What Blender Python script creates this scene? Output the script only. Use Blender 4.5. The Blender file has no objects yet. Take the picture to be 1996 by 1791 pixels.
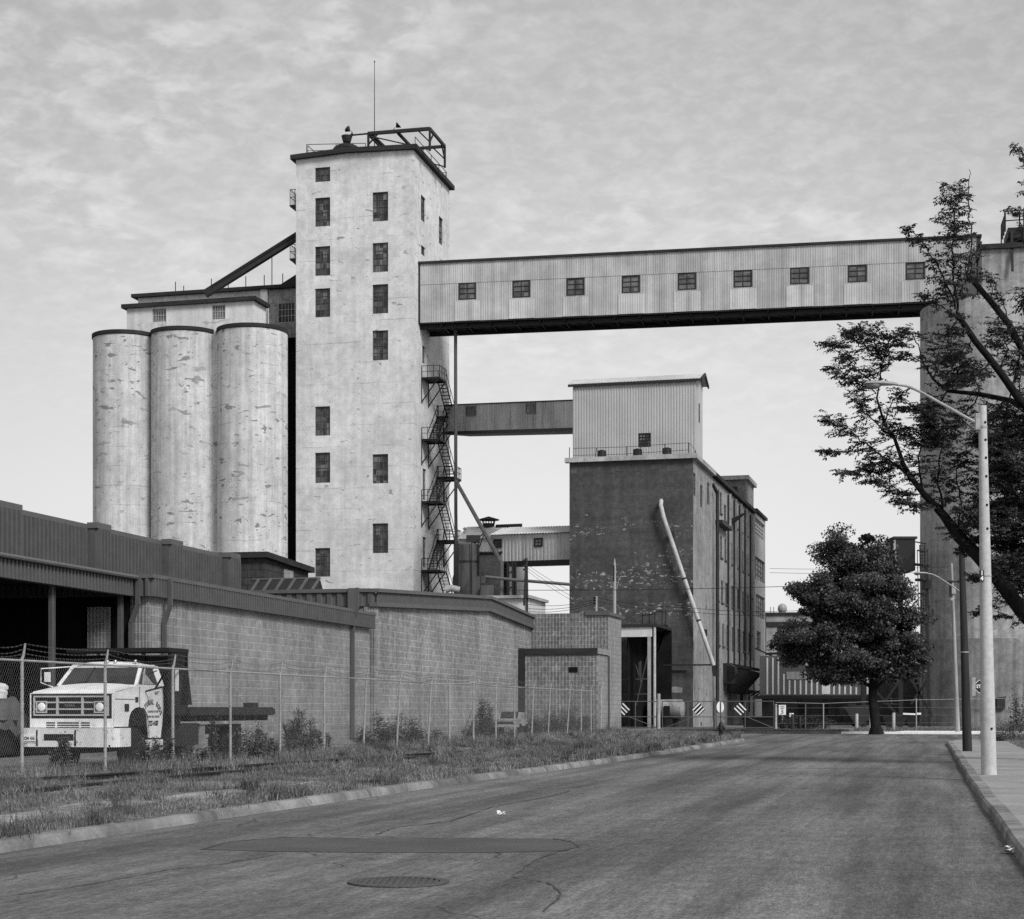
import bpy, math, random
import numpy as np
from mathutils import Vector, Matrix, noise as mnoise
R = math.radians
rnd = random.Random(7)
nrng = np.random.default_rng(11)
sc = bpy.context.scene
COL = sc.collection
# ---- camera model: level view camera with vertical shift -------------------------------------------
CX, F, HY, CZ = 998.0, 3400.0, 1382.0, 1.5     # principal column, focal length (px of a 1996 px wide plate), horizon row, eye height

def PX(px, py, Y):
    return Vector(((px-CX)/F*Y, Y, CZ+(HY-py)/F*Y))
def GP(px, py, z=0.0):
    Y = (CZ-z)*F/(py-HY)
    return Vector(((px-CX)/F*Y, Y, z))

class Fr:
    """local frame of a building: x along its front, y into depth along its side, z up"""
    def __init__(s, px, Y, t, z=0.0):
        s.o = Vector(((px-CX)/F*Y, Y, z)); a = math.atan(t); s.a = a
        s.u = Vector((math.cos(a), -math.sin(a), 0)); s.v = Vector((math.sin(a), math.cos(a), 0))
    def front(s, px, py, v=0.0):
        k = (px-CX)/F; o = s.o+s.v*v
        q = (k*o.y-o.x)/(s.u.x-k*s.u.y); Y = o.y+q*s.u.y
        return q, CZ+(HY-py)/F*Y-s.o.z
    def side(s, px, py, u=0.0):
        k = (px-CX)/F; o = s.o+s.u*u
        q = (k*o.y-o.x)/(s.v.x-k*s.v.y); Y = o.y+q*s.v.y
        return q, CZ+(HY-py)/F*Y-s.o.z
    def w(s, x, y, z):
        return s.o+s.u*x+s.v*y+Vector((0, 0, z))
    def loc(s, p):
        d = p-s.o
        return Vector((d.dot(s.u), d.dot(s.v), d.z))

def tag(o, label=None, cat=None, group=None, kind=None):
    if label: o['label'] = label
    if cat: o['category'] = cat
    if group: o['group'] = group
    if kind: o['kind'] = kind
    return o
def thing(name, label, cat, fr=None, loc=(0, 0, 0), rz=0.0, group=None):
    o = bpy.data.objects.new(name, None); COL.objects.link(o)
    o.empty_display_size = .3
    if fr is not None:
        o.location = fr.o; o.rotation_euler = (0, 0, -fr.a)
    else:
        o.location = loc; o.rotation_euler = (0, 0, rz)
    return tag(o, label, cat, group)
def copy_tree(o, parent=None):
    c = o.copy(); COL.objects.link(c)
    if parent: c.parent = parent
    for ch in o.children: copy_tree(ch, c)
    return c

class MB:
    def __init__(s): s.v = []; s.f = []
    def add(s, vs, fs):
        b = len(s.v); s.v += [tuple(p) for p in vs]; s.f += [tuple(b+i for i in f) for f in fs]; return s
    def quad(s, *p): return s.add(p, [tuple(range(len(p)))])
    def box(s, x0, x1, y0, y1, z0, z1):
        x0, x1 = sorted((x0, x1)); y0, y1 = sorted((y0, y1)); z0, z1 = sorted((z0, z1))
        return s.add([(x0,y0,z0),(x1,y0,z0),(x1,y1,z0),(x0,y1,z0),(x0,y0,z1),(x1,y0,z1),(x1,y1,z1),(x0,y1,z1)],
                     [(3,2,1,0),(4,5,6,7),(0,1,5,4),(1,2,6,5),(2,3,7,6),(3,0,4,7)])
    def beam(s, p, q, w, h=None):
        p = Vector(p); q = Vector(q); h = h or w; d = (q-p).normalized()
        up = Vector((0, 0, 1)) if abs(d.z) < .95 else Vector((0, 1, 0))
        a = d.cross(up).normalized()*w/2; b = a.cross(d).normalized()*h/2
        return s.add([p-a-b,p+a-b,p+a+b,p-a+b,q-a-b,q+a-b,q+a+b,q-a+b],
                     [(0,1,2,3),(7,6,5,4),(0,4,5,1),(1,5,6,2),(2,6,7,3),(3,7,4,0)])
    def tube(s, pts, r, n=8, cap=True):
        pts = [Vector(p) for p in pts]; m = len(pts)
        rs = r if isinstance(r, (list, tuple)) else [r]*m
        b = len(s.v); ref = None
        for i, p in enumerate(pts):
            d = (pts[min(i+1, m-1)]-pts[max(i-1, 0)]).normalized()
            if ref is None:
                ref = Vector((0, 0, 1)) if abs(d.z) < .9 else Vector((1, 0, 0))
            a = d.cross(ref).normalized(); c = a.cross(d).normalized(); ref = c
            for k in range(n):
                th = 2*math.pi*k/n
                s.v.append(tuple(p+(a*math.cos(th)+c*math.sin(th))*rs[i]))
        for i in range(m-1):
            for k in range(n):
                k2 = (k+1) % n
                s.f.append((b+i*n+k, b+i*n+k2, b+(i+1)*n+k2, b+(i+1)*n+k))
        if cap:
            s.f.append(tuple(b+k for k in reversed(range(n)))); s.f.append(tuple(b+(m-1)*n+k for k in range(n)))
        return s
    def lathe(s, prof, c=(0, 0, 0), n=24, axis='z', cap=True, a0=0, a1=2*math.pi):
        c = Vector(c); b = len(s.v); m = len(prof); full = abs(a1-a0-2*math.pi) < 1e-6
        nn = n if full else n+1
        for r, z in prof:
            for k in range(nn):
                th = a0+(a1-a0)*k/n; x, y = r*math.cos(th), r*math.sin(th)
                p = (x, y, z) if axis == 'z' else ((x, z, y) if axis == 'y' else (z, x, y))
                s.v.append(tuple(c+Vector(p)))
        for i in range(m-1):
            for k in range(n):
                k2 = (k+1) % nn if full else k+1
                s.f.append((b+i*nn+k, b+i*nn+k2, b+(i+1)*nn+k2, b+(i+1)*nn+k))
        if cap and full:
            if prof[0][0] > 1e-4: s.f.append(tuple(b+k for k in reversed(range(nn))))
            if prof[-1][0] > 1e-4: s.f.append(tuple(b+(m-1)*nn+k for k in range(nn)))
        return s
    def prism(s, pts, off):
        pts = [Vector(p) for p in pts]; off = Vector(off); n = len(pts)
        return s.add(pts+[p+off for p in pts],
                     [tuple(reversed(range(n))), tuple(range(n, 2*n))]+[(i, (i+1) % n, n+(i+1) % n, n+i) for i in range(n)])
    def ellips(s, c, rx, ry, rz, n=12, m=8):
        c = Vector(c); b = len(s.v)
        for i in range(m+1):
            ph = math.pi*i/m-math.pi/2
            for k in range(n):
                th = 2*math.pi*k/n
                s.v.append((c.x+rx*math.cos(ph)*math.cos(th), c.y+ry*math.cos(ph)*math.sin(th), c.z+rz*math.sin(ph)))
        for i in range(m):
            for k in range(n):
                k2 = (k+1) % n
                s.f.append((b+i*n+k, b+i*n+k2, b+(i+1)*n+k2, b+(i+1)*n+k))
        return s
    def wall(s, plane, at, a0, a1, z0, z1, holes=(), depth=.2):
        """a wall face with real openings; plane 'f' faces -y at y=at, 's' faces +x at x=at"""
        A = sorted({a0, a1, *[h[0] for h in holes], *[h[1] for h in holes]}); Z = sorted({z0, z1, *[h[2] for h in holes], *[h[3] for h in holes]})
        P = (lambda a, z, d=0: (a, at+d, z)) if plane == 'f' else (lambda a, z, d=0: (at-d, a, z))
        for i in range(len(A)-1):
            for j in range(len(Z)-1):
                ca, cz = (A[i]+A[i+1])/2, (Z[j]+Z[j+1])/2
                if any(h[0] < ca < h[1] and h[2] < cz < h[3] for h in holes): continue
                s.quad(P(A[i], Z[j]), P(A[i+1], Z[j]), P(A[i+1], Z[j+1]), P(A[i], Z[j+1]))
        for h in holes:
            x0, x1, y0, y1 = h; d = depth
            s.quad(P(x0,y0), P(x0,y1), P(x0,y1,d), P(x0,y0,d)); s.quad(P(x1,y1), P(x1,y0), P(x1,y0,d), P(x1,y1,d))
            s.quad(P(x0,y1), P(x1,y1), P(x1,y1,d), P(x0,y1,d)); s.quad(P(x1,y0), P(x0,y0), P(x0,y0,d), P(x1,y0,d))
        return s
    def corr(s, p0, du, L, z0, z1, out, pitch=.2, amp=.04, duty=.5, ztop=None):
        """trapezoid corrugated sheet from p0 along unit du for L, outward unit out"""
        p0 = Vector(p0); du = Vector(du); out = Vector(out); n = max(1, int(round(L/pitch))); pt = L/n
        prof = []
        for i in range(n):
            x = i*pt
            prof += [(x, 0), (x+pt*(.5-duty/2)*.6, 0), (x+pt*(.5-duty/2), amp), (x+pt*(.5+duty/2), amp), (x+pt*(1-(.5-duty/2)*.6), 0)]
        prof.append((L, 0)); b = len(s.v)
        for x, a in prof:
            q = p0+du*x+out*a; zt = ztop(x) if ztop else z1; zb = z0(x) if callable(z0) else z0
            s.v.append((q.x, q.y, zb)); s.v.append((q.x, q.y, zt))
        for i in range(len(prof)-1):
            s.f.append((b+2*i, b+2*i+2, b+2*i+3, b+2*i+1))
        return s
    def build(s, name, m, parent=None, smooth=False, label=None):
        me = bpy.data.meshes.new(name); me.from_pydata(s.v, [], s.f); me.update()
        if smooth:
            me.polygons.foreach_set('use_smooth', [True]*len(me.polygons))
            try: me.set_sharp_from_angle(angle=R(40))
            except Exception: pass
        me.materials.append(m)
        o = bpy.data.objects.new(name, me); COL.objects.link(o)
        if parent: o.parent = parent
        if label: o['label'] = label
        return o

def np_mesh(name, V, Fc, m, parent=None, smooth=False):
    V = np.ascontiguousarray(V, dtype=np.float32); Fc = np.ascontiguousarray(Fc, dtype=np.int32); k = Fc.shape[1]
    me = bpy.data.meshes.new(name)
    me.vertices.add(len(V)); me.vertices.foreach_set('co', V.ravel())
    me.loops.add(Fc.size); me.loops.foreach_set('vertex_index', Fc.ravel())
    me.polygons.add(len(Fc)); me.polygons.foreach_set('loop_start', np.arange(0, Fc.size, k, dtype=np.int32))
    try: me.polygons.foreach_set('loop_total', np.full(len(Fc), k, dtype=np.int32))
    except Exception: pass
    me.update(calc_edges=True); me.validate()
    if smooth: me.polygons.foreach_set('use_smooth', [True]*len(Fc))
    me.materials.append(m)
    o = bpy.data.objects.new(name, me); COL.objects.link(o)
    if parent: o.parent = parent
    return o

def text(s, size, m, parent, loc, face='f', name='lettering', bold=.0, depth=.004, sx=1.0, rot=0.0):
    """flat lettering; face 'f' reads from -y, 's' reads from +x"""
    cu = bpy.data.curves.new(name, 'FONT'); cu.body = s; cu.size = size; cu.align_x = 'CENTER'; cu.align_y = 'CENTER'
    cu.extrude = depth; cu.offset = bold; cu.resolution_u = 3
    o = bpy.data.objects.new(name, cu); COL.objects.link(o)
    dg = bpy.context.evaluated_depsgraph_get(); me = bpy.data.meshes.new_from_object(o.evaluated_get(dg))
    bpy.data.objects.remove(o); me.name = name
    me.materials.clear(); me.materials.append(m)
    M = Matrix.Rotation(R(90), 4, 'X') @ Matrix.Rotation(rot, 4, 'Z') @ Matrix.Diagonal((sx, 1, 1, 1))
    if face == 's': M = Matrix.Rotation(R(90), 4, 'Z') @ M
    me.transform(Matrix.Translation(loc) @ M)
    q = bpy.data.objects.new(name, me); COL.objects.link(q); q.parent = parent
    return q

# ---- materials ---------------------------------------------------------------------------------------
class NM:
    per_object = False
    def __init__(s, name):
        s.m = bpy.data.materials.new(name); s.m.use_nodes = True; s.t = s.m.node_tree; s.b = s.t.nodes['Principled BSDF']; s._c = None
    def n(s, typ, **kw):
        q = s.t.nodes.new(typ)
        for k, v in kw.items(): setattr(q, k, v)
        return q
    def link(s, a, b): s.t.links.new(a, b)
    def put(s, sock, v):
        if isinstance(v, (int, float, tuple)): sock.default_value = v
        else: s.link(v, sock)
    def co(s, scale=(1, 1, 1), loc=(0, 0, 0), rot=(0, 0, 0)):
        if s._c is None:
            s._c = s.n('ShaderNodeTexCoord').outputs['Object']
            if s.per_object:
                oi = s.n('ShaderNodeObjectInfo'); cb = s.n('ShaderNodeCombineXYZ'); mu = s.n('ShaderNodeMath', operation='MULTIPLY'); mu.inputs[1].default_value = 137.0
                s.link(oi.outputs['Random'], mu.inputs[0]); s.link(mu.outputs[0], cb.inputs[0]); s.link(mu.outputs[0], cb.inputs[1])
                ad = s.n('ShaderNodeVectorMath', operation='ADD'); s.link(s._c, ad.inputs[0]); s.link(cb.outputs[0], ad.inputs[1]); s._c = ad.outputs[0]
        mp = s.n('ShaderNodeMapping'); s.link(s._c, mp.inputs['Vector'])
        mp.inputs['Scale'].default_value = scale; mp.inputs['Location'].default_value = loc; mp.inputs['Rotation'].default_value = rot
        return mp.outputs['Vector']
    def noise(s, scale, detail=6, rough=.6, vec=None, dist=0.0):
        q = s.n('ShaderNodeTexNoise'); s.link(vec if vec is not None else s.co(), q.inputs['Vector'])
        q.inputs['Scale'].default_value = scale; q.inputs['Detail'].default_value = detail; q.inputs['Roughness'].default_value = rough
        q.inputs['Distortion'].default_value = dist
        return q.outputs['Fac']
    def voro(s, scale, vec=None, feature='F1', rand=1.0):
        q = s.n('ShaderNodeTexVoronoi', feature=feature); s.link(vec if vec is not None else s.co(), q.inputs['Vector'])
        q.inputs['Scale'].default_value = scale; q.inputs['Randomness'].default_value = rand
        return q.outputs['Distance']
    def ramp(s, f, a, b, v0=0.0, v1=1.0):
        q = s.n('ShaderNodeMapRange', interpolation_type='SMOOTHSTEP'); s.put(q.inputs['Value'], f)
        for i, v in zip(('From Min', 'From Max', 'To Min', 'To Max'), (a, b, v0, v1)): s.put(q.inputs[i], v)
        return q.outputs['Result']
    def op(s, o, a, b=0.0, c=0.0):
        q = s.n('ShaderNodeMath', operation=o); s.put(q.inputs[0], a); s.put(q.inputs[1], b)
        if o in ('MULTIPLY_ADD', 'WRAP'): s.put(q.inputs[2], c)
        return q.outputs[0]
    def mix(s, f, a, b):
        q = s.n('ShaderNodeMix', data_type='FLOAT'); s.put(q.inputs[0], f); s.put(q.inputs[2], a); s.put(q.inputs[3], b)
        return q.outputs[0]
    def xyz(s, vec=None):
        q = s.n('ShaderNodeSeparateXYZ'); s.link(vec if vec is not None else s.co(), q.inputs[0]); return q.outputs
    def comb(s, x, y, z):
        q = s.n('ShaderNodeCombineXYZ'); s.put(q.inputs[0], x); s.put(q.inputs[1], y); s.put(q.inputs[2], z); return q.outputs[0]
    def wallco(s, sx=1, sz=1):
        X, Y, Z = s.xyz(); return s.comb(s.op('MULTIPLY', s.op('ADD', X, Y), sx), s.op('MULTIPLY', Z, sz), 0.0)
    def bump(s, h, strength=.3, dist=.02):
        q = s.n('ShaderNodeBump'); q.inputs['Strength'].default_value = strength; q.inputs['Distance'].default_value = dist
        s.put(q.inputs['Height'], h); s.link(q.outputs['Normal'], s.b.inputs['Normal'])
    def done(s, col, rough=.85, spec=.3, metal=0.0):
        if isinstance(col, (int, float)): s.b.inputs['Base Color'].default_value = (col, col, col, 1)
        else: s.link(col, s.b.inputs['Base Color'])
        s.put(s.b.inputs['Roughness'], rough); s.b.inputs['Specular IOR Level'].default_value = spec; s.b.inputs['Metallic'].default_value = metal
        return s.m

def simple(name, c, var=.25, scale=2.0, rough=.8, spec=.3, metal=0.0, bump=0.0, bscale=30, fine=.12, stretch=(1, 1, 1)):
    q = NM(name); v = q.co(stretch)
    a = q.noise(scale, 7, .65, v); b = q.noise(scale*9, 4, .6, v)
    col = q.op('MULTIPLY', q.op('ADD', q.ramp(a, .25, .75, 1-var, 1+var), q.ramp(b, .3, .7, -fine, fine)), c)
    if bump: q.bump(q.noise(bscale, 5, .6), bump, .01)
    return q.done(col, rough, spec, metal)
SKY_LO, SKY_HI, SUN_E, EXPO = 1.05, .6, 2.7, 0.18
M = {}
def blockmat(name, c, bw=.4, bh=.2, mort=.02, mc=1.35, ribs=0, var=.25, patch=.25, eff=.0):
    q = NM(name); wc = q.wallco(); br = q.n('ShaderNodeTexBrick'); q.link(wc, br.inputs['Vector'])
    br.inputs['Scale'].default_value = 1.0; br.inputs['Brick Width'].default_value = bw; br.inputs['Row Height'].default_value = bh
    br.inputs['Mortar Size'].default_value = mort; br.inputs['Mortar Smooth'].default_value = .3
    for k, v in (('Color1', .9), ('Color2', 1.08), ('Mortar', mc)): br.inputs[k].default_value = (v, v, v, 1)
    base = q.op('MULTIPLY', br.outputs['Color'], c)
    a = q.noise(.35, 8, .7); b = q.noise(3.5, 5, .6); st = q.noise(1.2, 6, .6, q.co((1.6, 1.6, .12)))
    col = q.op('MULTIPLY', base, q.op('MULTIPLY', q.ramp(a, .3, .7, 1-patch, 1+patch), q.ramp(b, .25, .75, 1-var, 1+var)))
    X0, Y0, Z0 = q.xyz(); foot_dark = q.ramp(q.op('ADD', Z0, q.op('MULTIPLY', q.noise(.8, 5, .6), 1.6)), .6, 2.2, .74, 1.0)  # block colour darkens towards the foot of the wall
    col = q.op('MULTIPLY', q.op('MULTIPLY', col, foot_dark), q.ramp(st, .3, .72, .87, 1.12))
    if eff:
        e = q.op('MULTIPLY', q.ramp(q.noise(1.1, 7, .7, q.co((1, 1, 2.2), (3, 7, 1))), .56, .68, 0, 1), q.ramp(q.noise(9, 4, .6), .4, .6, .2, 1))
        col = q.mix(q.op('MULTIPLY', e, eff), col, c*2.3)
    h = q.op('MULTIPLY', br.outputs['Fac'], -1.0)
    if ribs:
        X, Y, Z = q.xyz(); w = q.op('SINE', q.op('MULTIPLY', q.op('ADD', X, Y), 2*math.pi*ribs))
        h = q.op('ADD', h, q.ramp(w, -.3, .5, 0, 1.4)); col = q.op('MULTIPLY', col, q.ramp(w, -.6, .4, .76, 1.08))
    q.bump(q.op('ADD', h, q.op('MULTIPLY', q.noise(25, 5, .7), .5)), .6, .02)
    return q.done(col, .95, .2)
M['block_ribbed'] = blockmat('ribbed_block', .255, .58, .29, .02, 1.38, 8, .12, .2, .5)
M['block'] = blockmat('smooth_block', .225, .62, .31, .026, 1.42, 0, .26, .24, .4)
M['block_fluted'] = blockmat('fluted_block', .18, .4, .3, .026, 1.6, 4.6, .25, .2, .9)
M['block_plain'] = blockmat('pale_block', .27, .6, .3, .016, .8, 0, .12, .14, .15)
M['brick_dark'] = blockmat('dark_brick', .05, .5, .42, .03, .6, 0, .2, .2)
M['brick_old'] = blockmat('old_brick', .07, .3, .1, .012, 1.3, 0, .2, .3)

def plaster(name, c, spot=.34, th=.66, lines=1.3, wash=.22, seed=0, streak=.16, big=.3, per=False):
    q = NM(name); q.per_object = per; X, Y, Z = q.xyz()
    a = q.noise(.16, 9, .68, q.co((1, 1, 1), (seed, seed, 0))); b = q.noise(1.4, 7, .7, q.co((1, 1, 1), (seed, 1, 0))); st = q.noise(1.0, 7, .65, q.co((2.2, 2.2, .07), (seed, 2, 0)))
    f = q.noise(11, 6, .75)
    k = q.op('MULTIPLY', q.ramp(a, .3, .7, 1-wash, 1+wash*.55), q.ramp(b, .3, .72, 1-wash*.9, 1+wash*.45))
    k = q.op('MULTIPLY', k, q.ramp(st, .28, .7, 1-streak, 1+streak*.5)); k = q.op('MULTIPLY', k, q.ramp(f, .3, .7, .84, 1.12))
    col = q.op('MULTIPLY', k, c)
    if lines:
        z = q.op('ADD', Z, q.op('MULTIPLY', q.noise(.5, 3, .5), .25)); fr = q.op('ABSOLUTE', q.op('SUBTRACT', q.op('FRACT', q.op('DIVIDE', z, lines)), .5))
        ln = q.op('MULTIPLY', q.ramp(fr, .0, .035, .34, 0), q.ramp(q.noise(.35, 4, .6, q.co((1, 1, .6), (9, 3, 1))), .44, .62, 0, 1))
        col = q.op('MULTIPLY', col, q.op('SUBTRACT', 1.0, ln))
    sp = q.noise(1.0, 3, .5, q.co((.8, .8, 2.1), (seed+4, 2, 5)), .4)
    mk = q.ramp(sp, th, th+.012, 0, 1); gate = q.ramp(q.noise(.11, 4, .6, q.co((1, 1, .8), (seed, 8, 3))), .44, .56, big, 1)
    sm = q.ramp(q.noise(3.0, 2, .5, q.co((1, 1, 1.5), (seed+2, 7, 1))), th+.05, th+.065, 0, 1)
    col = q.mix(q.op('MULTIPLY', q.op('MAXIMUM', mk, sm), gate), col, spot)
    q.bump(q.op('ADD', q.noise(6, 7, .7), q.op('MULTIPLY', mk, -.8)), .35, .03)
    return q.done(col, .92, .2)
M['tower'] = plaster('tower_plaster', .67, .28, .66, 1.9, .19, 0, .1, .25)
M['tower_side'] = M['tower']
M['silo'] = plaster('silo_concrete', .58, .22, .63, 1.75, .18, 5, .24, .45, True)
M['silo_house'] = plaster('silo_house_paint', .64, .5, .74, 0, .12, 9, .12, .0)
M['grey_conc'] = plaster('grey_concrete', .3, .14, .6, 1.2, .4, 12, .3, .6)
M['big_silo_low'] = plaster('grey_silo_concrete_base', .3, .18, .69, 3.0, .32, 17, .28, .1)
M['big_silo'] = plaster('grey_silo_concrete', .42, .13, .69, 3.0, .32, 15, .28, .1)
M['cap_wall'] = plaster('pale_cap_wall', .33, .16, .68, .6, .3, 18, .35, .2)
M['facade'] = plaster('worn_facade_paint', .31, .07, .66, .9, .3, 21, .28, .3)
M['facade_pale'] = plaster('pale_facade_paint', .42, .16, .7, 1.0, .2, 24, .22, .1)
M['grey_dark'] = plaster('faded_dark_paint', .095, .06, .6, 0, .3, 40, .2, .3)
M['cream'] = plaster('cream_wall', .62, .4, .72, 0, .12, 27, .1, .0)

def darkconc():
    q = NM('dark_painted_concrete'); X, Y, Z = q.xyz(); mt = q.noise(2.6, 7, .75)
    a = q.noise(.25, 8, .65); st = q.noise(1.0, 6, .6, q.co((1.4, 1.4, .1))); bd = q.noise(.5, 4, .5, q.co((.25, .25, 2.0)))
    col = q.op('MULTIPLY', q.op('MULTIPLY', q.ramp(a, .3, .7, .8, 1.18), q.op('MULTIPLY', q.ramp(st, .3, .7, .86, 1.12), q.op('MULTIPLY', q.ramp(bd, .3, .7, .88, 1.12), q.ramp(mt, .3, .7, .7, 1.3)))), .068)
    z = q.op('ABSOLUTE', q.op('SUBTRACT', q.op('FRACT', q.op('DIVIDE', Z, .62)), .5))
    col = q.op('MULTIPLY', col, q.ramp(z, .0, .03, .72, 1.0))
    fl = q.noise(2.9, 6, .75, q.co((.8, .8, 1.5), (3, 1, 6)), .6); band = q.ramp(q.noise(.45, 3, .5, q.co((.25, .25, 1.6), (7, 2, 0))), .4, .6, .0, .075)
    zone = q.op('MULTIPLY', q.ramp(Z, 6.0, 9.0, 0, 1), q.ramp(Z, 15.8, 17.6, 1, 0))
    th = q.op('SUBTRACT', .7, q.op('ADD', q.op('MULTIPLY', band, zone), q.op('MULTIPLY', zone, .058)))
    mk = q.ramp(q.op('SUBTRACT', fl, th), 0, .03, 0, 1)
    col = q.mix(mk, col, .36)
    q.bump(q.noise(8, 6, .7), .4, .02)
    return q.done(col, .9, .25)
M['dark_conc'] = darkconc()

def corrmat(name, c, seam=1.2, wash=.14, rust=.0, rough=.55):
    q = NM(name); X, Y, Z = q.xyz(); xy = q.op('ADD', X, Y)
    a = q.noise(.3, 7, .65); st = q.noise(1.0, 6, .65, q.co((1.1, 1.1, .05))); pn = q.n('ShaderNodeTexWhiteNoise', noise_dimensions='1D')
    q.link(q.op('FLOOR', q.op('DIVIDE', xy, seam)), pn.inputs['W'])
    col = q.op('MULTIPLY', q.op('MULTIPLY', q.ramp(a, .3, .7, 1-wash, 1+wash), q.ramp(st, .28, .72, 1-wash, 1+wash*.7)), q.op('MULTIPLY', q.ramp(pn.outputs['Value'], 0, 1, .93, 1.05), c))
    fr = q.op('ABSOLUTE', q.op('SUBTRACT', q.op('FRACT', q.op('DIVIDE', xy, seam)), .5)); col = q.op('MULTIPLY', col, q.ramp(fr, .0, .045, .72, 1))
    if rust:
        r = q.ramp(q.noise(1.0, 6, .7, q.co((1.6, 1.6, .22), (5, 5, 5))), .58, .7, 0, 1); col = q.mix(q.op('MULTIPLY', r, rust), col, c*.3)
    return q.done(col, rough, .35, .0)
M['corr'] = corrmat('corrugated_metal', .41, 1.2, .2, .22)
M['corr_pale'] = corrmat('pale_corrugated_metal', .5, 9.9, .16)
M['corr_house'] = corrmat('corrugated_house_metal', .44, 30., .08)
M['corr_rusty'] = corrmat('rusty_bridge_metal', .36, 1.6, .22, .75)
M['corr_roof'] = corrmat('corrugated_roof_metal', .5, 2.2, .12)
M['brown'] = simple('brown_fascia_metal', .082, .14, 1.5, .5, .4, fine=.05)
M['brown_cap'] = simple('fascia_capping_metal', .1, .12, 1.0, .5, .4, fine=.05)
M['steel'] = simple('dark_steel', .018, .35, 2.0, .6, .35)
M['black'] = simple('black_painted_steel', .006, .3, 2.0, .55, .35)
M['galv'] = simple('galvanised_steel', .3, .22, 6.0, .5, .4, fine=.2)
M['barb'] = simple('barbed_wire_steel', .1, .3, 3.0, .6, .3)
M['wire'] = simple('fence_wire', .2, .2, 3.0, .5, .4)
M['pipe'] = simple('pale_pipe_paint', .42, .3, 1.5, .55, .35, fine=.15, stretch=(1, 1, .4))
M['greypipe'] = simple('grey_pipe_paint', .075, .35, 1.5, .6, .35, stretch=(1, 1, .3))
M['glass'] = None
def panemat(name, c, var=.6, cell=.34, bright=.0, rough=.25):
    q = NM(name); X, Y, Z = q.xyz(); w = q.n('ShaderNodeTexWhiteNoise', noise_dimensions='2D')
    q.link(q.comb(q.op('FLOOR', q.op('DIVIDE', q.op('ADD', X, Y), cell)), q.op('FLOOR', q.op('DIVIDE', Z, cell*1.6)), 0.0), w.inputs['Vector'])
    v = q.op('MULTIPLY', q.ramp(w.outputs['Value'], 0, 1, 1-var, 1+var), c)
    v = q.op('MULTIPLY', v, q.ramp(q.noise(2.0, 6, .7), .3, .7, .7, 1.35))
    if bright: v = q.mix(q.ramp(w.outputs['Value'], .84, .86, 0, bright), v, .42)
    return q.done(v, q.ramp(q.noise(3, 4, .6), .3, .7, rough, rough+.4), .4)
M['pane'] = panemat('dirty_window_glass', .055, .6, .34, .2)
M['pane_bridge'] = panemat('bridge_window_glass', .1, .4, .5)
M['pane_dark'] = panemat('dark_window_glass', .02, .5)
M['pane_dusty'] = panemat('dusty_window_glass', .12, .35, .45)
M['frame'] = simple('steel_window_frame', .1, .2, 3, .6)
M['frame_pale'] = simple('pale_window_frame', .34, .2, 3, .6)
M['frame_dark'] = simple('black_window_frame', .02, .2, 3, .6)
M['roofing'] = simple('tar_roofing', .05, .3, 1, .95, .1)
M['trim_conc'] = plaster('cornice_concrete', .42, .2, .68, 0, .25, 31, .2, .2)
M['eave'] = simple('dark_eave_boards', .028, .35, 1.2, .8, .2, stretch=(.4, .4, 1.6))
M['white'] = simple('white_paint', .8, .06, 2, .5, .3, fine=.03)
M['ink'] = simple('black_lettering', .02, .1, 4, .6)
M['dark_in'] = simple('interior_shade_black', .012, .4, .6, .95, .05)  # near-black colour carries the shade of interiors and the tower recess
M['wood_dark'] = simple('tarred_pole_wood', .032, .35, 3, .85, .2, bump=.5, bscale=18, stretch=(2.4, 2.4, .2))
M['wood_pale'] = simple('weathered_pole_wood', .3, .3, 3, .85, .2, bump=.4, bscale=18, stretch=(2.4, 2.4, .2))
M['pole_conc'] = simple('spun_concrete', .46, .1, 1.2, .85, .2, bump=.3, bscale=60, fine=.1)
M['rubber'] = simple('tyre_rubber', .014, .3, 5, .85, .2)
M['chrome'] = simple('dull_chrome', .5, .15, 4, .28, .5, metal=.8)
M['trim_light'] = simple('tarnished_trim', .44, .15, 4, .4, .5)
M['bark'] = simple('elm_bark', .015, .5, 5, .95, .1, bump=1.0, bscale=14, stretch=(1.5, 1.5, .5))

def truckpaint():
    q = NM('chalky_truck_paint'); a = q.noise(1.3, 7, .7); X, Y, Z = q.xyz()
    col = q.op('MULTIPLY', q.ramp(a, .3, .7, .88, 1.04), .8)
    col = q.op('MULTIPLY', col, q.ramp(q.noise(1.0, 6, .65, q.co((6, 6, .8))), .3, .7, .9, 1.05))
    lo = q.ramp(Z, .5, 1.25, 1.0, .0)
    ch = q.ramp(q.noise(7, 5, .7), .585, .65, 0, 1)
    col = q.mix(q.op('MULTIPLY', ch, q.op('ADD', q.op('MULTIPLY', lo, .75), .14)), col, .09)
    q.bump(q.noise(2.0, 3, .5), .06, .02)
    return q.done(col, .42, .4)
M['truck'] = truckpaint()

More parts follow.
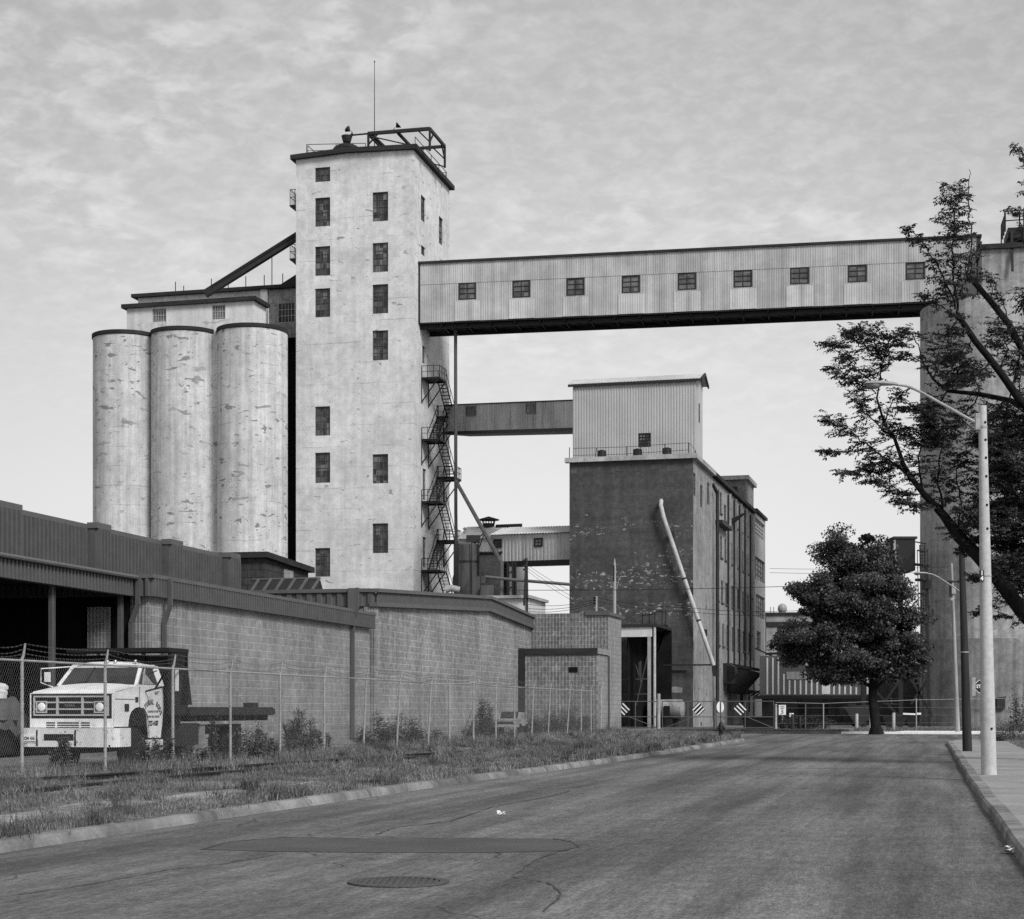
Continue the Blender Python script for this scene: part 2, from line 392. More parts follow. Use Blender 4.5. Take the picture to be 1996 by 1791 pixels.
def leafmat(name, c, var=.5, rough=.55, tr=.25, cs=.55, cv=None):
    q = NM(name); a = q.noise(cs, 4, .6); w = q.noise(23.0, 2, .5)
    col = q.op('MULTIPLY', q.op('MULTIPLY', q.ramp(a, .3, .7, 1-(cv or var*.5), 1+(cv or var*.6)), q.ramp(w, .3, .7, 1-var, 1+var)), c)
    q.done(col, rough, .35)
    if tr:
        t = q.n('ShaderNodeBsdfTranslucent'); q.link(col, t.inputs['Color']); mx = q.n('ShaderNodeMixShader'); mx.inputs[0].default_value = tr
        q.link(q.b.outputs[0], mx.inputs[1]); q.link(t.outputs[0], mx.inputs[2]); q.link(mx.outputs[0], q.t.nodes['Material Output'].inputs['Surface'])
    return q.m
M['leaf_elm'] = leafmat('elm_leaves', .055, .6)
M['leaf_maple'] = leafmat('maple_leaves', .05, .38, .45, .2, .45, .55)
M['leaf_weed'] = leafmat('weed_leaves', .13, .6)
M['leaf_shrub'] = leafmat('shrub_leaves', .06, .6)
M['grass'] = leafmat('grass_blades', .17, .65, .8, .3, .8, .6)

def asphalt():
    q = NM('worn_asphalt'); ang = math.atan(.24); rot = (0, 0, ang)
    rv = q.co((1, 1, 1), (0, 0, 0), rot)
    def st2(sc):
        mp = q.n('ShaderNodeMapping'); q.link(rv, mp.inputs['Vector']); mp.inputs['Scale'].default_value = sc; return mp.outputs['Vector']
    lg = st2((1, .05, 1)); lg2 = st2((.22, 1, 1))
    a = q.noise(.8, 6, .65, lg); pt = q.noise(.12, 6, .65); f = q.noise(38, 4, .75); ff = q.noise(140, 2, .6); m = q.noise(2.2, 6, .7)
    col = q.op('MULTIPLY', q.op('MULTIPLY', q.op('MULTIPLY', q.ramp(a, .3, .7, .58, 1.5), q.ramp(q.noise(2.6, 4, .6, lg), .3, .7, .85, 1.15)), q.ramp(pt, .3, .7, .78, 1.2)), .115)
    col = q.op('MULTIPLY', col, q.op('MULTIPLY', q.op('MULTIPLY', q.ramp(m, .3, .7, .84, 1.16), q.ramp(q.noise(14, 5, .8), .3, .7, .66, 1.34)), q.op('MULTIPLY', q.ramp(f, .3, .7, .74, 1.26), q.ramp(ff, .35, .65, .8, 1.2))))
    gr = q.op('MULTIPLY', q.ramp(q.noise(1.0, 4, .7, st2((55, 5.5, 1))), .3, .7, .72, 1.28), q.ramp(q.noise(1.0, 5, .7, st2((16, 1.6, 1))), .3, .7, .8, 1.2)); col = q.op('MULTIPLY', col, gr)
    ol = q.ramp(q.noise(1.9, 5, .65, lg2, .4), .64, .76, 0, .5); zone = q.ramp(q.noise(.07, 2, .5), .42, .58, .1, 1)
    col = q.mix(q.op('MULTIPLY', ol, zone), col, .035)
    big = q.ramp(q.noise(.3, 4, .55, lg, .8), .58, .74, 0, .28); col = q.mix(big, col, .06)
    wv = q.n('ShaderNodeVectorMath', operation='ADD'); nn = q.n('ShaderNodeTexNoise'); nn.inputs['Scale'].default_value = .8; q.link(q.co(), nn.inputs['Vector'])
    sc2 = q.n('ShaderNodeVectorMath', operation='SCALE'); q.link(nn.outputs['Color'], sc2.inputs[0]); sc2.inputs['Scale'].default_value = 1.6
    q.link(q.co((1, .45, 1), (0, 0, 0), rot), wv.inputs[0]); q.link(sc2.outputs[0], wv.inputs[1])
    cr = q.voro(.17, wv.outputs[0], 'DISTANCE_TO_EDGE'); crk = q.op('MULTIPLY', q.ramp(cr, .0, .0042, .85, 0), q.ramp(q.noise(.2, 3, .5, q.co((1, 1, 1), (5, 9, 0))), .45, .6, 0, 1))
    col = q.mix(crk, col, .022)
    q.bump(q.op('ADD', q.op('MULTIPLY', f, 1.0), q.op('ADD', ff, q.op('MULTIPLY', crk, -2.0))), .5, .012)
    return q.done(col, .88, .25)
M['asphalt'] = asphalt()
def patch(name, c):
    q = NM(name); f = q.noise(45, 4, .75); ff = q.noise(150, 2, .6); a = q.noise(.9, 5, .6)
    col = q.op('MULTIPLY', q.op('MULTIPLY', q.ramp(a, .3, .7, .85, 1.12), q.op('MULTIPLY', q.ramp(f, .3, .7, .72, 1.3), q.ramp(ff, .35, .65, .8, 1.2))), c)
    q.bump(q.op('ADD', f, ff), .5, .012); return q.done(col, .92, .2)
M['patch'] = patch('asphalt_patch', .085)
M['tar'] = patch('tar_seam', .065)
def concrete(name, c, joint=None, dirt=.25, rotz=0.0):
    q = NM(name); a = q.noise(.5, 8, .7); b = q.noise(6, 6, .7); f = q.noise(70, 3, .7)
    col = q.op('MULTIPLY', q.op('MULTIPLY', q.ramp(a, .3, .7, 1-dirt, 1+dirt*.6), q.ramp(b, .3, .7, .86, 1.12)), q.op('MULTIPLY', q.ramp(f, .3, .7, .86, 1.14), c))
    st = q.ramp(q.noise(2.4, 6, .7, q.co((1, 1, 1), (4, 4, 0))), .6, .75, 0, dirt*1.6); col = q.mix(st, col, c*.4)
    if joint:
        X, Y, Z = q.xyz(q.co((1, 1, 1), (0, 0, 0), (0, 0, rotz)))
        j = q.op('ABSOLUTE', q.op('SUBTRACT', q.op('FRACT', q.op('DIVIDE', q.op('ADD', Y, q.op('MULTIPLY', q.noise(1.5, 2, .5), .04)), joint)), .5))
        col = q.mix(q.ramp(j, .004, .02, .6, 0), col, c*.3)
        e = q.voro(.28, None, 'DISTANCE_TO_EDGE'); col = q.mix(q.op('MULTIPLY', q.ramp(e, 0, .006, .7, 0), q.ramp(q.noise(.3, 2, .5), .45, .55, 0, 1)), col, c*.25)
    q.bump(q.op('ADD', b, f), .35, .01)
    return q.done(col, .9, .25)
M['kerb'] = concrete('old_kerb_concrete', .21, 6.3, .6, math.atan(.24))
M['walk'] = concrete('old_sidewalk_concrete', .27, 1.9, .22, math.atan(.24))
M['new_conc'] = concrete('fresh_concrete', .82, None, .06)
M['gravel'] = concrete('gravel_yard', .16, None, .4)
def soil(name, c):
    q = NM(name); a = q.noise(.3, 7, .7); b = q.noise(5, 6, .75); f = q.noise(40, 3, .7)
    col = q.op('MULTIPLY', q.op('MULTIPLY', q.ramp(a, .32, .68, .65, 1.4), q.ramp(b, .3, .7, .6, 1.4)), q.op('MULTIPLY', q.ramp(f, .3, .7, .65, 1.35), c))
    q.bump(q.op('ADD', b, f), .8, .05); return q.done(col, .95, .1)
M['soil'] = soil('verge_soil', .19)
M['earth'] = soil('yard_earth', .1)
M['path'] = soil('pale_gravel_track', .3)
# ---- ground, road, kerbs ---------------------------------------------------------------------------------
def struct(o, kind='structure'): o['kind'] = kind; return o
RF = Fr(998-5.33/18.1*F, 18.1, .245)
def rw(x, y, z=0.0): return RF.w(x, y, z)
LK = [(-45, -.1), (-20, -.1), (0, -.03), (10, 0), (20, .15), (32, .55), (50, .66), (64, .62)]
LEND = [(.55, 66.2), (.2, 68.4), (-.7, 70.8), (-1.3, 74), (-1.9, 79), (-3.6, 82.6), (-7.5, 85.4), (-13, 86.6), (-24, 87)]
RK = [(-45, 10.6), (-20, 10.45), (0, 10.27), (14, 10.1), (27, 10.0), (45, 9.9), (60, 9.78)]
REND = [(9.9, 62.6), (10.3, 64.6), (11.4, 66.1), (13.2, 66.8), (16, 67), (70, 67)]
def lerp(tab, y):
    for (a, xa), (b, xb) in zip(tab, tab[1:]):
        if a <= y <= b: return xa+(xb-xa)*(y-a)/(b-a)
    return tab[-1][1] if y > tab[-1][0] else tab[0][1]
b = MB(); b.quad((-450, -120, -.06), (450, -120, -.06), (450, 900, -.06), (-450, 900, -.06)); struct(b.build('ground', M['earth']))
b = MB(); b.quad(rw(-60, -60), rw(90, -60), rw(90, 91.4), rw(-60, 91.4)); struct(b.build('road', M['asphalt']))
def sweep(path, prof, closed_ends=True):
    """path: world points; prof: (offset to the left of travel, z)"""
    mb = MB(); n = len(path); k = len(prof); P = [Vector(p) for p in path]
    for i, p in enumerate(P):
        d = (P[min(i+1, n-1)]-P[max(i-1, 0)]); d.z = 0; d.normalize(); l = Vector((-d.y, d.x, 0))
        for o, z in prof: mb.v.append(tuple(p+l*o+Vector((0, 0, z))))
    for i in range(n-1):
        for j in range(k-1):
            mb.f.append((i*k+j, (i+1)*k+j, (i+1)*k+j+1, i*k+j+1))
    mb.f.append(tuple(range(k))); mb.f.append(tuple(reversed(range((n-1)*k, n*k))))
    return mb
def kerbpath(tab, y0, y1, end, step=.7):
    out = []; y = y0
    while y < y1: out.append(rw(lerp(tab, y), y)); y += step
    return out+[rw(x, y) for x, y in end]
lp = kerbpath(LK, -30, 65, LEND); rp = kerbpath(RK, -30, 61, REND)
def wob(p, i, a=.004): return p+Vector((a*math.sin(i*1.7)+.03*math.sin(i*.31+2), 0, a*.6*math.sin(i*1.13)+.006*math.sin(i*.23)))
lp2 = [wob(p, i) for i, p in enumerate(lp)]
struct(sweep(lp2, [(-.03, -.02), (0.0, .055), (.03, .1), (.06, .12), (.2, .125), (.22, .02)]).build('kerb', M['kerb']))
rp2 = [p+Vector((.012*math.sin(i*.5), 0, .004*math.sin(i*.8))) for i, p in enumerate(rp)]
struct(sweep(rp2, [(.0, -.02), (-.015, .10), (-.05, .135), (-.22, .142), (-.24, .02)]).build('kerb', M['kerb']))
# left verge: bumpy sheet behind the kerb
def verge_z(x, y):
    p = RF.w(x, y, 0)
    return .112+.035*mnoise.noise(Vector((p.x*.5, p.y*.5, 0)))+.02*mnoise.noise(Vector((p.x*1.7, p.y*1.7, 3)))
def left_edge(y):
    if y <= 64: return lerp(LK, y)-.2
    tab = [(64, .42)]+[(yy, xx-.2) for xx, yy in LEND]
    return lerp(tab, y)
ws = [0, .25, .5, .8, 1.2, 1.6, 2, 2.5, 3, 3.5, 4, 4.6, 5.2, 6, 7, 8, 9, 11, 14, 20, 34, 60]
ys = np.concatenate([np.arange(-30, 14, 1.5), np.arange(14, 50, .5), np.arange(50, 86.5, .9)])
V = []; 
for y in ys:
    e = left_edge(float(y))
    for w in ws:
        q = rw(e-w, float(y)); z = verge_z(e-w, float(y)); q.z = z if w > .05 else .118
        V.append(q)
nw = len(ws); fc = []
for i in range(len(ys)-1):
    for j in range(nw-1):
        fc.append((i*nw+j, (i+1)*nw+j, (i+1)*nw+j+1, i*nw+j+1))
struct(np_mesh('verge', np.array(V), np.array(fc), M['soil'], smooth=True))
V = []; fc = []; yy_ = np.arange(-8, 15.1, .5)
for i, y in enumerate(yy_):
    t = min(1, max(.12, (15-y)/6)); c = left_edge(float(y))-1.95-.25*mnoise.noise(Vector((y*.35, 1, 0)))
    for j in range(7):
        x = c+(j/6-.5)*1.1*t*(1+.35*mnoise.noise(Vector((y*.9, j, 4)))); q = rw(x, float(y)); q.z = verge_z(x, float(y))+(.012 if 0 < j < 6 else -.02); V.append(q)
for i in range(len(yy_)-1):
    for j in range(6): fc.append((i*7+j, (i+1)*7+j, (i+1)*7+j+1, i*7+j+1))
struct(np_mesh('path', np.array(V), np.array(fc)[:, ::-1], M['path'], smooth=True))
# right pavement and the lawn beyond it
b = MB(); pts = [p for p in rp2]
inner = [(lerp(RK, y)+.2, y) for y in np.arange(-30, 61, 2)]+[(10.1, 62.6), (10.5, 64.4), (11.5, 65.8), (13.2, 66.6)]
outer = [(max(12.0, 12.3) if y > 43 else 17.5, y) for y in np.arange(-30, 61, 2)]+[(12.4, 62.6), (12.6, 64.4), (13.0, 65.8), (13.6, 66.5)]
for i in range(len(inner)-1):
    b.quad(rw(*inner[i], .13), rw(*outer[i], .13), rw(*outer[i+1], .13), rw(*inner[i+1], .13))
struct(b.build('pavement', M['walk']))
b = MB(); b.quad(rw(12.2, -30, .11), rw(80, -30, .11), rw(80, 66.8, .11), rw(12.2, 66.8, .11)); struct(b.build('lawn', M['soil']))
# far side of the cross street
b = MB(); b.quad(rw(-60, 91.7, .09), rw(90, 91.7, .09), rw(90, 230, .09), rw(-60, 230, .09)); struct(b.build('yard', M['gravel']))
struct(sweep([rw(x, 91.4) for x in np.arange(-60, 91, 3)], [(.0, -.02), (.02, .11), (.26, .12), (.28, .02)]).build('kerb', M['kerb']))
xa = RF.loc(GP(1740, 1430)).x; xb = RF.loc(GP(1640, 1430)).x
b = MB()
for (x0, x1, d) in ((xb, xa, .9), (xa, xa+45, 5.2)):
    b.prism([rw(x0, 91.36, -.02), rw(x1, 91.36, -.02), rw(x1, 91.36+d, -.02), rw(x0+(.7 if d > 2 else 0), 91.36+d, -.02)], (0, 0, .15))
struct(b.build('new_pavement', M['new_conc']))
# repaired patches in the road, with tar seams
b = MB(); poly = [(390, 1655), (450, 1640), (545, 1632), (700, 1634), (900, 1634), (1080, 1635), (1112, 1640), (1128, 1650), (1090, 1658), (960, 1662), (700, 1661), (520, 1659)]
b.quad(*[GP(x, y, .004) for x, y in reversed(poly)]); struct(b.build('road_patch', M['patch']))
b = MB()
def seam(pts, w):
    P = []
    for a, c in zip(pts, pts[1:]):
        for k in range(6):
            t = k/6; q = GP(a[0]+(c[0]-a[0])*t, a[1]+(c[1]-a[1])*t, .008); P.append(q+Vector((rnd.uniform(-.02, .02), rnd.uniform(-.04, .04), 0)))
    P.append(GP(pts[-1][0], pts[-1][1], .008))
    for p, q in zip(P, P[1:]):
        d = (q-p).normalized(); l = Vector((-d.y, d.x, 0))*w*rnd.uniform(.2, .75)/2
        b.quad(p-l, q-l, q+l, p+l)
seam([(545, 1631), (700, 1633), (900, 1633), (1080, 1634), (1113, 1640)], .09); seam([(390, 1656), (450, 1640), (545, 1632)], .06)
seam([(1113, 1640), (1128, 1651), (1090, 1658)], .06); seam([(560, 1662), (430, 1683), (330, 1694), (180, 1722), (0, 1747)], .035)
seam([(735, 1625), (770, 1612), (880, 1600), (960, 1572), (1080, 1550), (1110, 1541)], .05); seam([(1000, 1706), (1050, 1672), (1110, 1655)], .03)
seam([(1000, 1708), (1070, 1720), (1098, 1740), (1060, 1775)], .03); seam([(1230, 1597), (1400, 1598), (1520, 1604)], .05); seam([(1505, 1498), (1690, 1497), (1830, 1500)], .12)
seam([(1420, 1510), (1530, 1508), (1620, 1511)], .1); seam([(1130, 1664), (1400, 1668), (1700, 1692), (1960, 1699)], .02)
struct(b.build('tar_seams', M['tar']))
# iron sewer grate
G0 = GP(777, 1720.5); g = thing('drain_grate', 'oval ribbed iron drain grate set in the near road surface', 'drain grate', loc=(G0.x, G0.y, 0), rz=0)
b = MB(); b.lathe([(.36, .006), (.36, .016), (.44, .016), (.44, .004)], n=40); b.build('rim', M['patch'], g)
b = MB()
for k in range(-6, 7):
    x = k*.055; h = math.sqrt(max(0, .355**2-x*x)); b.beam((x-.0, -h, .01), (x+.0, h, .01), .024, .014)
b.build('rib', M['patch'], g); b = MB(); b.lathe([(0, .005), (.36, .005)], n=40); b.build('pit', M['tar'], g)
# crushed paper
for px, py, s, lab in ((978, 1590, .07, 'crumpled white paper scrap lying in the middle of the road'), (1970, 1664, .09, 'flattened white paper cup lying by the right kerb')):
    p = GP(px, py); b = MB()
    for i in range(7):
        a = rnd.uniform(0, 6.28); c = Vector((rnd.uniform(-s, s)*.6, rnd.uniform(-s, s)*.6, .012+rnd.uniform(0, s*.35)))
        b.quad(*[c+Vector((math.cos(a+k*1.57)*s*rnd.uniform(.3, .7), math.sin(a+k*1.57)*s*rnd.uniform(.3, .7), rnd.uniform(-.01, .05))) for k in range(4)])
    o = b.build('paper_scrap', M['white']); o.location = (p.x, p.y, 0); tag(o, lab, 'litter')
# railway track in the verge
def rail(pts, lab, zr_=.17):
    P = [GP(x, y, zr_) for x, y in pts]; mb = MB()
    Q = []
    for a, c in zip(P, P[1:]):
        for k in range(5): Q.append(a.lerp(c, k/5))
    Q.append(P[-1])
    sec = [(-.06, -.1), (-.015, -.07), (-.015, -.02), (-.036, -.012), (-.036, .02), (.036, .02), (.036, -.012), (.015, -.02), (.015, -.07), (.06, -.1)]
    m2 = sweep(Q, sec); o = m2.build('rail', M['steel']); return tag(o, lab, 'rail', 'rails of the overgrown siding')
rail([(-160, 1531), (0, 1521), (180, 1511), (330, 1501), (400, 1497), (520, 1489), (630, 1482), (760, 1473), (900, 1464)], 'rusty railway rail nearest the chain link fence', .2)
rail([(-60, 1552), (180, 1528), (380, 1509), (520, 1498), (655, 1487), (760, 1479), (900, 1469)], 'rusty half buried railway rail nearer the road kerb')
# ---- windows -----------------------------------------------------------------------------------------------
def window(parent, plane, at, h, cols, rows, fm, pm, depth=.14, bar=.035, edge=.07, name='window', sill=None, rowz=None):
    a0, a1, z0, z1 = h; mb = MB()
    def bx(x0, x1, y0, y1, d0, d1):
        if plane == 'f': mb.box(x0, x1, at+d0, at+d1, y0, y1)
        else: mb.box(at-d1, at-d0, x0, x1, y0, y1)
    e = edge; g = .002
    bx(a0+g, a0+e, z0+g, z1-g, depth-.05, depth+.03); bx(a1-e, a1-g, z0+g, z1-g, depth-.05, depth+.03)
    bx(a0+e, a1-e, z0+g, z0+e, depth-.05, depth+.03); bx(a0+e, a1-e, z1-e, z1-g, depth-.05, depth+.03)
    for i in range(1, cols):
        x = a0+e+(a1-a0-2*e)*i/cols; bx(x-bar/2, x+bar/2, z0+e, z1-e, depth-.02, depth+.02)
    for j in range(1, rows):
        z = z0+e+(z1-z0-2*e)*j/rows; bx(a0+e, a1-e, z-bar/2, z+bar/2, depth-.024, depth+.024)
    w = mb.build(name, fm, parent)
    p = MB(); d = depth+.03
    if plane == 'f': p.quad((a0, at+d, z0), (a1, at+d, z0), (a1, at+d, z1), (a0, at+d, z1))
    else: p.quad((at-d, a0, z0), (at-d, a1, z0), (at-d, a1, z1), (at-d, a0, z1))
    p.build('pane', pm, w)
    if sill:
        s = MB()
        if plane == 'f': s.box(a0-.08, a1+.08, at-.1, at+.05, z0-.14, z0-.004)
        else: s.box(at-.05, at+.1, a0-.08, a1+.08, z0-.14, z0-.004)
        s.build('sill', sill, w)
    return w
def frect(fr, x0, x1, y0, y1, v=0.0):
    """pixel rectangle on a front plane -> local (x0,x1,z0,z1)"""
    xm = (x0+x1)/2; a = fr.front(x0, y1, v)[0]; c = fr.front(x1, y1, v)[0]; return (a, c, fr.front(xm, y1, v)[1], fr.front(xm, y0, v)[1])
def srect(fr, x0, x1, y0, y1, u=0.0, ref=None):
    xm = ref if ref is not None else (x0+x1)/2; a = fr.side(x0, y1, u)[0]; c = fr.side(x1, y1, u)[0]; return (a, c, fr.side(xm, y1, u)[1], fr.side(xm, y0, u)[1])

# ================= headhouse tower ==========================================================================
T = Fr(806, 158, .236)
TW = -T.front(577, 1000)[0]; TL = T.side(876, 1000)[0]
tower = thing('elevator_tower', 'tall white plastered grain elevator tower with two columns of windows', 'tower', T)
left = [(326, 354), (385, 441), (480, 537), (562, 618), (792, 849), (882, 941), (1068, 1124)]
right = [(374, 431), (473, 530), (554, 611), (644, 702), (885, 942), (1020, 1078)]
fh = [frect(T, 614, 643.5, a, c) for a, c in left]+[frect(T, 726, 756.5, a, c) for a, c in right]
zE = T.front(806, 292)[1]; zL = T.front(577, 312)[1]; zR = T.front(676, 299)[1]; xR = T.front(676, 300)[0]
zt = min(zE, zL)-.3
sh = [srect(T, 820.5, 829.5, 383, 432), srect(T, 855.5, 863.5, 424, 477), srect(T, 821, 829, 480, 498)]
doors = [srect(T, 823, 829.5, 675, 709), srect(T, 824, 831, 914, 975), srect(T, 824, 831, 1047, 1106)]
b = MB(); b.wall('f', 0, -TW, 0, 0, zt, fh, .22); b.wall('s', 0, 0, TL, 0, zt, sh+doors, .22)
b.quad((-TW, 0, zt), (0, 0, zt), (0, 0, zE), (xR, 0, zR), (-TW, 0, zL)); b.quad((0, 0, zt), (0, TL, zt), (0, TL, zE), (0, 0, zE))
b.quad((-TW, TL, 0), (-TW, 0, 0), (-TW, 0, zL), (-TW, TL, zL)); b.quad((0, TL, 0), (-TW, TL, 0), (-TW, TL, zL), (xR, TL, zR), (0, TL, zE))
b.build('wall', M['tower'], tower)
for i, h in enumerate(fh):
    w = h[3]-h[2] < 1.6
    window(tower, 'f', 0, h, 3, 2 if w else 4, M['frame'], M['pane'], .16, .03, .05)
for h in sh: window(tower, 's', 0, h, 2, 4, M['frame'], M['pane'], .16, .03, .05)
for h in doors:
    b = MB(); b.box(-.2, -.14, h[0], h[1], h[2], h[3]); b.box(-.14, -.12, h[0]+.1, h[1]-.1, h[2]+.2, h[3]-.2); b.build('door', M['brown'], tower)
# roof slab with dark eave
b = MB(); o = .42; th = .42
for (xa, za, xb, zb) in ((-TW-o, zL-.02, xR, zR), (xR, zR, o, zE-.01)):
    b.add([(xa,-o,za),(xb,-o,zb),(xb,TL+o,zb),(xa,TL+o,za),(xa,-o,za+th),(xb,-o,zb+th),(xb,TL+o,zb+th),(xa,TL+o,za+th)],
          [(3,2,1,0),(4,5,6,7),(0,1,5,4),(1,2,6,5),(2,3,7,6),(3,0,4,7)])
b.build('roof', M['eave'], tower)
def rx(px, py, v): return T.front(px, py, v)[0]
zT = zR+th-.05
b = MB()
# railing round the roof
def railing(mb, pts, h, posts=True, r=.025, mid=True, gap=2.0):
    for p, q in zip(pts, pts[1:]):
        p = Vector(p); q = Vector(q); L = (q-p).length; n = max(1, int(round(L/gap)))
        up = Vector((0, 0, h)); mb.beam(p+up, q+up, r*2)
        if mid: mb.beam(p+up*.5, q+up*.5, r*1.6)
        for i in range(n+1): mb.beam(p.lerp(q, i/n), p.lerp(q, i/n)+up, r*2)
zl = zL+th; zm = zR+th-.02
rl = [(-.3, .5, zE+th), (-.3, TL-.3, zE+th), (-TW+.6, TL-.3, zl), (-TW+.6, .5, zl)]
railing(b, [(-TW+.7, TL*.1, zl+.1), (-TW+.7, TL-.3, zl+.1)], 1.15); railing(b, [(-TW+.7, TL-.4, zl+.15), (-.25, TL-.4, zE+th)], 1.1, gap=2.4); railing(b, [(-.2, TL-.4, zE+th), (-.2, 1.2, zE+th)], 1.15, gap=2.4)
railing(b, [(-TW+.7, .9, zl+.1), (-TW+6.0, 2.2, zm)], 1.15, gap=2.4)
b.build('roof_railing', M['steel'], tower)
# gantry frame
b = MB(); H = lambda px, py, v: (T.front(px, py, v)[0], v, T.front(px, py, v)[1])
A0 = H(718, 261, 1.2); A1 = H(836, 248, .9); gz = A0[2]; xa, xb = A0[0], A1[0]; yb = T.side(867, 300, xb)[0]
gz = (A0[2]+A1[2])/2
b.beam((xa, 1.2, gz), (xb, 1.2, gz), .24, .3); b.beam((xa, yb, gz), (xb, yb, gz), .2, .26); b.beam((xb, 1.2, gz), (xb, yb, gz), .2, .28); b.beam((xa, 1.2, gz), (xa, yb, gz), .2, .3)
for x in (xa, xb):
    for y in (1.2, yb): b.beam((x, y, zE+.2), (x, y, gz), .18)
for y in (1.2, yb):
    b.beam((xa, y, gz-1.0), (xa+.9, y, gz-.1), .12); b.beam((xb, y, gz-1.2), (xb-1.1, y, gz-.1), .12); b.beam((xa, y, gz-.2), (xb, y, gz-1.9), .1)
b.beam((xb, 1.2, gz-1.2), (xb, 2.4, gz-.1), .12); b.beam((xb, yb, gz-1.2), (xb, yb-1.2, gz-.1), .12)
b.beam((xa+.3, 1.3, gz-.1), (xa+2.0, 3.4, zE+.5), .2, .24); b.beam((xa+2.8, 1.3, gz-.1), (xa+4.3, 3.8, zE+.5), .2, .24)
c0 = H(683, 261, 1.2); b.beam((c0[0], 1.2, gz-.02), (xa, 1.2, gz), .14, .12); b.beam((c0[0], 1.2, gz-.1), (c0[0]+.25, 1.2, gz+.12), .2, .2)
b.build('hoist_frame', M['steel'], tower)
m0 = H(730, 120, 3.0); b = MB(); b.tube([(m0[0], 3.0, zE+.2), (m0[0], 3.0, m0[2])], [.05, .025], 6); b.ellips((m0[0], 3, m0[2]), .07, .07, .1, 6, 4); b.build('mast', M['steel'], tower)
for px, py, flip in ((682, 253, 1), (772, 246, -1)):
    p = H(px, py, 1.2); b = MB(); b.tube([(p[0]+.25*flip, 1.2, gz+.2), (p[0]+.1*flip, 1.2, p[2]-.1)], .03, 5)
    b.lathe([(.06, 0), (.14, .1), (.3, .3), (.31, .36)], (0, 0, 0), 12)
    n0 = len(b.v)-48
    Mx = Matrix.Translation((p[0], 1.2, p[2]-.1)) @ Matrix.Rotation(R(-50*flip), 4, 'Y')
    b.v[n0:] = [tuple(Mx @ Vector(v)) for v in b.v[n0:]]
    b.build('floodlight', M['steel'], tower)
vt = thing('roof_ventilator', 'squat dark domed ventilator with cup shaped cowl on tower roof', 'ventilator', T)
p = H(676, 290, 3.2); zb = zm+.25
b = MB(); b.lathe([(1.55, zb), (1.5, zb+.5), (1.15, zb+.95), (.7, zb+1.2), (.3, zb+1.28)], (p[0], 3.2, 0), 20); b.build('dome', M['eave'], vt, True)
b = MB(); b.lathe([(.28, zb+1.2), (.22, zb+1.4), (.36, zb+1.45), (.5, zb+1.95), (.52, zb+2.05), (.3, zb+2.1)], (p[0], 3.2, 0), 16); b.build('cowl', M['steel'], vt, True)
# small balconies on the tower's left flank
for py0, py1, lab in ((362, 392, None), (470, 497, None)):
    z = T.front(577, py1)[1]; ht = T.front(577, py0)[1]-z; b = MB(); b.box(-TW-1.0, -TW, 1.0, 3.0, z-.15, z)
    b.prism([(-TW-.95, 1.0, z-.15), (-TW, 1.0, z-.15), (-TW, 1.0, z-1.0)], (0, .1, 0)); b.prism([(-TW-.95, 2.9, z-.15), (-TW, 2.9, z-.15), (-TW, 2.9, z-1.0)], (0, .1, 0))
    railing(b, [(-TW, 1.0, z), (-TW-.95, 1.0, z), (-TW-.95, 3.0, z), (-TW, 3.0, z)], ht, gap=.45); b.build('balcony', M['steel'], tower)

# ---- fire escape: five landings pairs down the right flank -----------------------------------------------
fe = thing('fire_escape', 'black iron fire escape zigzagging down the right flank of the tower', 'fire escape', T)
za = [T.side(822, y)[1] for y in (736, 856, 977, 1111)]; zb_ = [T.side(852, y)[1] for y in (812, 930, 1053)]
vA0 = T.side(821, 800)[0]; vA1 = vA0+2.3; vB0 = T.side(850, 800)[0]+.2; vB1 = vB0+2.4; uo = 1.75
def landing(v0, v1, z):
    b = MB(); b.box(.02, uo, v0, v1, z-.06, z); b.beam((uo, v0, z-.09), (uo, v1, z-.09), .08, .18); b.beam((0, v0, z-.09), (uo, v0, z-.09), .08, .18); b.beam((0, v1, z-.09), (uo, v1, z-.09), .08, .18)
    for v in (v0, v1): b.beam((uo-.1, v, z-.1), (.03, v, z-2.3), .09); b.beam((.05, v, z-.1), (.05, v, z-2.4), .07)
    return b
def flight(v0, z0, v1, z1, u0, u1):
    b = MB(); n = max(5, int(abs(z0-z1)/.26))
    for u in (u0, u1):
        b.beam((u, v0, z0-.05), (u, v1, z1-.05), .06, .2); b.beam((u, v0, z0+.95), (u, v1, z1+.95), .045)
        b.beam((u, (v0+v1)/2, (z0+z1)/2), (u, (v0+v1)/2, (z0+z1)/2+.95), .04)
    for i in range(1, n): t = i/n; v = v0+(v1-v0)*t; z = z0+(z1-z0)*t; b.box(u0, u1, v-.13, v+.13, z-.03, z+.01)
    return b
for i, z in enumerate(za):
    l = landing(vA0, vA1, z).build('landing', M['black'], fe); r = MB()
    railing(r, [(.05, vA0, z), (uo, vA0, z), (uo, vA1, z)], 1.05, gap=.55); r.build('railing', M['black'], l)
    if i < 3:
        zb2 = zb_[i]; flight(vA1, z, vB0+.3, zb2, .95, 1.7).build('stair_flight', M['black'], fe)
        l = landing(vB0, vB1, zb2).build('landing', M['black'], fe); r = MB()
        railing(r, [(.05, vB0, zb2), (.05, vB0+.4, zb2), (uo, vB0+.4, zb2), (uo, vB1, zb2), (.05, vB1, zb2)], 1.05, gap=.55); r.build('railing', M['black'], l)
        flight(vB0, zb2, vA1-.4, za[i+1], .12, .85).build('stair_flight', M['black'], fe)
flight(vA1, za[3], vA1+6.5, za[3]-5.6, .9, 1.75).build('stair_flight', M['black'], fe)
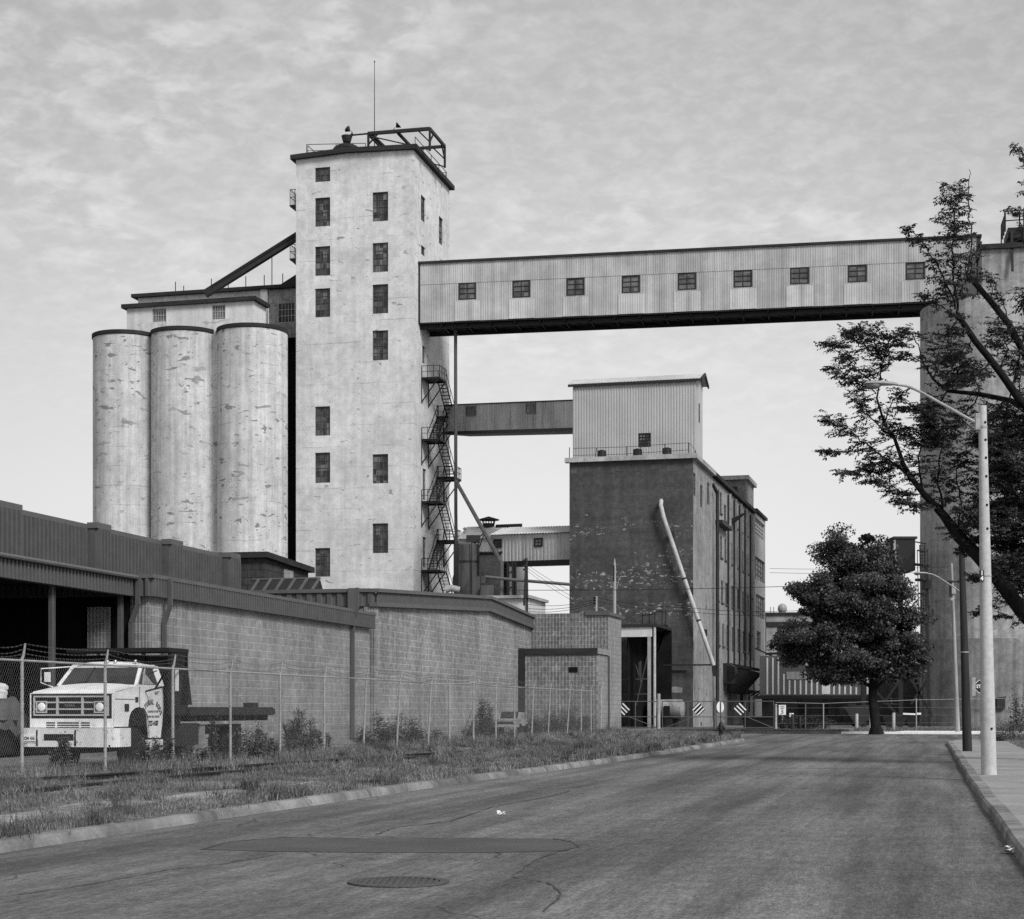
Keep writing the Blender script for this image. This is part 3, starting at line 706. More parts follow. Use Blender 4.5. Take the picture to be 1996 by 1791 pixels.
# pipes beside it
pz0 = T.side(870, 650)[1]
dp = thing('down_pipe', 'long dark vertical pipe dropping from the bridge beside the fire escape', 'pipe', loc=(0, 0, 0))
P = [PX(888, 640, 160.6), PX(888.5, 1000, 160.6), PX(890, 1110, 160.6), PX(885, 1128, 160), PX(886, 1150, 159.6)]
b = MB(); b.tube(P, .16, 10); b.build('pipe_run', M['greypipe'], dp, True)
sp = thing('spout_pipe', 'slanting dark spout pipe running from the fire escape down to the tanks', 'pipe')
P = [PX(889, 938, 158.5), PX(978, 1098, 134), PX(977, 1165, 133.8)]
b = MB(); b.tube(P, .17, 10); b.build('pipe_run', M['greypipe'], sp, True)
b = MB(); b.beam(PX(944, 1038, 143.2), PX(918, 1062, 141.5), .07); b.beam(PX(944, 1040, 143.2), PX(934, 1068, 141.5), .07); b.build('brace', M['steel'], sp)

# ================= conveyor bridge =========================================================================
Bf = Fr(813, 159.6, .188)
BL = Bf.front(1911, 520)[0]; bz0 = Bf.front(1000, 621.5)[1]; bz1 = Bf.front(1000, 506)[1]; BD = 3.9
br = thing('conveyor_bridge', 'long high corrugated metal conveyor bridge with nine small windows', 'bridge', Bf)
cxs = [910.5, 1016, 1121.5, 1229.5, 1339, 1448, 1558.5, 1671, 1784]
tops = [549, 545, 541, 536, 530, 525, 519, 515, 510]
holes = [frect(Bf, c-17-i*.25, c+17.5+i*.25, t, t+35) for i, (c, t) in enumerate(zip(cxs, tops))]
zm_ = bz0+(bz1-bz0)*.655
b = MB(); x = 0.0
edges = [0.0]
for h in holes: edges += [h[0], h[1]]
edges.append(BL)
for i in range(0, len(edges), 2): b.corr((edges[i], 0, 0), (1, 0, 0), edges[i+1]-edges[i], bz0, zm_, (0, -1, 0), .21, .022)
for h in holes:
    b.corr((h[0], 0, 0), (1, 0, 0), h[1]-h[0], bz0, h[2], (0, -1, 0), .21, .022)
    if zm_ > h[3]: b.corr((h[0], 0, 0), (1, 0, 0), h[1]-h[0], h[3], zm_, (0, -1, 0), .21, .022)
b.quad((0, BD, bz0), (0, 0, bz0), (0, 0, bz1), (0, BD, bz1)); b.quad((BL, 0, bz0), (BL, BD, bz0), (BL, BD, bz1), (BL, 0, bz1)); b.quad((BL, BD, bz0), (0, BD, bz0), (0, BD, bz1), (BL, BD, bz1))
b.build('wall', M['corr'], br)
b = MB(); b.corr((0, -.03, 0), (1, 0, 0), BL, zm_-.05, bz1, (0, -1, 0), .21, .022); b.build('upper_wall', M['corr'], br)
b = MB(); b.box(-.15, BL+.1, -.22, BD+.2, bz1, bz1+.2); b.build('roof', M['eave'], br)
b = MB(); b.box(0, BL, .02, BD-.02, bz0-.12, bz0-.01)
for y in (.62, BD-.12): b.beam((0, y, bz0-.3), (BL, y, bz0-.3), .2, .36)
n = 22
for i in range(n+1): xx = BL*i/n; b.beam((xx, .2, bz0-.22), (xx, BD-.2, bz0-.22), .14, .2)
for i in range(n): b.beam((BL*i/n, .3, bz0-.3), (BL*(i+1)/n, BD-.3, bz0-.3), .08, .08)
b.build('floor_frame', M['black'], br)
b = MB(); b.box(-.02, .3, -.1, -.04, bz0, bz1); b.box(BL-.32, BL+.02, -.1, -.04, bz0, bz1); b.build('end_trim', M['steel'], br)
for i, h in enumerate(holes):
    window(br, 'f', -.05, h, 2, 3, M['frame_dark'], M['pane_bridge'], .08, .05, .12)
    b = MB(); b.corr((h[0]-.35, -.045, 0), (1, 0, 0), h[1]-h[0]+.7, bz0+.02, h[2]-.12, (0, -1, 0), .21, .02); b.build('repair_sheet', M['corr_pale'], br)

# ================= silos ====================================================================================
SPEC = [(246.5, 160.6, 64), (362, 159.2, 66), (492.5, 158, 68)]
labs = ['pale concrete grain silo at the left end of the row of three', 'pale concrete grain silo in the middle of the row of three', 'pale concrete grain silo beside the dark recess of the tower']
zs = 35.45; cen = []
for (px, Y, hw), lab in zip(SPEC, labs):
    r = hw/F*Y*.998; c = PX(px, HY, Y); cen.append((c, r))
    s = thing('grain_silo', lab, 'silo', loc=(c.x, c.y, 0), group='row of white grain silos'); s.rotation_euler = (0, 0, rnd.uniform(-.5, .5))
    b = MB(); b.lathe([(r, 0), (r, zs)], n=96, cap=False); b.build('shell', M['silo'], s, True)
    b = MB(); b.lathe([(r+.001, zs-.02), (r+.1, zs+.03), (r+.1, zs+.36), (r*.5, zs+.5), (0, zs+.54)], n=72); b.build('rim', M['eave'], s, True)
for (c0, r0), (c1, r1) in zip(cen, cen[1:]):
    d = (c1-c0); m = c0.lerp(c1, r0/(r0+r1)); nrm = Vector((d.y, -d.x, 0)).normalized(); ln = d.normalized()
    if nrm.y > 0: nrm = -nrm
    b = MB(); p = m+nrm*.9
    b.prism([Vector(tuple(p-ln*1.4))+Vector((0, 0, 1)), Vector(tuple(p+ln*1.4))+Vector((0, 0, 1)), m+ln*.8-nrm*.6+Vector((0, 0, 1)), m-ln*.8-nrm*.6+Vector((0, 0, 1))], (0, 0, zs-1.2))
    o = b.build('silo_joint', M['silo']); tag(o, 'narrow concrete web joining '+('left and middle silos' if c0 == cen[0][0] else 'middle and right silos'), 'wall')
# houses on the silos
Gf = Fr(494, 158.5, .26)
gx0 = Gf.front(247, 610)[0]; gy1 = Gf.side(518, 600)[0]; gzt = Gf.front(494, 586)[1]; gz0 = zs+.4
g = thing('gallery_house', 'white rooftop gallery house with two barred windows above the silos', 'building', Gf)
gh = [frect(Gf, 297, 324, 601, 640), frect(Gf, 413, 439, 594, 632)]
b = MB(); b.wall('f', 0, gx0, 0, gz0, gzt, gh, .15); b.wall('s', 0, 0, gy1, gz0, gzt); b.quad((gx0, gy1, gz0), (gx0, 0, gz0), (gx0, 0, gzt), (gx0, gy1, gzt)); b.build('wall', M['silo_house'], g)
b = MB(); b.box(gx0-.4, .35, -.35, gy1+.2, gzt, gzt+.36); b.build('roof', M['eave'], g)
for h in gh: window(g, 'f', 0, h, 5, 3, M['frame_pale'], M['pane_dusty'], .1, .05, .06)
Hf = Fr(577, 165, .26); hx0 = Hf.front(269, 590)[0]; hxp = Hf.front(516, 590)[0]; hzt = Hf.front(516, 565)[1]
g = thing('distribution_house', 'taller rooftop house with long dark eave behind the gallery house', 'building', Hf)
b = MB(); b.wall('f', 0, hx0, hxp, 30, hzt); b.box(hxp-.35, hxp+.35, -.25, 0, 30, hzt-.002); b.quad((hx0, 6, 30), (hx0, 0, 30), (hx0, 0, hzt), (hx0, 6, hzt)); b.build('wall', M['silo_house'], g)
hh = [frect(Hf, 541, 574, 589, 628)]
b = MB(); b.wall('f', .12, hxp+.352, .5, 36.7, hzt-.002, hh, .12); b.build('grey_wall', M['grey_conc'], g)
window(g, 'f', .12, hh[0], 5, 3, M['frame_pale'], M['pane_dark'], .08, .05, .06)
b = MB(); b.box(hx0-.5, .5, -.5, 6, hzt, hzt+.32); b.build('roof', M['eave'], g)
for px, top in ((342, 549), (358, 557), (412, 543), (445, 545), (479, 538), (530, 500), (515, 536), (551, 533)):
    x = Hf.front(px, 560, 1.0)[0]; b = MB(); b.tube([(x, 1.0, hzt+.3), (x, 1.0, Hf.front(px, top, 1.0)[1])], .045, 5); b.build('vent_rod', M['steel'], g)
b = MB(); x0 = Hf.front(538, 560)[0]; b.prism([(x0-.3, .6, hzt+.32), (x0+1.9, .6, hzt+.32), (x0+1.9, .6, hzt+1.5)], (0, 2, 0)); b.build('roof_hatch', M['steel'], g)
cg = thing('inclined_conveyor', 'dark sloping conveyor tube climbing from silo roof to the tower', 'conveyor')
b = MB(); b.beam(PX(400, 573, 163.5), PX(585, 457, 162.5), .6, .66); b.build('casing', M['steel'], cg)
b = MB(); b.beam(PX(412, 560, 163.5)+Vector((0, -.36, -.08)), PX(583, 453, 162.5)+Vector((0, -.36, -.08)), .06, .2); b.build('guard_rail', M['black'], cg)
# recess between silos and tower: its shade is the black wall colour
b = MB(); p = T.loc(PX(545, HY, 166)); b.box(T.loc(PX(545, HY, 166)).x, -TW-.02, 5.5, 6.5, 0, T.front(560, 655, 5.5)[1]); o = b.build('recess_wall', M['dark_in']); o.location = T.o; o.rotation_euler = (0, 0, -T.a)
tag(o, 'wall in painted black shade closing the gap between silos and tower', 'wall')
# ================= left works: shed, block warehouse, hall, annexe ============================================
p720 = PX(720, HY, 81.0)
Af = Fr(290, 57.94, .236); AL = Af.loc(p720).y
zc, zcb, zfb = 5.97, 5.84, 5.24; SX = -.60; GZ = .1
def downpipe(parent, fr_x, y, z0, z1, kink=True, out=.14, off=.35):
    b = MB(); P = [(fr_x+off, y, z1), (fr_x+off, y, z1-.9), (fr_x+out, y, z1-1.5), (fr_x+out, y, z0)] if kink else [(fr_x+out, y, z1), (fr_x+out, y, z0)]
    for p, q in zip(P, P[1:]): b.beam(p, q, .14, .12)
    b.build('downpipe', M['brown'], parent)
wa = thing('block_warehouse', 'long ribbed concrete block warehouse with dark metal fascia behind the truck', 'building', Af)
b = MB(); b.wall('s', 0, 0, AL, GZ-.3, zfb+.1); b.wall('f', 0, -18, 0, GZ-.3, zfb+.1); b.build('wall', M['block_ribbed'], wa)
b = MB(); b.corr((.16, -.16, 0), (0, 1, 0), AL+.3, zfb, zcb, (1, 0, 0), .23, .11, .45); b.corr((-18, -.16, 0), (1, 0, 0), 18.16, zfb, zcb, (0, -1, 0), .23, .11, .45)
b.quad((0, -.16, zfb), (.17, -.16, zfb), (.17, AL+.2, zfb), (0, AL+.2, zfb)); b.build('fascia', M['brown'], wa)
b = MB(); b.box(-.1, .28, -.28, AL+.15, zcb, zc); b.box(-18, -.1, -.28, .1, zcb, zc); b.build('coping', M['brown_cap'], wa)
b = MB(); b.box(-18, -.1, .1, AL+14, zcb-.3, zcb-.1); b.build('roof', M['roofing'], wa)
downpipe(wa, 0, Af.side(313, 1200)[0], GZ, zcb+.05); downpipe(wa, 0, Af.side(682, 1200)[0], GZ, zcb+1.1)
# shed bay to the near side
sy0 = -26
sh_ = thing('open_shed', 'open fronted dark loading shed with ribbed metal fascia at left edge', 'building', Af)
b = MB(); b.corr((SX+.16, sy0, 0), (0, 1, 0), -sy0-.42, zfb, zcb, (1, 0, 0), .22, .1, .45); b.quad((SX-.1, sy0, zfb), (SX+.17, sy0, zfb), (SX+.17, -.25, zfb), (SX-.1, -.25, zfb)); b.build('fascia', M['brown'], sh_)
b = MB(); b.box(SX-.1, SX+.3, sy0, -.3, zcb, zc-.04); b.tube([(SX+.34, sy0, zc-.12), (SX+.34, -.3, zc-.12)], .07, 8); b.build('coping', M['brown_cap'], sh_)
b = MB(); b.box(-14, SX-.1, sy0, -.01, zcb-.2, zcb); b.build('roof', M['roofing'], sh_)
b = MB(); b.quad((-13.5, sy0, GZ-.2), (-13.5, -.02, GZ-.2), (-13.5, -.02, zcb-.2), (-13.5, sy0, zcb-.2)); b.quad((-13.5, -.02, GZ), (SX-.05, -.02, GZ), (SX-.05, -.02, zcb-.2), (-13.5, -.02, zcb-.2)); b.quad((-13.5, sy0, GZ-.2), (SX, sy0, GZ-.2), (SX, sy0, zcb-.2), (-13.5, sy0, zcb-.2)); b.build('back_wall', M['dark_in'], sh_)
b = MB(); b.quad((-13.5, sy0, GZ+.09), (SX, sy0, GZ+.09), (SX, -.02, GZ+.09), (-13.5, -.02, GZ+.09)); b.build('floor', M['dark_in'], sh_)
yc = Af.side(108, 1200, SX)[0]
for y, w in ((yc, .13), (yc-8.5, .13), (-.62, .13)):
    b = MB(); b.box(SX-.05-w, SX-.05, y-.1, y-.085, GZ, zfb+.2); b.box(SX-.05-w, SX-.05, y+.085, y+.1, GZ, zfb+.2); b.box(SX-.08-w/2, SX-.02-w/2, y-.09, y+.09, GZ, zfb+.2); b.build('post', M['brown'], sh_)
b = MB(); b.box(SX-1.5, SX-.75, -.25, -.05, GZ, 4.9); b.build('inner_pier', M['block_ribbed'], sh_)
b = MB(); b.box(-13.4, -9.5, yc-12, yc-4.5, GZ, 3.2); b.build('inner_block_wall', M['block_ribbed'], sh_)
downpipe(sh_, SX, -.28, GZ, zcb+.02, True, .1, .34)
# upper ribbed parapet
Uf = Fr(445, 79.7, .236)
up = thing('upper_parapet', 'tall ribbed dark metal parapet wall with pilasters above the shed', 'building', Uf)
z1 = Uf.side(445, 1086)[1]; uz0 = 5.9
ys_ = [Uf.side(a, 1100)[0] for a in (13, 164, 189, 309, 331, 427)]
b = MB(); y0 = -34
spans = [(y0, ys_[0]-2.2), (ys_[0], ys_[1]), (ys_[2], ys_[3]), (ys_[4], ys_[5])]
for a, c in spans:
    if c > a: b.corr((0, a, 0), (0, 1, 0), c-a, uz0, z1-.12, (1, 0, 0), .3, .2, .4)
pil = [(ys_[0]-2.2, ys_[0]), (ys_[1], ys_[2]), (ys_[3], ys_[4]), (ys_[5], 0)]
for a, c in pil:
    b.corr((.45, a, 0), (0, 1, 0), c-a, uz0, z1-.1, (1, 0, 0), .3, .2, .4); b.quad((-.1, a, uz0), (.45, a, uz0), (.45, a, z1-.1), (-.1, a, z1-.1)); b.quad((-.1, c, uz0), (.45, c, uz0), (.45, c, z1-.1), (-.1, c, z1-.1))
b.quad((-20, 0, uz0), (0, 0, uz0), (0, 0, z1-.12), (-20, 0, z1-.12)); b.build('wall', M['brown'], up)
b = MB(); b.box(-.3, .14, y0, -.01, z1-.12, z1+.06)
for a, c in pil: b.box(.14, .58, a-.05, c+.05, z1-.1, z1+.12)
b.build('coping', M['brown_cap'], up)
b = MB(); b.box(-20, -.3, y0, 0, z1-.3, z1-.15); b.build('roof', M['roofing'], up)
b = MB()
for k in range(26):
    y = ys_[0]+k*.55+rnd.uniform(-.1, .1); b.box(.5, .7, y, y+.2, 5.98, 6.1)
b.build('gutter_bracket', M['steel'], up)
# brick penthouse and skylight
Kf = Fr(515, 97, .236); kz = Kf.side(515, 1087)[1]; ky = Kf.side(601, 1120)[0]; kzb = Kf.side(601, 1116)[1]
k = thing('brick_penthouse', 'small dark brick penthouse with sloping flat roof below the silos', 'building', Kf)
b = MB(); b.wall('f', 0, -9, 0, 5, kz); b.quad((0, 0, 5), (0, ky, 5), (0, ky, kzb), (0, 0, kz)); b.build('wall', M['brick_dark'], k)
b = MB(); b.add([(-9, -.3, kz), (.3, -.3, kz), (.3, ky+.3, kzb), (-9, ky+.3, kzb), (-9, -.3, kz+.32), (.3, -.3, kz+.32), (.3, ky+.3, kzb+.32), (-9, ky+.3, kzb+.32)], [(3,2,1,0),(4,5,6,7),(0,1,5,4),(1,2,6,5),(2,3,7,6),(3,0,4,7)]); b.build('roof', M['eave'], k)
b = MB(); h = srect(Kf, 553, 571, 1111, 1128); b.box(0, .03, h[0], h[1], h[2], h[3]); b.build('vent_panel', M['facade'], k)
Lf = Fr(612, 90, .236); lz0 = Lf.front(600, 1152)[1]-.3; lz1 = Lf.front(599, 1127.5, .9)[1]; lx0 = Lf.front(479, 1150)[0]
k = thing('skylight', 'slanted ribbed roof skylight in front of the brick penthouse', 'skylight', Lf)
b = MB(); b.prism([(lx0, 0, lz0), (lx0, 1.8, lz0), (lx0, .9, lz1)], (-lx0, 0, 0)); b.build('glazing', M['steel'], k)
b = MB()
for i in range(6):
    x = lx0+.35+(-lx0-.4)*i/5; b.beam((x-.28, -.04, lz0), (x+.05, .88, lz1+.03), .13, .08)
b.beam((lx0, .9, lz1+.02), (0, .9, lz1+.02), .1, .08); b.build('glazing_bar', M['brown_cap'], k)
# hall B
Bh = Fr(729, 81.6, .236); hb = thing('block_hall', 'smooth concrete block hall with a shallow gabled metal fascia', 'building', Bh)
yr = Bh.side(950, 1160)[0]; ye = Bh.side(1035, 1200)[0]
t0 = Bh.side(729, 1147)[1]; tr = Bh.side(950, 1162)[1]; te = Bh.side(1035, 1199.5)[1]; f0 = Bh.side(731, 1182.5)[1]; fr_ = Bh.side(950, 1191.5)[1]; fe_ = Bh.side(1035, 1225)[1]
top = lambda y: t0+(tr-t0)*y/yr if y < yr else tr+(te-tr)*(y-yr)/(ye-yr)
bot = lambda y: f0+(fr_-f0)*y/yr if y < yr else fr_+(fe_-fr_)*(y-yr)/(ye-yr)
b = MB(); b.quad((0, 0, -.2), (0, ye, -.2), (0, ye, fe_+.2), (0, yr, fr_+.2), (0, 0, f0+.2)); b.wall('f', 0, -12, 0, -.2, f0+.2); b.build('wall', M['block'], hb)
b = MB(); b.box(-.42, .12, -.16, -.01, 0, f0-.01); b.box(.02, .12, -.01, .3, 0, f0-.01); b.build('pier', M['block_ribbed'], hb)
for nm, o0, o1, zt_, zb_2, mat in (('coping', .0, .3, lambda y: top(y), lambda y: top(y)-.17, M['brown_cap']), ('lower_trim', .0, .24, lambda y: bot(y)+.2, lambda y: bot(y), M['brown_cap'])):
    b = MB()
    for ya, yb2 in ((-.25, yr), (yr, ye)):
        v = [(o0-.15, ya, zb_2(ya)), (o1, ya, zb_2(ya)), (o1, yb2, zb_2(yb2)), (o0-.15, yb2, zb_2(yb2))]; v += [(p[0], p[1], zt_(p[1])) for p in v]
        b.add(v, [(3,2,1,0),(4,5,6,7),(0,1,5,4),(1,2,6,5),(2,3,7,6),(3,0,4,7)])
    if nm == 'coping': b.box(-22, -.15, -.25, .1, t0-.17, t0)
    b.build(nm, mat, hb)
b = MB(); b.corr((.12, 0, 0), (0, 1, 0), ye, lambda y: bot(y)+.19, 0, (1, 0, 0), .22, .08, .45, lambda y: top(y)-.16)
b.corr((-22, -.1, 0), (1, 0, 0), 22.1, f0+.02, t0-.16, (0, -1, 0), .5, .08, .42); b.build('fascia', M['brown'], hb)
b = MB(); b.quad((-22, 0, t0-.2), (0, 0, t0-.2), (0, yr, tr-.2), (-22, yr, tr-.2)); b.quad((-22, yr, tr-.2), (0, yr, tr-.2), (0, ye, te-.2), (-22, ye, te-.2)); b.build('roof', M['roofing'], hb)
b = MB(); xx = Bh.front(692, 1150)[0]; b.box(xx-.25, xx+.2, -.32, -.18, t0-1.7, t0+.02); b.build('gutter_box', M['brown_cap'], hb)
# annexe
Nf = Fr(1185, 113, .236); nz = Nf.front(1120, 1195)[1]; nyl = Nf.side(1211, 1400)[0]; ny0 = Nf.side(1165.5, 1400)[0]; nx0 = Nf.front(1015, 1400, ny0)[0]
nzl = Nf.front(1165, 1263, ny0)[1]
an = thing('annexe', 'fluted block annexe of two stepped volumes at the end of the fence', 'building', Nf)
b = MB(); b.wall('f', 0, -7.5, -.01, nzl-.2, nz-.005); b.wall('f', ny0, nx0, -.01, -.2, nzl-.3); b.build('fluted_wall', M['block_fluted'], an)
b = MB(); b.wall('s', 0, ny0, 0, -.2, nzl-.3); b.quad((0, 0, -.2), (0, nyl, -.2), (0, nyl, nz), (0, 0, nz)); b.quad((0, nyl, -.2), (-7, nyl, -.2), (-7, nyl, nz), (0, nyl, nz)); b.build('side_wall', M['block_plain'], an)
b = MB(); b.box(nx0-.05, .0, ny0-.12, ny0+.3, nzl-.38, nzl); b.build('cap_band', M['eave'], an)
b = MB(); b.box(.003, .1, ny0-.12, -.002, nzl-.36, nzl-.004); b.build('side_cap', M['block_plain'], an)
b = MB(); x0 = Nf.front(1141, 1194)[0]; b.box(x0, .12, -.12, .2, nz-.16, nz+.1); b.box(-.2, .12, .2, nyl*.96, nz-.14, nz+.06); b.build('flashing', M['brown'], an)
b = MB(); b.box(-7.5, -.2, .2, nyl, nz-.3, nz-.1); b.box(nx0, -.05, ny0+.3, 0, nzl-.25, nzl-.1); b.build('roof', M['roofing'], an)
b = MB(); b.beam((.06, -.02, -.1), (.06, -.02, nzl-.4), .12); b.build('downpipe', M['brown'], an)
b = MB(); h = frect(Nf, 1109, 1126, 1300, 1310, ny0); b.box(h[0], h[1], ny0-.05, ny0-.003, h[2], h[3]); b.build('vent_opening', M['dark_in'], an)
b = MB(); x0 = Nf.front(1012, 1300, ny0)[0]; b.box(nx0-.1, nx0+.28, ny0-.14, ny0-.02, .1, nzl+.02); b.build('corner_gutter', M['steel'], an)

# ================= dark concrete mill ========================================================================
D = Fr(1351, 134, .26); DX = D.front(1110, 1200)[0]; yA = D.side(1388, 1000)[0]; yB = D.side(1470, 1000)[0]; yC = D.side(1490.5, 1000)[0]
zA = D.front(1349, 893)[1]; zB = D.side(1387, 926)[1]; zC = D.side(1471, 998)[1]
mill = thing('concrete_mill', 'dark concrete mill building with white flecks and a long windowed side', 'building', D)
z4 = lambda x: 1090+x/4.477; y4 = lambda y: 700+y/4.477
q3 = lambda x: 1380+x/3.383; r3 = lambda y: 900+y/3.383
hA = [srect(D, z4(a), z4(c), y4(t), y4(bm), ref=z4(a)) for a, c, t, bm in ((1170, 1192, 985, 1185), (1230, 1252, 1090, 1285), (1290, 1312, 1068, 1262))]
rows = [[(60, 72, 176, 318), (87, 100, 197, 332), (115, 130, 278, 382), (152, 165, 304, 398), (187, 203, 332, 430), (222, 235, 358, 458), (257, 272, 382, 480)],
        [(62, 76, 480, 622), (90, 104, 495, 632), (118, 131, 508, 650), (155, 170, 534, 668), (192, 206, 553, 690), (228, 242, 576, 708), (258, 275, 595, 722)],
        [(67, 81, 770, 910), (95, 110, 780, 922), (124, 138, 799, 942), (163, 176, 817, 957), (200, 214, 834, 972), (233, 246, 847, 985), (266, 278, 864, 993)],
        [(75, 88, 1055, 1200), (103, 116, 1065, 1208), (132, 146, 1080, 1225), (167, 180, 1090, 1230), (203, 217, 1102, 1250), (238, 252, 1112, 1246), (273, 287, 1120, 1250)]]
hB = [srect(D, q3(a), q3(c), r3(t), r3(bm), ref=q3(a)) for row in rows for a, c, t, bm in row]
zrows = []
for row in rows:
    hs = [srect(D, q3(a), q3(c), r3(t), r3(bm), ref=q3(a)) for a, c, t, bm in row]
    zr0 = sum(h[2] for h in hs[1:])/(len(hs)-1); zr1 = sum(h[3] for h in hs[1:])/(len(hs)-1); zrows.append((zr0, zr1))
hB = []
for ri, row in enumerate(rows):
    for a, c, t, bm in row:
        h = srect(D, q3(a), q3(c), r3(t), r3(bm), ref=q3(a)); hB.append((h[0], h[1], h[2] if ri == 0 else zrows[ri][0], h[3] if ri == 0 else zrows[ri][1]))
hG = [srect(D, q3(a), q3(c), r3(t), r3(bm), ref=q3(a)) for a, c, t, bm in ((22, 34, 1425, 1600), (150, 160, 1510, 1640), (215, 240, 1510, 1660), (275, 285, 1510, 1650))]
hG = [h for h in hG if h[0] > yA+.2 and h[1] < yB-.2]
hC = [srect(D, q3(a), q3(c), r3(t), r3(bm), ref=q3(a)) for a, c, t, bm in ((303, 371, 358, 472), (306, 373, 618, 766), (312, 378, 868, 1018), (318, 345, 1115, 1240))]
hC = [(max(h[0], yB+.3), min(h[1], yC-.3), h[2], h[3]) for h in hC]
b = MB(); b.wall('f', 0, DX, 0, -.2, zA); b.quad((DX, yB, -.2), (DX, 0, -.2), (DX, 0, zA), (DX, yB, zA)); b.build('front_wall', M['dark_conc'], mill)
b = MB(); b.wall('s', 0, 0, yA, -.2, zA, hA, .14); b.wall('s', -.12, yA, yB, -.2, zB, hB+hG, .14); b.quad((-.12, yA, -.2), (0, yA, -.2), (0, yA, zA), (-.12, yA, zA)); b.quad((0, yA, zB), (-8, yA, zB), (-8, yA, zA), (0, yA, zA)); b.build('side_wall', M['facade'], mill)
b = MB(); b.wall('s', .06, yB, yC, -.2, zC, hC, .25); b.quad((.06, yB, -.2), (-.3, yB, -.2), (-.3, yB, zC), (.06, yB, zC)); b.quad((-8, yC, -.2), (.06, yC, -.2), (.06, yC, zC), (-8, yC, zC)); b.build('far_wing_wall', M['facade_pale'], mill)
for h in hA: window(mill, 's', 0, h, 2, 5, M['frame'], M['pane_dark'], .1, .05, .08)
for i, h in enumerate(hB): window(mill, 's', -.12, h, 2, 4, M['frame'], M['pane_dusty'] if i % 7 > 2 else M['pane_dark'], .09, .07, .1, sill=M['grey_dark'])
for h in hG: window(mill, 's', -.12, h, 2, 4, M['frame_dark'], M['pane_dark'], .2, .07, .1)
for i, h in enumerate(hC): window(mill, 's', .06, h, 4, 4, M['frame_pale'] if i == 0 else M['frame'], M['pane_dusty'], .2, .12, .12)
b = MB(); b.box(DX-.32, .34, -.34, .25, zA-.02, zA+.34); b.box(-.25, .34, .25, yA+.05, zA-.02, zA+.335); b.build('cornice', M['trim_conc'], mill)
b = MB(); b.box(DX, -.3, .3, yA, zA-.5, zA-.3); b.box(-8, -.2, yA, yB, zB-.02, zB+.1); b.box(-8, -.1, yB, yC, zC-.02, zC+.06); b.build('roof', M['roofing'], mill)
b = MB(); b.box(-.4, .22, yA+.06, yB+.1, zB+.1, zB+.42); b.build('eave', M['eave'], mill)
b = MB(); b.box(-.3, .3, yB+.12, yC+.2, zC+.06, zC+.34); b.build('far_eave', M['eave'], mill)
for px in (146, 184, 219, 254, 291):
    y = D.side(q3(px), 1200)[0]; b = MB(); b.box(-.12, .1, y-.09, y+.09, D.side(q3(px), r3(1310))[1], zB-.15); b.build('pilaster', M['facade'], mill)
for px in (137, 176, 211, 247, 283):
    y = D.side(q3(px), 1200)[0]; b = MB(); b.box(-.1, .04, y-.06, y+.06, 5.6, zB-.35); b.build('dark_strip', M['steel'], mill)  # thin dark upright strips beside the pilasters
y = D.side(1391.5, 1200)[0]; b = MB(); b.tube([(.3, y, D.side(1391, 955)[1]), (.3, y, 1.2)], .14, 8); b.tube([(.0, y-.7, D.side(1391, 945)[1]), (.3, y, D.side(1391, 962)[1])], .14, 8); b.build('downpipe', M['steel'], mill)
b = MB(); h = srect(D, 1397, 1414, 1010, 1020, ref=1397); b.box(-.12, .5, h[0], h[1]+1, h[2], h[2]+.3); b.build('ledge', M['steel'], mill)
b = MB(); h = srect(D, q3(160), q3(190), r3(375), r3(405), ref=q3(160)); b.prism([(-.1, h[0], h[2]), (1.0, h[0], h[2]+.9), (-.1, h[0], h[3])], (0, 1.2, 0)); b.build('window_hood', M['steel'], mill)
for i in range(8):
    x = DX*(1-(i+.5)/8)+rnd.uniform(-.3, .3); w = rnd.uniform(.25, .5); z = zA-.85+rnd.uniform(-.1, .1); b = MB(); b.box(x-w, x+w, -.012, .0, z, z+.45); b.build('paint_patch', M['grey_dark'], mill)
h = frect(D, 1288, 1330, 1338, 1350); b = MB()
b.prism([(h[0], -.015, h[2]), (h[1], -.015, h[2]), (h[1], -.015, h[3]-.1), (h[0]+1.2, -.015, h[3]), (h[0], -.015, h[3]-.15)], (0, .013, 0)); b.build('paint_patch', M['facade'], mill)
# rail, lamps etc. on the parapet
b = MB()
for px, tp in ((1110, 872), (1161, 873), (1222, 870), (1249, 868), (1296, 865), (1343, 863)):
    a = D.front(px, 889); c = D.front(px+rnd.uniform(-1, 3), tp); b.tube([(a[0], -.05, zA+.3), (c[0], -.05, c[1])], .035, 5)
p = [D.front(px, y) for px, y in ((1118, 874), (1161, 873), (1222, 871), (1296, 866), (1343, 863))]
for a, c in zip(p, p[1:]): b.tube([(a[0], -.05, a[1]), (c[0], -.05, c[1])], .018, 4); b.tube([(a[0], -.05, a[1]-.55), (c[0], -.05, c[1]-.55)], .018, 4)
a = D.front(1343, 863); b.tube([(a[0], -.05, a[1]), (a[0], 3.4, a[1]-.1)], .018, 4); b.tube([(a[0], 3.4, zA+.3), (a[0], 3.4, a[1]-.1)], .03, 5)
b.build('parapet_rail', M['steel'], mill)
for px, lab in ((1173, 'left'), (1243, 'middle'), (1300, 'right')):
    c = D.front(px, 884, .5); b = MB(); b.lathe([(.36, zA+.3), (.36, zA+.9), (.1, zA+.98)], (c[0], .5, 0), 14); o = b.build('roof_drum', M['steel']); o.location = D.o; o.rotation_euler = (0, 0, -D.a)
    tag(o, {'left': 'squat dark drum on the mill parapet farthest from the corner', 'middle': 'squat dark drum under the window of the metal house', 'right': 'squat dark drum on the mill parapet nearest the corner'}[lab], 'drum', 'dark drums on the mill parapet')
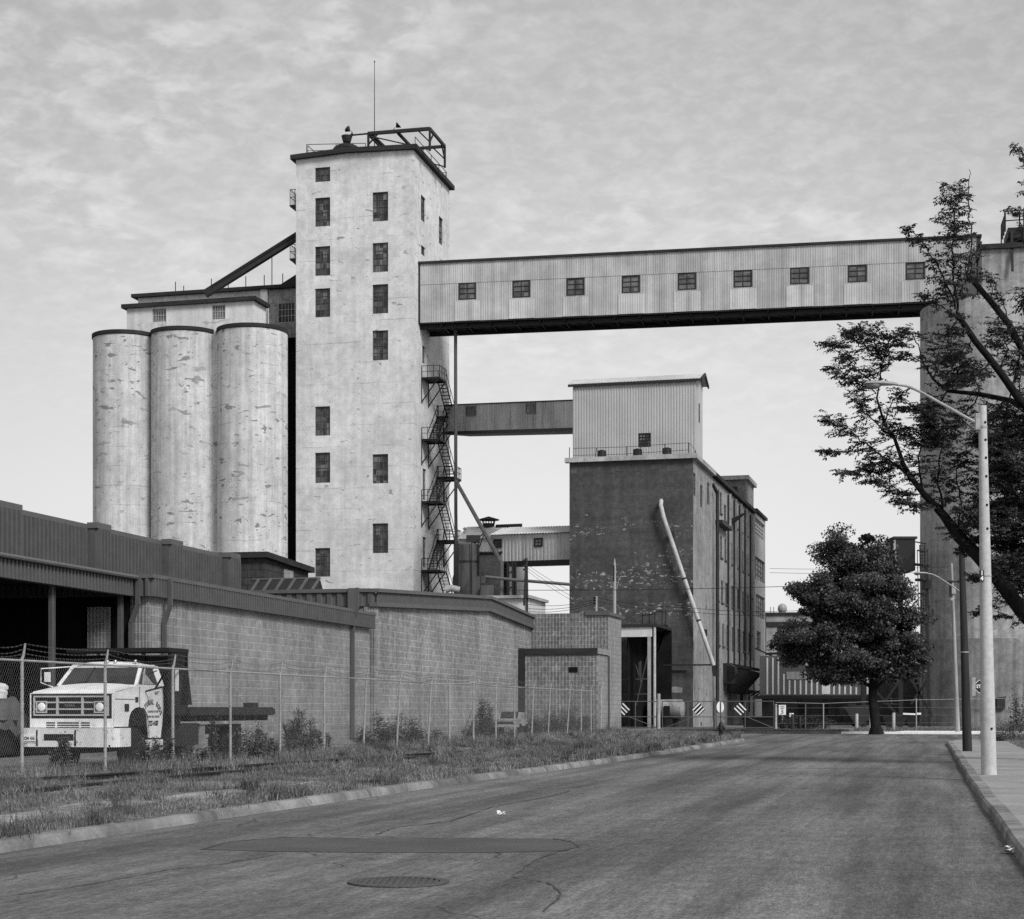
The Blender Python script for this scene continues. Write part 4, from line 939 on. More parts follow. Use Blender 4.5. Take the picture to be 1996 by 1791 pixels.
# penthouse at the far end
Pf = Fr(1454, 170, .26); pz = Pf.front(1440, 935)[1]; px0 = Pf.front(1400, 940)[0]; py1 = Pf.side(1469, 960)[0]
k = thing('stair_penthouse', 'grey stained stair penthouse on the far roof of the mill', 'building', Pf)
h = frect(Pf, 1424, 1438, 948, 960); b = MB(); b.wall('f', 0, px0, 0, 18, pz, [h], .15); b.wall('s', 0, 0, py1, 18, pz); b.build('wall', M['grey_conc'], k); window(k, 'f', 0, h, 2, 2, M['frame'], M['pane_dark'], .1)
b = MB(); b.box(px0-.3, .3, -.3, py1+.3, pz, pz+.4); b.build('roof', M['trim_conc'], k)
# metal house on the roof
Ef = Fr(1357, 137.4, .26); ex0 = Ef.front(1116.5, 800)[0]; ey1 = Ef.side(1369.5, 800)[0]; ez = Ef.front(1357, 736)[1]; er = ez+.62
k = thing('metal_roof_house', 'tall corrugated metal house with gabled roof on top of the mill', 'building', Ef)
hw = frect(Ef, 1244, 1268.5, 844, 871.5); b = MB(); zq = zA-.4
for a, c, z0, z1 in ((ex0, hw[0], zq, ez), (hw[1], 0, zq, ez), (hw[0], hw[1], zq, hw[2]), (hw[0], hw[1], hw[3], ez)): b.corr((a, 0, 0), (1, 0, 0), c-a, z0, z1, (0, -1, 0), .22, .035)
b.build('wall', M['corr_house'], k)
b = MB(); ym = ey1/2; hs = srect(Ef, 1361.5, 1364.5, 786, 824)
b.wall('s', 0, 0, ey1, zq, ez, [(ym-.4, ym+.2, hs[2], hs[3])], .1); b.quad((0, 0, ez), (0, ey1, ez), (0, ym, er)); b.quad((ex0, ey1, zq), (ex0, 0, zq), (ex0, 0, ez), (ex0, ym, er), (ex0, ey1, ez)); b.quad((ex0, ey1, zq), (0, ey1, zq), (0, ey1, ez), (ex0, ey1, ez)); b.build('gable_wall', M['corr_house'], k)
window(k, 'f', 0, hw, 3, 4, M['frame_dark'], M['pane'], .05, .05, .08); window(k, 's', 0, (ym-.4, ym+.2, hs[2], hs[3]), 1, 3, M['frame_dark'], M['pane'], .05)
b = MB(); o = .22; n = int(-ex0/.24)
def slope(y0, z0, y1, z1):
    pr = []
    for i in range(n*2+1): pr.append((ex0-.35+(-ex0+.85)*i/(n*2), .02 if i % 2 else 0))
    bb = len(b.v)
    for x, a in pr: b.v.append((x, y0, z0+a)); b.v.append((x, y1, z1+a))
    for i in range(len(pr)-1): b.f.append((bb+2*i, bb+2*i+2, bb+2*i+3, bb+2*i+1))
slope(-o, ez-.1, ym, er); slope(ym, er, ey1+o, ez-.1); b.build('roof', M['corr_roof'], k)
b = MB(); b.box(ex0-.35, .5, -o-.03, -o+.05, ez-.3, ez-.1); b.beam((.45, -o, ez-.15), (.45, ym, er-.06), .12, .22); b.beam((.45, ym, er-.06), (.45, ey1+o, ez-.15), .12, .22); b.build('barge_board', M['steel'], k)
# pale spout pipe slanting across the mill corner
k = thing('slanting_chute', 'long pale chute pipe slanting down across the front of the mill', 'pipe')
P0 = D.w(D.front(1288.5, 975)[0], .1, D.front(1288.5, 975)[1]); onp = lambda px, py: D.w(D.front(px, py, -.55)[0], -.55, D.front(px, py, -.55)[1]); P1 = onp(1288, 984); P2 = onp(1293, 1006); P3 = onp(1391, 1297)
b = MB(); b.tube([P0, P1, P2, P3], .165, 12); b.build('tube', M['pipe'], k, True)
for t in (.42, .7): c = P2.lerp(P3, t); d = (P3-P2).normalized(); b = MB(); b.tube([c-d*.07, c+d*.07], .18, 12); b.build('joint_ring', M['steel'], k)
b = MB()
for t in (.12, .5, .78): c = P2.lerp(P3, t); b.beam(c, c+D.v*.5+D.u*.25, .12, .5)
b.beam(P3-D.u*3.9+Vector((0, 0, .05)), P3+Vector((0, 0, .05)), .1, .12); b.beam(P3, P3+Vector((.1, .1, -.8)), .3, .3); b.build('bracket', M['steel'], k)
b = MB(); b.beam(D.w(DX*.28, -.1, D.front(1290, 1305)[1]), D.w(-.4, -.1, D.front(1290, 1305)[1]-.02), .08); o = b.build('wall_pipe', M['greypipe']); tag(o, 'thin horizontal grey pipe low on the dark mill front', 'pipe')
# loading canopy on the mill's side
y0 = D.side(1419, 1300)[0]; y1 = D.side(1466, 1300)[0]; cz = D.side(1419, 1291)[1]; ux = 4.6
k = thing('loading_canopy', 'black sloping loading canopy sticking out of the mill side', 'canopy', D)
b = MB(); b.add([(-.1, y0, cz), (ux, y0+.5, cz-.9), (ux, y1, cz-.9), (-.1, y1, cz), (-.1, y0, cz-.28), (ux, y0+.5, cz-1.15), (ux, y1, cz-1.15), (-.1, y1, cz-.28)], [(0,1,2,3),(7,6,5,4),(0,4,5,1),(1,5,6,2),(2,6,7,3),(3,7,4,0)]); b.build('slab', M['black'], k)
b = MB(); b.prism([(-.1, y0+.1, cz-.28), (3.0, y0+.4, cz-.95), (1.6, y0+.4, cz-2.5), (-.1, y0+.1, cz-2.7)], (0, .1, 0)); b.prism([(-.1, y0+.2, cz-2.7), (1.6, y0+.4, cz-2.5), (1.6, y1-3, cz-2.5), (-.1, y1-3, cz-2.7)], (0, 0, .1)); b.build('side_panel', M['black'], k)
b = MB()
for y in (y0+7, y0+10): b.beam((ux-.3, y, cz-1.1), (1.2, y, cz-2.9), .12); b.beam((ux-.9, y, cz-1.0), (1.9, y, cz-1.9), .09)
b.build('bracket', M['steel'], k)
b = MB(); b.box(.2, .9, y0-2.4, y0-.6, cz-1.9, cz-.4); b.lathe([(.9, -.9), (.9, .9)], (.1, y0-1.5, cz-1.0), 14, 'y'); b.build('hopper', M['steel'], k)
# round patch / tank at the foot of mill front
c = D.front(1318, 1350, -.5); k = thing('fuel_tank', 'pale round ended horizontal tank standing before the mill wall', 'tank', D)
xe = D.front(1292, 1378, -1.0)[0]; xf = D.front(1331, 1378, -1.0)[0]; zt_ = D.front(1310, 1363, -1.0)[1]; zb2 = D.front(1310, 1400, -1.0)[1]; rr = (zt_-zb2)/2
b = MB(); b.lathe([(.05, xf+.12), (rr*.7, xf+.08), (rr, xf-.1), (rr, xe-1.0), (.05, xe-1.1)], (0, -rr-.1, (zt_+zb2)/2), 24, 'x'); b.build('shell', M['facade'], k, True)
b = MB(); b.box(xe+.2, xf-.9, -2*rr-.25, -2*rr-.1, zb2-.1, zb2+.95); b.build('cabinet', M['black'], k); b = MB(); b.box(xe-.5, xf-.8, -rr*1.6, -.3, .1, zb2+.15); b.build('cradle', M['steel'], k)
# portal of the loading bay
Of = Fr(1281, 127.5, .26); k = thing('loading_portal', 'white framed loading portal with dark interior beside the annexe', 'shelter', Of)
ox0 = Of.front(1190, 1300)[0]; oz = Of.front(1250, 1222)[1]; oz2 = Of.front(1250, 1241)[1]; a = Of.front(1262, 1300)[0]; c2 = Of.front(1268.5, 1300)[0]
b = MB(); b.box(ox0, Of.front(1271, 1300)[0], 0, .2, oz2, oz); b.build('lintel', M['cream'], k)
b = MB(); b.box(a, c2, .02, .3, .05, oz2-.003); b.build('post', M['trim_conc'], k); b = MB(); b.box(c2+.01, c2+.32, .25, .5, .05, oz); b.build('post', M['black'], k)
b = MB(); b.tube([(Of.front(1276, 1300)[0], 0, .05), (Of.front(1276, 1300)[0], 0, oz+.1)], .1, 8); b.build('post', M['pipe'], k)
b = MB(); b.box(ox0, 0, -.15, 6.6, oz+.01, oz+.22); b.build('roof', M['eave'], k)
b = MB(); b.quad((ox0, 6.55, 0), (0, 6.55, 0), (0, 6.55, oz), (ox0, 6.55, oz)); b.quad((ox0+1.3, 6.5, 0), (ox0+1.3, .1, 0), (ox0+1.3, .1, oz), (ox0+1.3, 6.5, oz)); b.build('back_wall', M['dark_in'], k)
xx = Of.front(1228, 1300, 2.5)[0]; b = MB(); b.tube([(xx, 2.5, .05), (xx, 2.5, Of.front(1228, 1268, 2.5)[1])], .17, 8); b.build('inner_post', M['greypipe'], k)
b = MB(); g2 = lambda px, py: (Of.front(px, py, 3.2)[0], 3.2, Of.front(px, py, 3.2)[1])
for p, q in (((1234, 1278), (1248, 1325)), ((1264, 1270), (1240, 1375)), ((1246, 1290), (1246, 1325)), ((1249, 1288), (1249, 1330)), ((1205, 1325), (1264, 1323)), ((1205, 1354), (1270, 1352))): b.beam(g2(*p), g2(*q), .07)
b.build('inner_brace', M['brown'], k)
# iron ladder on the mill front
k = thing('iron_ladder', 'black iron ladder stair folded against the mill beside the portal', 'ladder', D)
b = MB(); g3 = lambda px, py, v=-.7: (D.front(px, py, v)[0], v, D.front(px, py, v)[1])
b.beam(g3(1270, 1220), g3(1302, 1220), .2, .16); b.beam(g3(1302, 1222), g3(1283, 1275), .1); b.beam(g3(1283, 1275), g3(1281, 1272), .08); b.beam(g3(1296, 1226, -.3), g3(1280, 1272, -.3), .08); b.beam(g3(1280, 1272), g3(1284, 1295), .07)
for t in range(1, 9):
    u = t/9; b.beam(g3(1302-19*u, 1222+53*u), g3(1296-16*u, 1226+46*u, -.3), .06)
for px in (1252, 1265, 1276, 1290, 1297): b.tube([g3(px, 1220), g3(px+1, 1192)], .03, 4)
b.tube([g3(1250, 1200), g3(1278, 1196)], .03, 4); b.tube([g3(1276, 1193), g3(1298, 1191)], .03, 4)
b.build('frame', M['black'], k)
# ================= works between tower and mill ================================================================
# inclined small gallery
def gallery(name, label, pts, depth, mat, roofm, winpx, pitch=.3, roof=True, underm=None, bandh=.5, wf=None):
    """pts: near top-left, top-right, bottom-right, bottom-left world points"""
    tl, trr, brr, bl = pts; k = thing(name, label, 'bridge', loc=tuple(bl)); o = bl
    tl, trr, brr, bl = [p-o for p in pts]
    d = trr-tl; L = Vector((d.x, d.y, 0)).length; hd = Vector((d.x, d.y, 0)).normalized(); nrm = Vector((hd.y, -hd.x, 0)); back = -nrm*depth
    b = MB(); zb = lambda x: bl.z+(brr.z-bl.z)*x/L; zt = lambda x: tl.z+(trr.z-tl.z)*x/L
    b.corr((0, 0, 0), hd, L, zb, 0, nrm, pitch, .04, .5, zt); b.quad(bl+back, brr+back, trr+back, tl+back); b.quad(bl+back, bl, tl, tl+back); b.quad(brr, brr+back, trr+back, trr); b.build('wall', mat, k)
    b = MB(); q = nrm*.06
    b.prism([bl+q, brr+q, brr+back, bl+back], (0, 0, -bandh)); b.build('floor', underm or M['black'], k)
    if roof == 'gable':
        b = MB(); q = nrm*.25; m = -nrm*depth*.5+Vector((0, 0, .7)); n = int(L/.28)
        for (p0, p1, s0, s1) in ((tl+q, trr+q, tl+m, trr+m), (tl+m, trr+m, tl+back-q, trr+back-q)):
            bb = len(b.v)
            for i in range(2*n+1):
                t = i/(2*n); a = Vector((0, 0, .05 if i % 2 else 0)); b.v.append(tuple(p0.lerp(p1, t)+a)); b.v.append(tuple(s0.lerp(s1, t)+a))
            for i in range(2*n): b.f.append((bb+2*i, bb+2*i+2, bb+2*i+3, bb+2*i+1))
        b.build('roof', roofm, k)
    else:
        b = MB(); b.prism([tl+nrm*.1, trr+nrm*.1, trr+back, tl+back], (0, 0, .1)); b.build('roof', roofm, k)
    for (px, py, w, h) in winpx:
        # window centre given in pixels on the near face
        kx = (px-CX)/F; s = (kx*o.y-o.x)/(hd.x-kx*hd.y); Y = o.y+s*hd.y; z = CZ+(HY-py)/F*Y-o.z; c = hd*s+Vector((0, 0, z))
        ww, hh = w/F*Y/2/(hd.x-kx*hd.y), h/F*Y/2; mb = MB(); e = .13; nn = nrm*.07; sl_ = (trr.z-tl.z)/L; hs_ = hd+Vector((0, 0, sl_))
        def bar(a0, a1, c0, c1, dd=.07): 
            P = [c+hs_*a0+Vector((0, 0, c0)), c+hs_*a1+Vector((0, 0, c0)), c+hs_*a1+Vector((0, 0, c1)), c+hs_*a0+Vector((0, 0, c1))]; mb.prism([p+nrm*.03 for p in P], nrm*dd)
        bar(-ww, -ww+e, -hh, hh); bar(ww-e, ww, -hh, hh); bar(-ww+e, ww-e, -hh, -hh+e); bar(-ww+e, ww-e, hh-e, hh); bar(-.03, .03, -hh+e, hh-e, .05); bar(-ww+e, ww-e, -.03, .03, .045)
        w_ = mb.build('window', wf or M['frame_dark'], k); mb = MB(); mb.prism([c+hs_*sx*ww*.99+Vector((0, 0, sz*hh*.99))+nrm*.035 for sx, sz in ((-1, -1), (1, -1), (1, 1), (-1, 1))], nrm*.02); mb.build('pane', M['pane'], w_)
    return k
Yl, Yr = 166, 141.6
k = gallery('inclined_gallery', 'small rusty sheet metal gallery sloping between tower and metal roof house', [PX(868, 790.5, Yl), PX(1117, 781, Yr), PX(1117, 833.5, Yr), PX(868, 841, Yl)], 2.6, M['corr_rusty'], M['eave'], [(919, 801, 19, 20), (1036, 795.5, 19, 21)], .5, True, None, .3, M['frame'])
k = gallery('tin_gallery', 'low corrugated tin gallery with two dark windows joining the mill', [PX(956, 1043, 142.2), PX(1116, 1038, 137.2), PX(1116, 1090, 137.2), PX(956, 1095, 142.2)], 3.2, M['corr'], M['corr_roof'], [(971, 1059, 16, 17), (1050, 1057, 16.5, 17.5)], .36, 'gable', None, .22)
# tin building with cowl
Tf = Fr(1000, 153, .236); tx0 = Tf.front(893, 1060)[0]; tz = Tf.front(940, 1049)[1]; tr_ = Tf.front(940, 1026.5, 3)[1]
k = thing('tin_workshop', 'corrugated tin workshop roof seen behind the tanks', 'building', Tf)
b = MB(); b.corr((tx0, 0, 0), (1, 0, 0), -tx0, 6, tz, (0, -1, 0), .4, .05); b.quad((0, 0, 6), (0, 6, 6), (0, 6, tz), (0, 3, tr_), (0, 0, tz)); b.build('wall', M['corr_pale'], k)
b = MB(); n = 26
for (y0, z0, y1, z1) in ((-.3, tz-.05, 3, tr_), (3, tr_, 6.3, tz-.05)):
    bb = len(b.v)
    for i in range(2*n+1): x = tx0+(-tx0-1.2)*i/(2*n); a = .05 if i % 2 else 0; b.v.append((x, y0, z0+a)); b.v.append((x, y1, z1+a))
    for i in range(2*n): b.f.append((bb+2*i, bb+2*i+2, bb+2*i+3, bb+2*i+1))
b.build('roof', M['corr_roof'], k)
c = Tf.front(906, 1038, 1.2); b = MB(); b.lathe([(.12, c[1]-.4), (.12, c[1]+.3), (.22, c[1]+.34), (.05, c[1]+.48)], (c[0], 1.2, 0), 10); b.build('flue', M['galv'], k)
c = Tf.front(952.5, 1027, 3); k = thing('cowl_ventilator', 'dark conical capped ventilator on the ridge of the tin workshop', 'ventilator', Tf)
sc_ = 153/F; b = MB(); zb = c[1]-.1; b.lathe([(.48, zb), (.56, zb+9*sc_)], (c[0], 3, 0), 16); b.build('drum', M['eave'], k)
b = MB()
for i in range(7): a = i*.9; b.beam((c[0]+.52*math.cos(a), 3+.52*math.sin(a), zb+8*sc_), (c[0]+.6*math.cos(a), 3+.6*math.sin(a), zb+17*sc_), .07)
b.build('strut', M['steel'], k); b = MB(); b.lathe([(.95, zb+15.5*sc_), (.96, zb+17*sc_), (.08, zb+23*sc_), (0, zb+23.5*sc_)], (c[0], 3, 0), 20); b.lathe([(0, zb+15.4*sc_), (.95, zb+15.5*sc_)], (c[0], 3, 0), 20); b.build('cap', M['eave'], k)
o = MB().beam(PX(966, 1025.5, 154), PX(1018, 1023.5, 154), .3, .26).build('jib_beam', M['steel']); tag(o, 'short dark beam sticking out beside the conical ventilator', 'beam')
# vertical tank, brick boiler house, steel frame, low cream wall
c = PX(914, HY, 141); k = thing('vertical_tank', 'rusty vertical steel tank behind the foot of the fire escape', 'tank', loc=(c.x, c.y, 0))
r1 = 20/F*141; zt1 = PX(0, 1095, 141).z; zt2 = PX(0, 1062, 141).z; b = MB(); b.lathe([(r1, 5), (r1, zt1), (r1*.93, zt1+.05), (r1*.93, zt2), (r1*.5, zt2+.25), (0, zt2+.3)], n=28); b.build('shell', M['greypipe'], k, True)
b = MB(); b.lathe([(r1+.03, zt1-.1), (r1+.03, zt1+.06)], n=28); b.tube([(.25, -r1-.15, 7), (.25, -r1-.15, zt2+.2)], .05, 6); b.tube([(.8, -r1+.3, 7), (.8, -r1+.3, zt2+.4)], .07, 6); b.box(-.2, .9, -.5, .3, zt2+.2, zt2+.75); b.build('fitting', M['steel'], k)
k2 = thing('dust_collector', 'dark boxy machinery and ducts behind the foot of the fire escape', 'machinery')
b = MB(); b.prism([PX(884, 1060, 146), PX(905, 1058, 146), PX(905, 1160, 146), PX(884, 1160, 146)], (0, 1.5, 0)); b.build('housing', M['steel'], k2)
b = MB(); b.tube([PX(868, 1150, 140), PX(880, 1146, 140), PX(896, 1150, 140)], .28, 10); b.build('duct', M['galv'], k2, True); b = MB(); b.prism([PX(925, 1125, 138), PX(936, 1122, 138), PX(936, 1160, 138), PX(925, 1160, 138)], (0, 1, 0)); b.prism([PX(937, 1122, 138), PX(946, 1123, 138), PX(945, 1137, 138), PX(938, 1137, 138)], (0, .6, 0)); b.build('cabinet', M['greypipe'], k2)
b = MB(); b.prism([PX(938, 1141, 137), PX(962, 1140, 137), PX(962, 1162, 137), PX(936, 1162, 137)], (0, 1.2, 0)); b.build('hopper', M['greypipe'], k2)
Wf = Fr(976, 141.5, .236); k = thing('boiler_house', 'small dark brick boiler house under the tin gallery', 'building', Wf)
wz = Wf.front(960, 1078)[1]; wx0 = Wf.front(932, 1100)[0]; wy = Wf.side(989, 1100)[0]; b = MB(); b.wall('f', 0, wx0, 0, 4, wz); b.quad((0, 0, 4), (0, wy, 4), (0, wy, wz-.7), (0, 0, wz-.05)); b.build('wall', M['brick_old'], k)
b = MB(); b.add([(wx0, -.15, wz), (.15, -.15, wz), (.15, wy+.2, wz-.7), (wx0, wy+.2, wz-.7), (wx0, -.15, wz+.12), (.15, -.15, wz+.12), (.15, wy+.2, wz-.58), (wx0, wy+.2, wz-.58)], [(3,2,1,0),(4,5,6,7),(0,1,5,4),(1,2,6,5),(2,3,7,6),(3,0,4,7)]); b.build('roof', M['steel'], k)
k = thing('steel_trestle', 'black steel trestle legs carrying the tin gallery', 'trestle'); b = MB()
for px in (990, 1000, 1004): b.beam(PX(px, 1096, 139.5), PX(px+.6, 1165, 139.5), .22)
for y in (1105, 1120, 1135, 1150): b.beam(PX(988, y, 139.5), PX(1005, y-10, 139.5), .12)
b.build('leg_frame', M['black'], k)
Cf = Fr(1028, 122, .236); k = thing('cream_building', 'low cream painted building corner behind the block hall', 'building', Cf); czz = Cf.front(1000, 1166)[1]
b = MB(); b.wall('f', 0, -8, 0, 0, czz); b.quad((0, 0, 0), (0, 6, 0), (0, 6, czz), (0, 0, czz)); b.build('wall', M['cream'], k); b = MB(); b.box(-8, .25, -.25, 6, czz, czz+.2); b.build('roof', M['trim_conc'], k); b = MB(); b.beam((.0, -.06, 0), (.0, -.06, czz), .1); b.build('downpipe', M['steel'], k)
o = MB().tube([PX(946, 1124, 133), PX(1000, 1130, 133), PX(1112, 1139, 133)], .12, 8).build('service_pipe', M['greypipe'], None, True); tag(o, 'long thin horizontal pipe running from machinery to the mill', 'pipe')
# ---- far middle: striped enclosed walkway, grey block, brick works, steel tower by the right silo -------------
Sf = Fr(1492, 150, .15); sz0 = Sf.front(1600, 1355)[1]; sz1 = Sf.front(1600, 1312)[1]; sL = Sf.front(1698, 1340)[0]
k = thing('striped_walkway', 'raised walkway clad in dark sheets with white vertical stripes behind the tree', 'bridge', Sf)
b = MB(); b.box(-.5, sL, 0, 3, sz0, sz1); b.box(-.5, 3.4, .02, 3, sz1, sz1+1.5); b.build('wall', M['brown'], k); b = MB(); n = 19
signs = [frect(Sf, 1533, 1573, 1309, 1324), frect(Sf, 1660, 1677, 1309, 1320)]
for i in range(n):
    x = sL*(i+.35)/n; w = sL/n*.15
    z1_ = sz1-.05+(1.4 if i < 3 else 0)
    for s in signs:
        if s[0]-.1 < x < s[1]+.1: z1_ = s[2]-.08
    b.box(x-w, x+w, -.03, -.002, sz0+.08, z1_)
xw = Sf.front(1610, 1340)[0]; b.box(xw-.35, xw+.35, -.04, -.003, sz0+.1, Sf.front(1610, 1322)[1]); b.build('stripe', M['cream'], k)
b = MB(); b.box(-1, sL+.4, -.15, 3.1, sz0-.3, sz0-.01); b.build('floor_beam', M['black'], k)
for s in signs: b = MB(); b.box(s[0], s[1], -.05, -.032, s[2], s[3]); p = b.build('name_board', M['facade'], k)
b = MB()
for px in (1540, 1600): x = Sf.front(px, 1300)[0]; b.beam((x-3, 1, sz1+2.2), (x+1.5, 1, sz1+.1), .12)
b.beam((0, 1, sz1+1.7), (5.5, 1, sz1+1.95), .2); b.build('truss', M['black'], k)
Qf = Fr(1700, 160, .15); k = thing('brick_works', 'dark low brick works behind the striped walkway and tree', 'building', Qf)
qz = Qf.front(1750, 1304)[1]; qx0 = Qf.front(1485, 1380)[0]; qx1 = Qf.front(1830, 1380)[0]
qw = [frect(Qf, 1722, 1734, 1315, 1333), frect(Qf, 1742, 1756, 1315, 1333), frect(Qf, 1780, 1800, 1312, 1333), frect(Qf, 1555, 1569, 1374, 1390), frect(Qf, 1604, 1614, 1374, 1390), frect(Qf, 1724, 1752, 1360, 1373)]
b = MB(); b.wall('f', 0, qx0, qx1, -.2, qz, qw, .15); b.build('wall', M['brick_old'], k)
for i, h in enumerate(qw): window(k, 'f', 0, h, 2, 2, M['frame_pale'] if i in (0, 1, 2, 5) else M['frame_dark'], M['pane_dark'], .1, .08, .1)
b = MB(); b.box(qx0, qx1, -.2, 6, qz, qz+.35); b.build('roof', M['roofing'], k)
Zf = Fr(1494, 200, .1); k = thing('grey_block', 'plain grey industrial block with dark band far behind the tree', 'building', Zf); zz = Zf.front(1530, 1197)[1]; zx = Zf.front(1640, 1200)[0]
b = MB(); b.wall('f', 0, 0, zx, 0, zz); b.quad((0, 8, 0), (0, 0, 0), (0, 0, zz), (0, 8, zz)); b.build('wall', M['facade'], k); b = MB(); za_ = Zf.front(1530, 1212)[1]; b.box(-.1, zx, -.2, 0, za_-.5, za_); x = Zf.front(1520, 1230)[0]; b.box(x-.2, x+.2, -.15, 0, 5, za_-.5); b.box(-.2, zx, -.3, 8, zz, zz+.2); b.build('band', M['steel'], k)
c = Zf.front(1525, 1188, 2); b = MB(); b.lathe([(.5, zz), (.5, zz+.3), (.35, zz+.35)], (c[0], 2, 0), 12); b.ellips((c[0], 2, zz+.75), .55, .55, .6, 12, 8)
for px in (1502, 1508): x = Zf.front(px, 1190, 1)[0]; b.tube([(x, 1, zz), (x, 1, zz+.9)], .05, 5)
b.build('roof_vent', M['galv'], k)
# right silo
RS = PX(1793, HY, 146.0); rr = 5.6; sc0 = Vector((RS.x+rr*1.03, 146, 0)); zrs = PX(0, 585, 146-rr*.6).z
k = thing('great_silo', 'huge stained grey concrete silo at the right edge under the bridge', 'silo', loc=tuple(sc0))
zj = PX(0, 1244, 141).z; b = MB(); b.lathe([(rr, zj), (rr, zrs)], n=112, cap=False); b.lathe([(0, zrs), (rr, zrs)], n=112, cap=False); b.build('shell', M['big_silo'], k, True)
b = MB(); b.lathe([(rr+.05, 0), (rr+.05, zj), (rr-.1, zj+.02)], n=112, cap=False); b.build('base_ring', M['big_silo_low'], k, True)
c2 = sc0+Vector((rr*1.75, -2.6, 0)); k = thing('great_silo', 'second grey concrete silo mostly cut off by the right edge', 'silo', loc=tuple(c2))
b = MB(); b.lathe([(rr, 0), (rr, zrs)], n=96, cap=True); b.build('shell', M['big_silo'], k, True)
Vf = Fr(1914, 146.2, .188); vz0 = zrs-.02; vz1 = Vf.front(1914, 487)[1]
k = thing('silo_cap_house', 'pale block cap house on top of the great silo', 'building', Vf)
b = MB(); b.wall('f', 0, 0, 16, vz0, vz1); b.quad((0, 8, vz0), (0, 0, vz0), (0, 0, vz1), (0, 8, vz1)); b.build('wall', M['cap_wall'], k); b = MB(); b.box(-.2, 16, -.35, 8, vz1, vz1+.4); b.build('cornice', M['eave'], k); b = MB(); b.box(-.1, 16, -.45, 0, vz0-.05, vz0+.25); b.build('base_ledge', M['steel'], k)
k = thing('roof_platform', 'black railed steel platform on the cap house of the great silo', 'platform', Vf); g4 = lambda px, py, v=0.5: Vector((Vf.front(px, py, v)[0], v, Vf.front(px, py, v)[1]))
b = MB(); p0 = g4(1964, 452); b.box(p0.x, p0.x+7, .3, 4, p0.z-.6, p0.z+.3); b.prism([(p0.x, .5, p0.z-.4), (p0.x+1.2, .5, p0.z-.4), (p0.x+.4, .5, vz1+.3), (p0.x-.3, .5, vz1+.3)], (0, .4, 0)); b.box(p0.x+.2, p0.x+7, .6, .8, vz1+1.0, vz1+1.25); b.beam((p0.x+.3, .2, p0.z), (p0.x+.3, -.5, vz1-2.0), .2); b.build('deck', M['black'], k)
b = MB(); railing(b, [(p0.x-.25, .35, p0.z+.1), (p0.x+7, .35, p0.z+.3)], 1.6, gap=1.2, r=.05); railing(b, [(p0.x-.2, .35, p0.z), (p0.x-.2, 4, p0.z)], 1.5, gap=1.2, r=.05); b.build('railing', M['black'], k)
b = MB(); b.lathe([(1.5, p0.z+.3), (1.5, p0.z+2.3), (1.1, p0.z+3.0), (.3, p0.z+3.4)], (p0.x+2.9, 2, 0), 20); b.build('tank', M['black'], k, True)
# steel tower and dark hopper house between tree and silo
k = thing('hopper_house', 'black hopper house on steel legs with caged ladder beside the silo', 'tower')
YH = 137; b = MB(); A = [PX(1713, 1060, YH+3), PX(1744, 1049, YH), PX(1784, 1052, YH), PX(1784, 1105, YH), PX(1744, 1110, YH), PX(1713, 1110, YH+3)]
hx0, hx1 = PX(1744, 0, YH).x, PX(1784, 0, YH).x; hz1 = PX(0, 1050, YH).z; hz0 = PX(0, 1112, YH).z
b.box(hx0, hx1, YH, YH+3.2, hz0, hz1); b.box(hx0-1.5, hx0, YH+2.0, YH+5.0, hz0, hz1-.4); b.build('cabin', M['black'], k); b = MB(); b.box(hx0-.1, hx1+.15, YH-.1, YH+3.3, hz1, hz1+.18); b.build('roof', M['steel'], k)
b = MB(); b.box(hx0-.1, hx0+.06, YH-.1, YH-.02, hz1-.9, hz1-.1); b.box(hx0+.02, hx0+.1, YH-.12, YH-.02, hz0, hz1-1); b.build('trim', M['galv'], k)
b = MB()
for px in (1683, 1755, 1812): b.beam(PX(px-7 if px > 1800 else px, 1105, YH+.5), PX(px, 1421, YH+.5), .36 if px < 1800 else .18)
for (a, c) in (((1765, 1307), (1818, 1396)), ((1810, 1322), (1776, 1372)), ((1765, 1310), (1722, 1372)), ((1708, 1348), (1760, 1405)), ((1684, 1300), (1760, 1296)), ((1760, 1296), (1816, 1296)), ((1784, 1220), (1812, 1180)), ((1780, 1235), (1808, 1250))): b.beam(PX(*a, YH), PX(*c, YH), .17)
for px in (1797, 1806): b.beam(PX(px-4, 1062, YH-.4), PX(px+4, 1418, YH-.4), .09)
for i in range(58): y = 1064+i*6.1; dx = 8*(i/58); b.beam(PX(1793+dx, y, YH-.4), PX(1802+dx, y, YH-.4), .06)
for y in (1072, 1100, 1128, 1156, 1184, 1212): 
    dx = (y-1062)/356*8; b.tube([PX(1790+dx, y, YH-.4), PX(1788+dx, y+1, YH-1.0), PX(1798+dx, y+2, YH-1.3), PX(1808+dx, y+1, YH-1.0), PX(1808+dx, y, YH-.4)], .05, 5)
for px in (1788, 1798, 1808): b.beam(PX(px, 1072, YH-1.15), PX(px+3, 1212, YH-1.15), .05)
b.beam(PX(1784, 1056, YH), PX(1806, 1060, YH), .09); b.beam(PX(1784, 1100, YH), PX(1812, 1103, YH), .2); b.beam(PX(1784, 1130, YH), PX(1812, 1132, YH), .2); b.box(PX(1805, 0, YH).x-.2, PX(1805, 0, YH).x+.3, YH-.5, YH+.5, PX(0, 1148, YH).z, PX(0, 1132, YH).z)
b.build('leg_frame', M['black'], k)
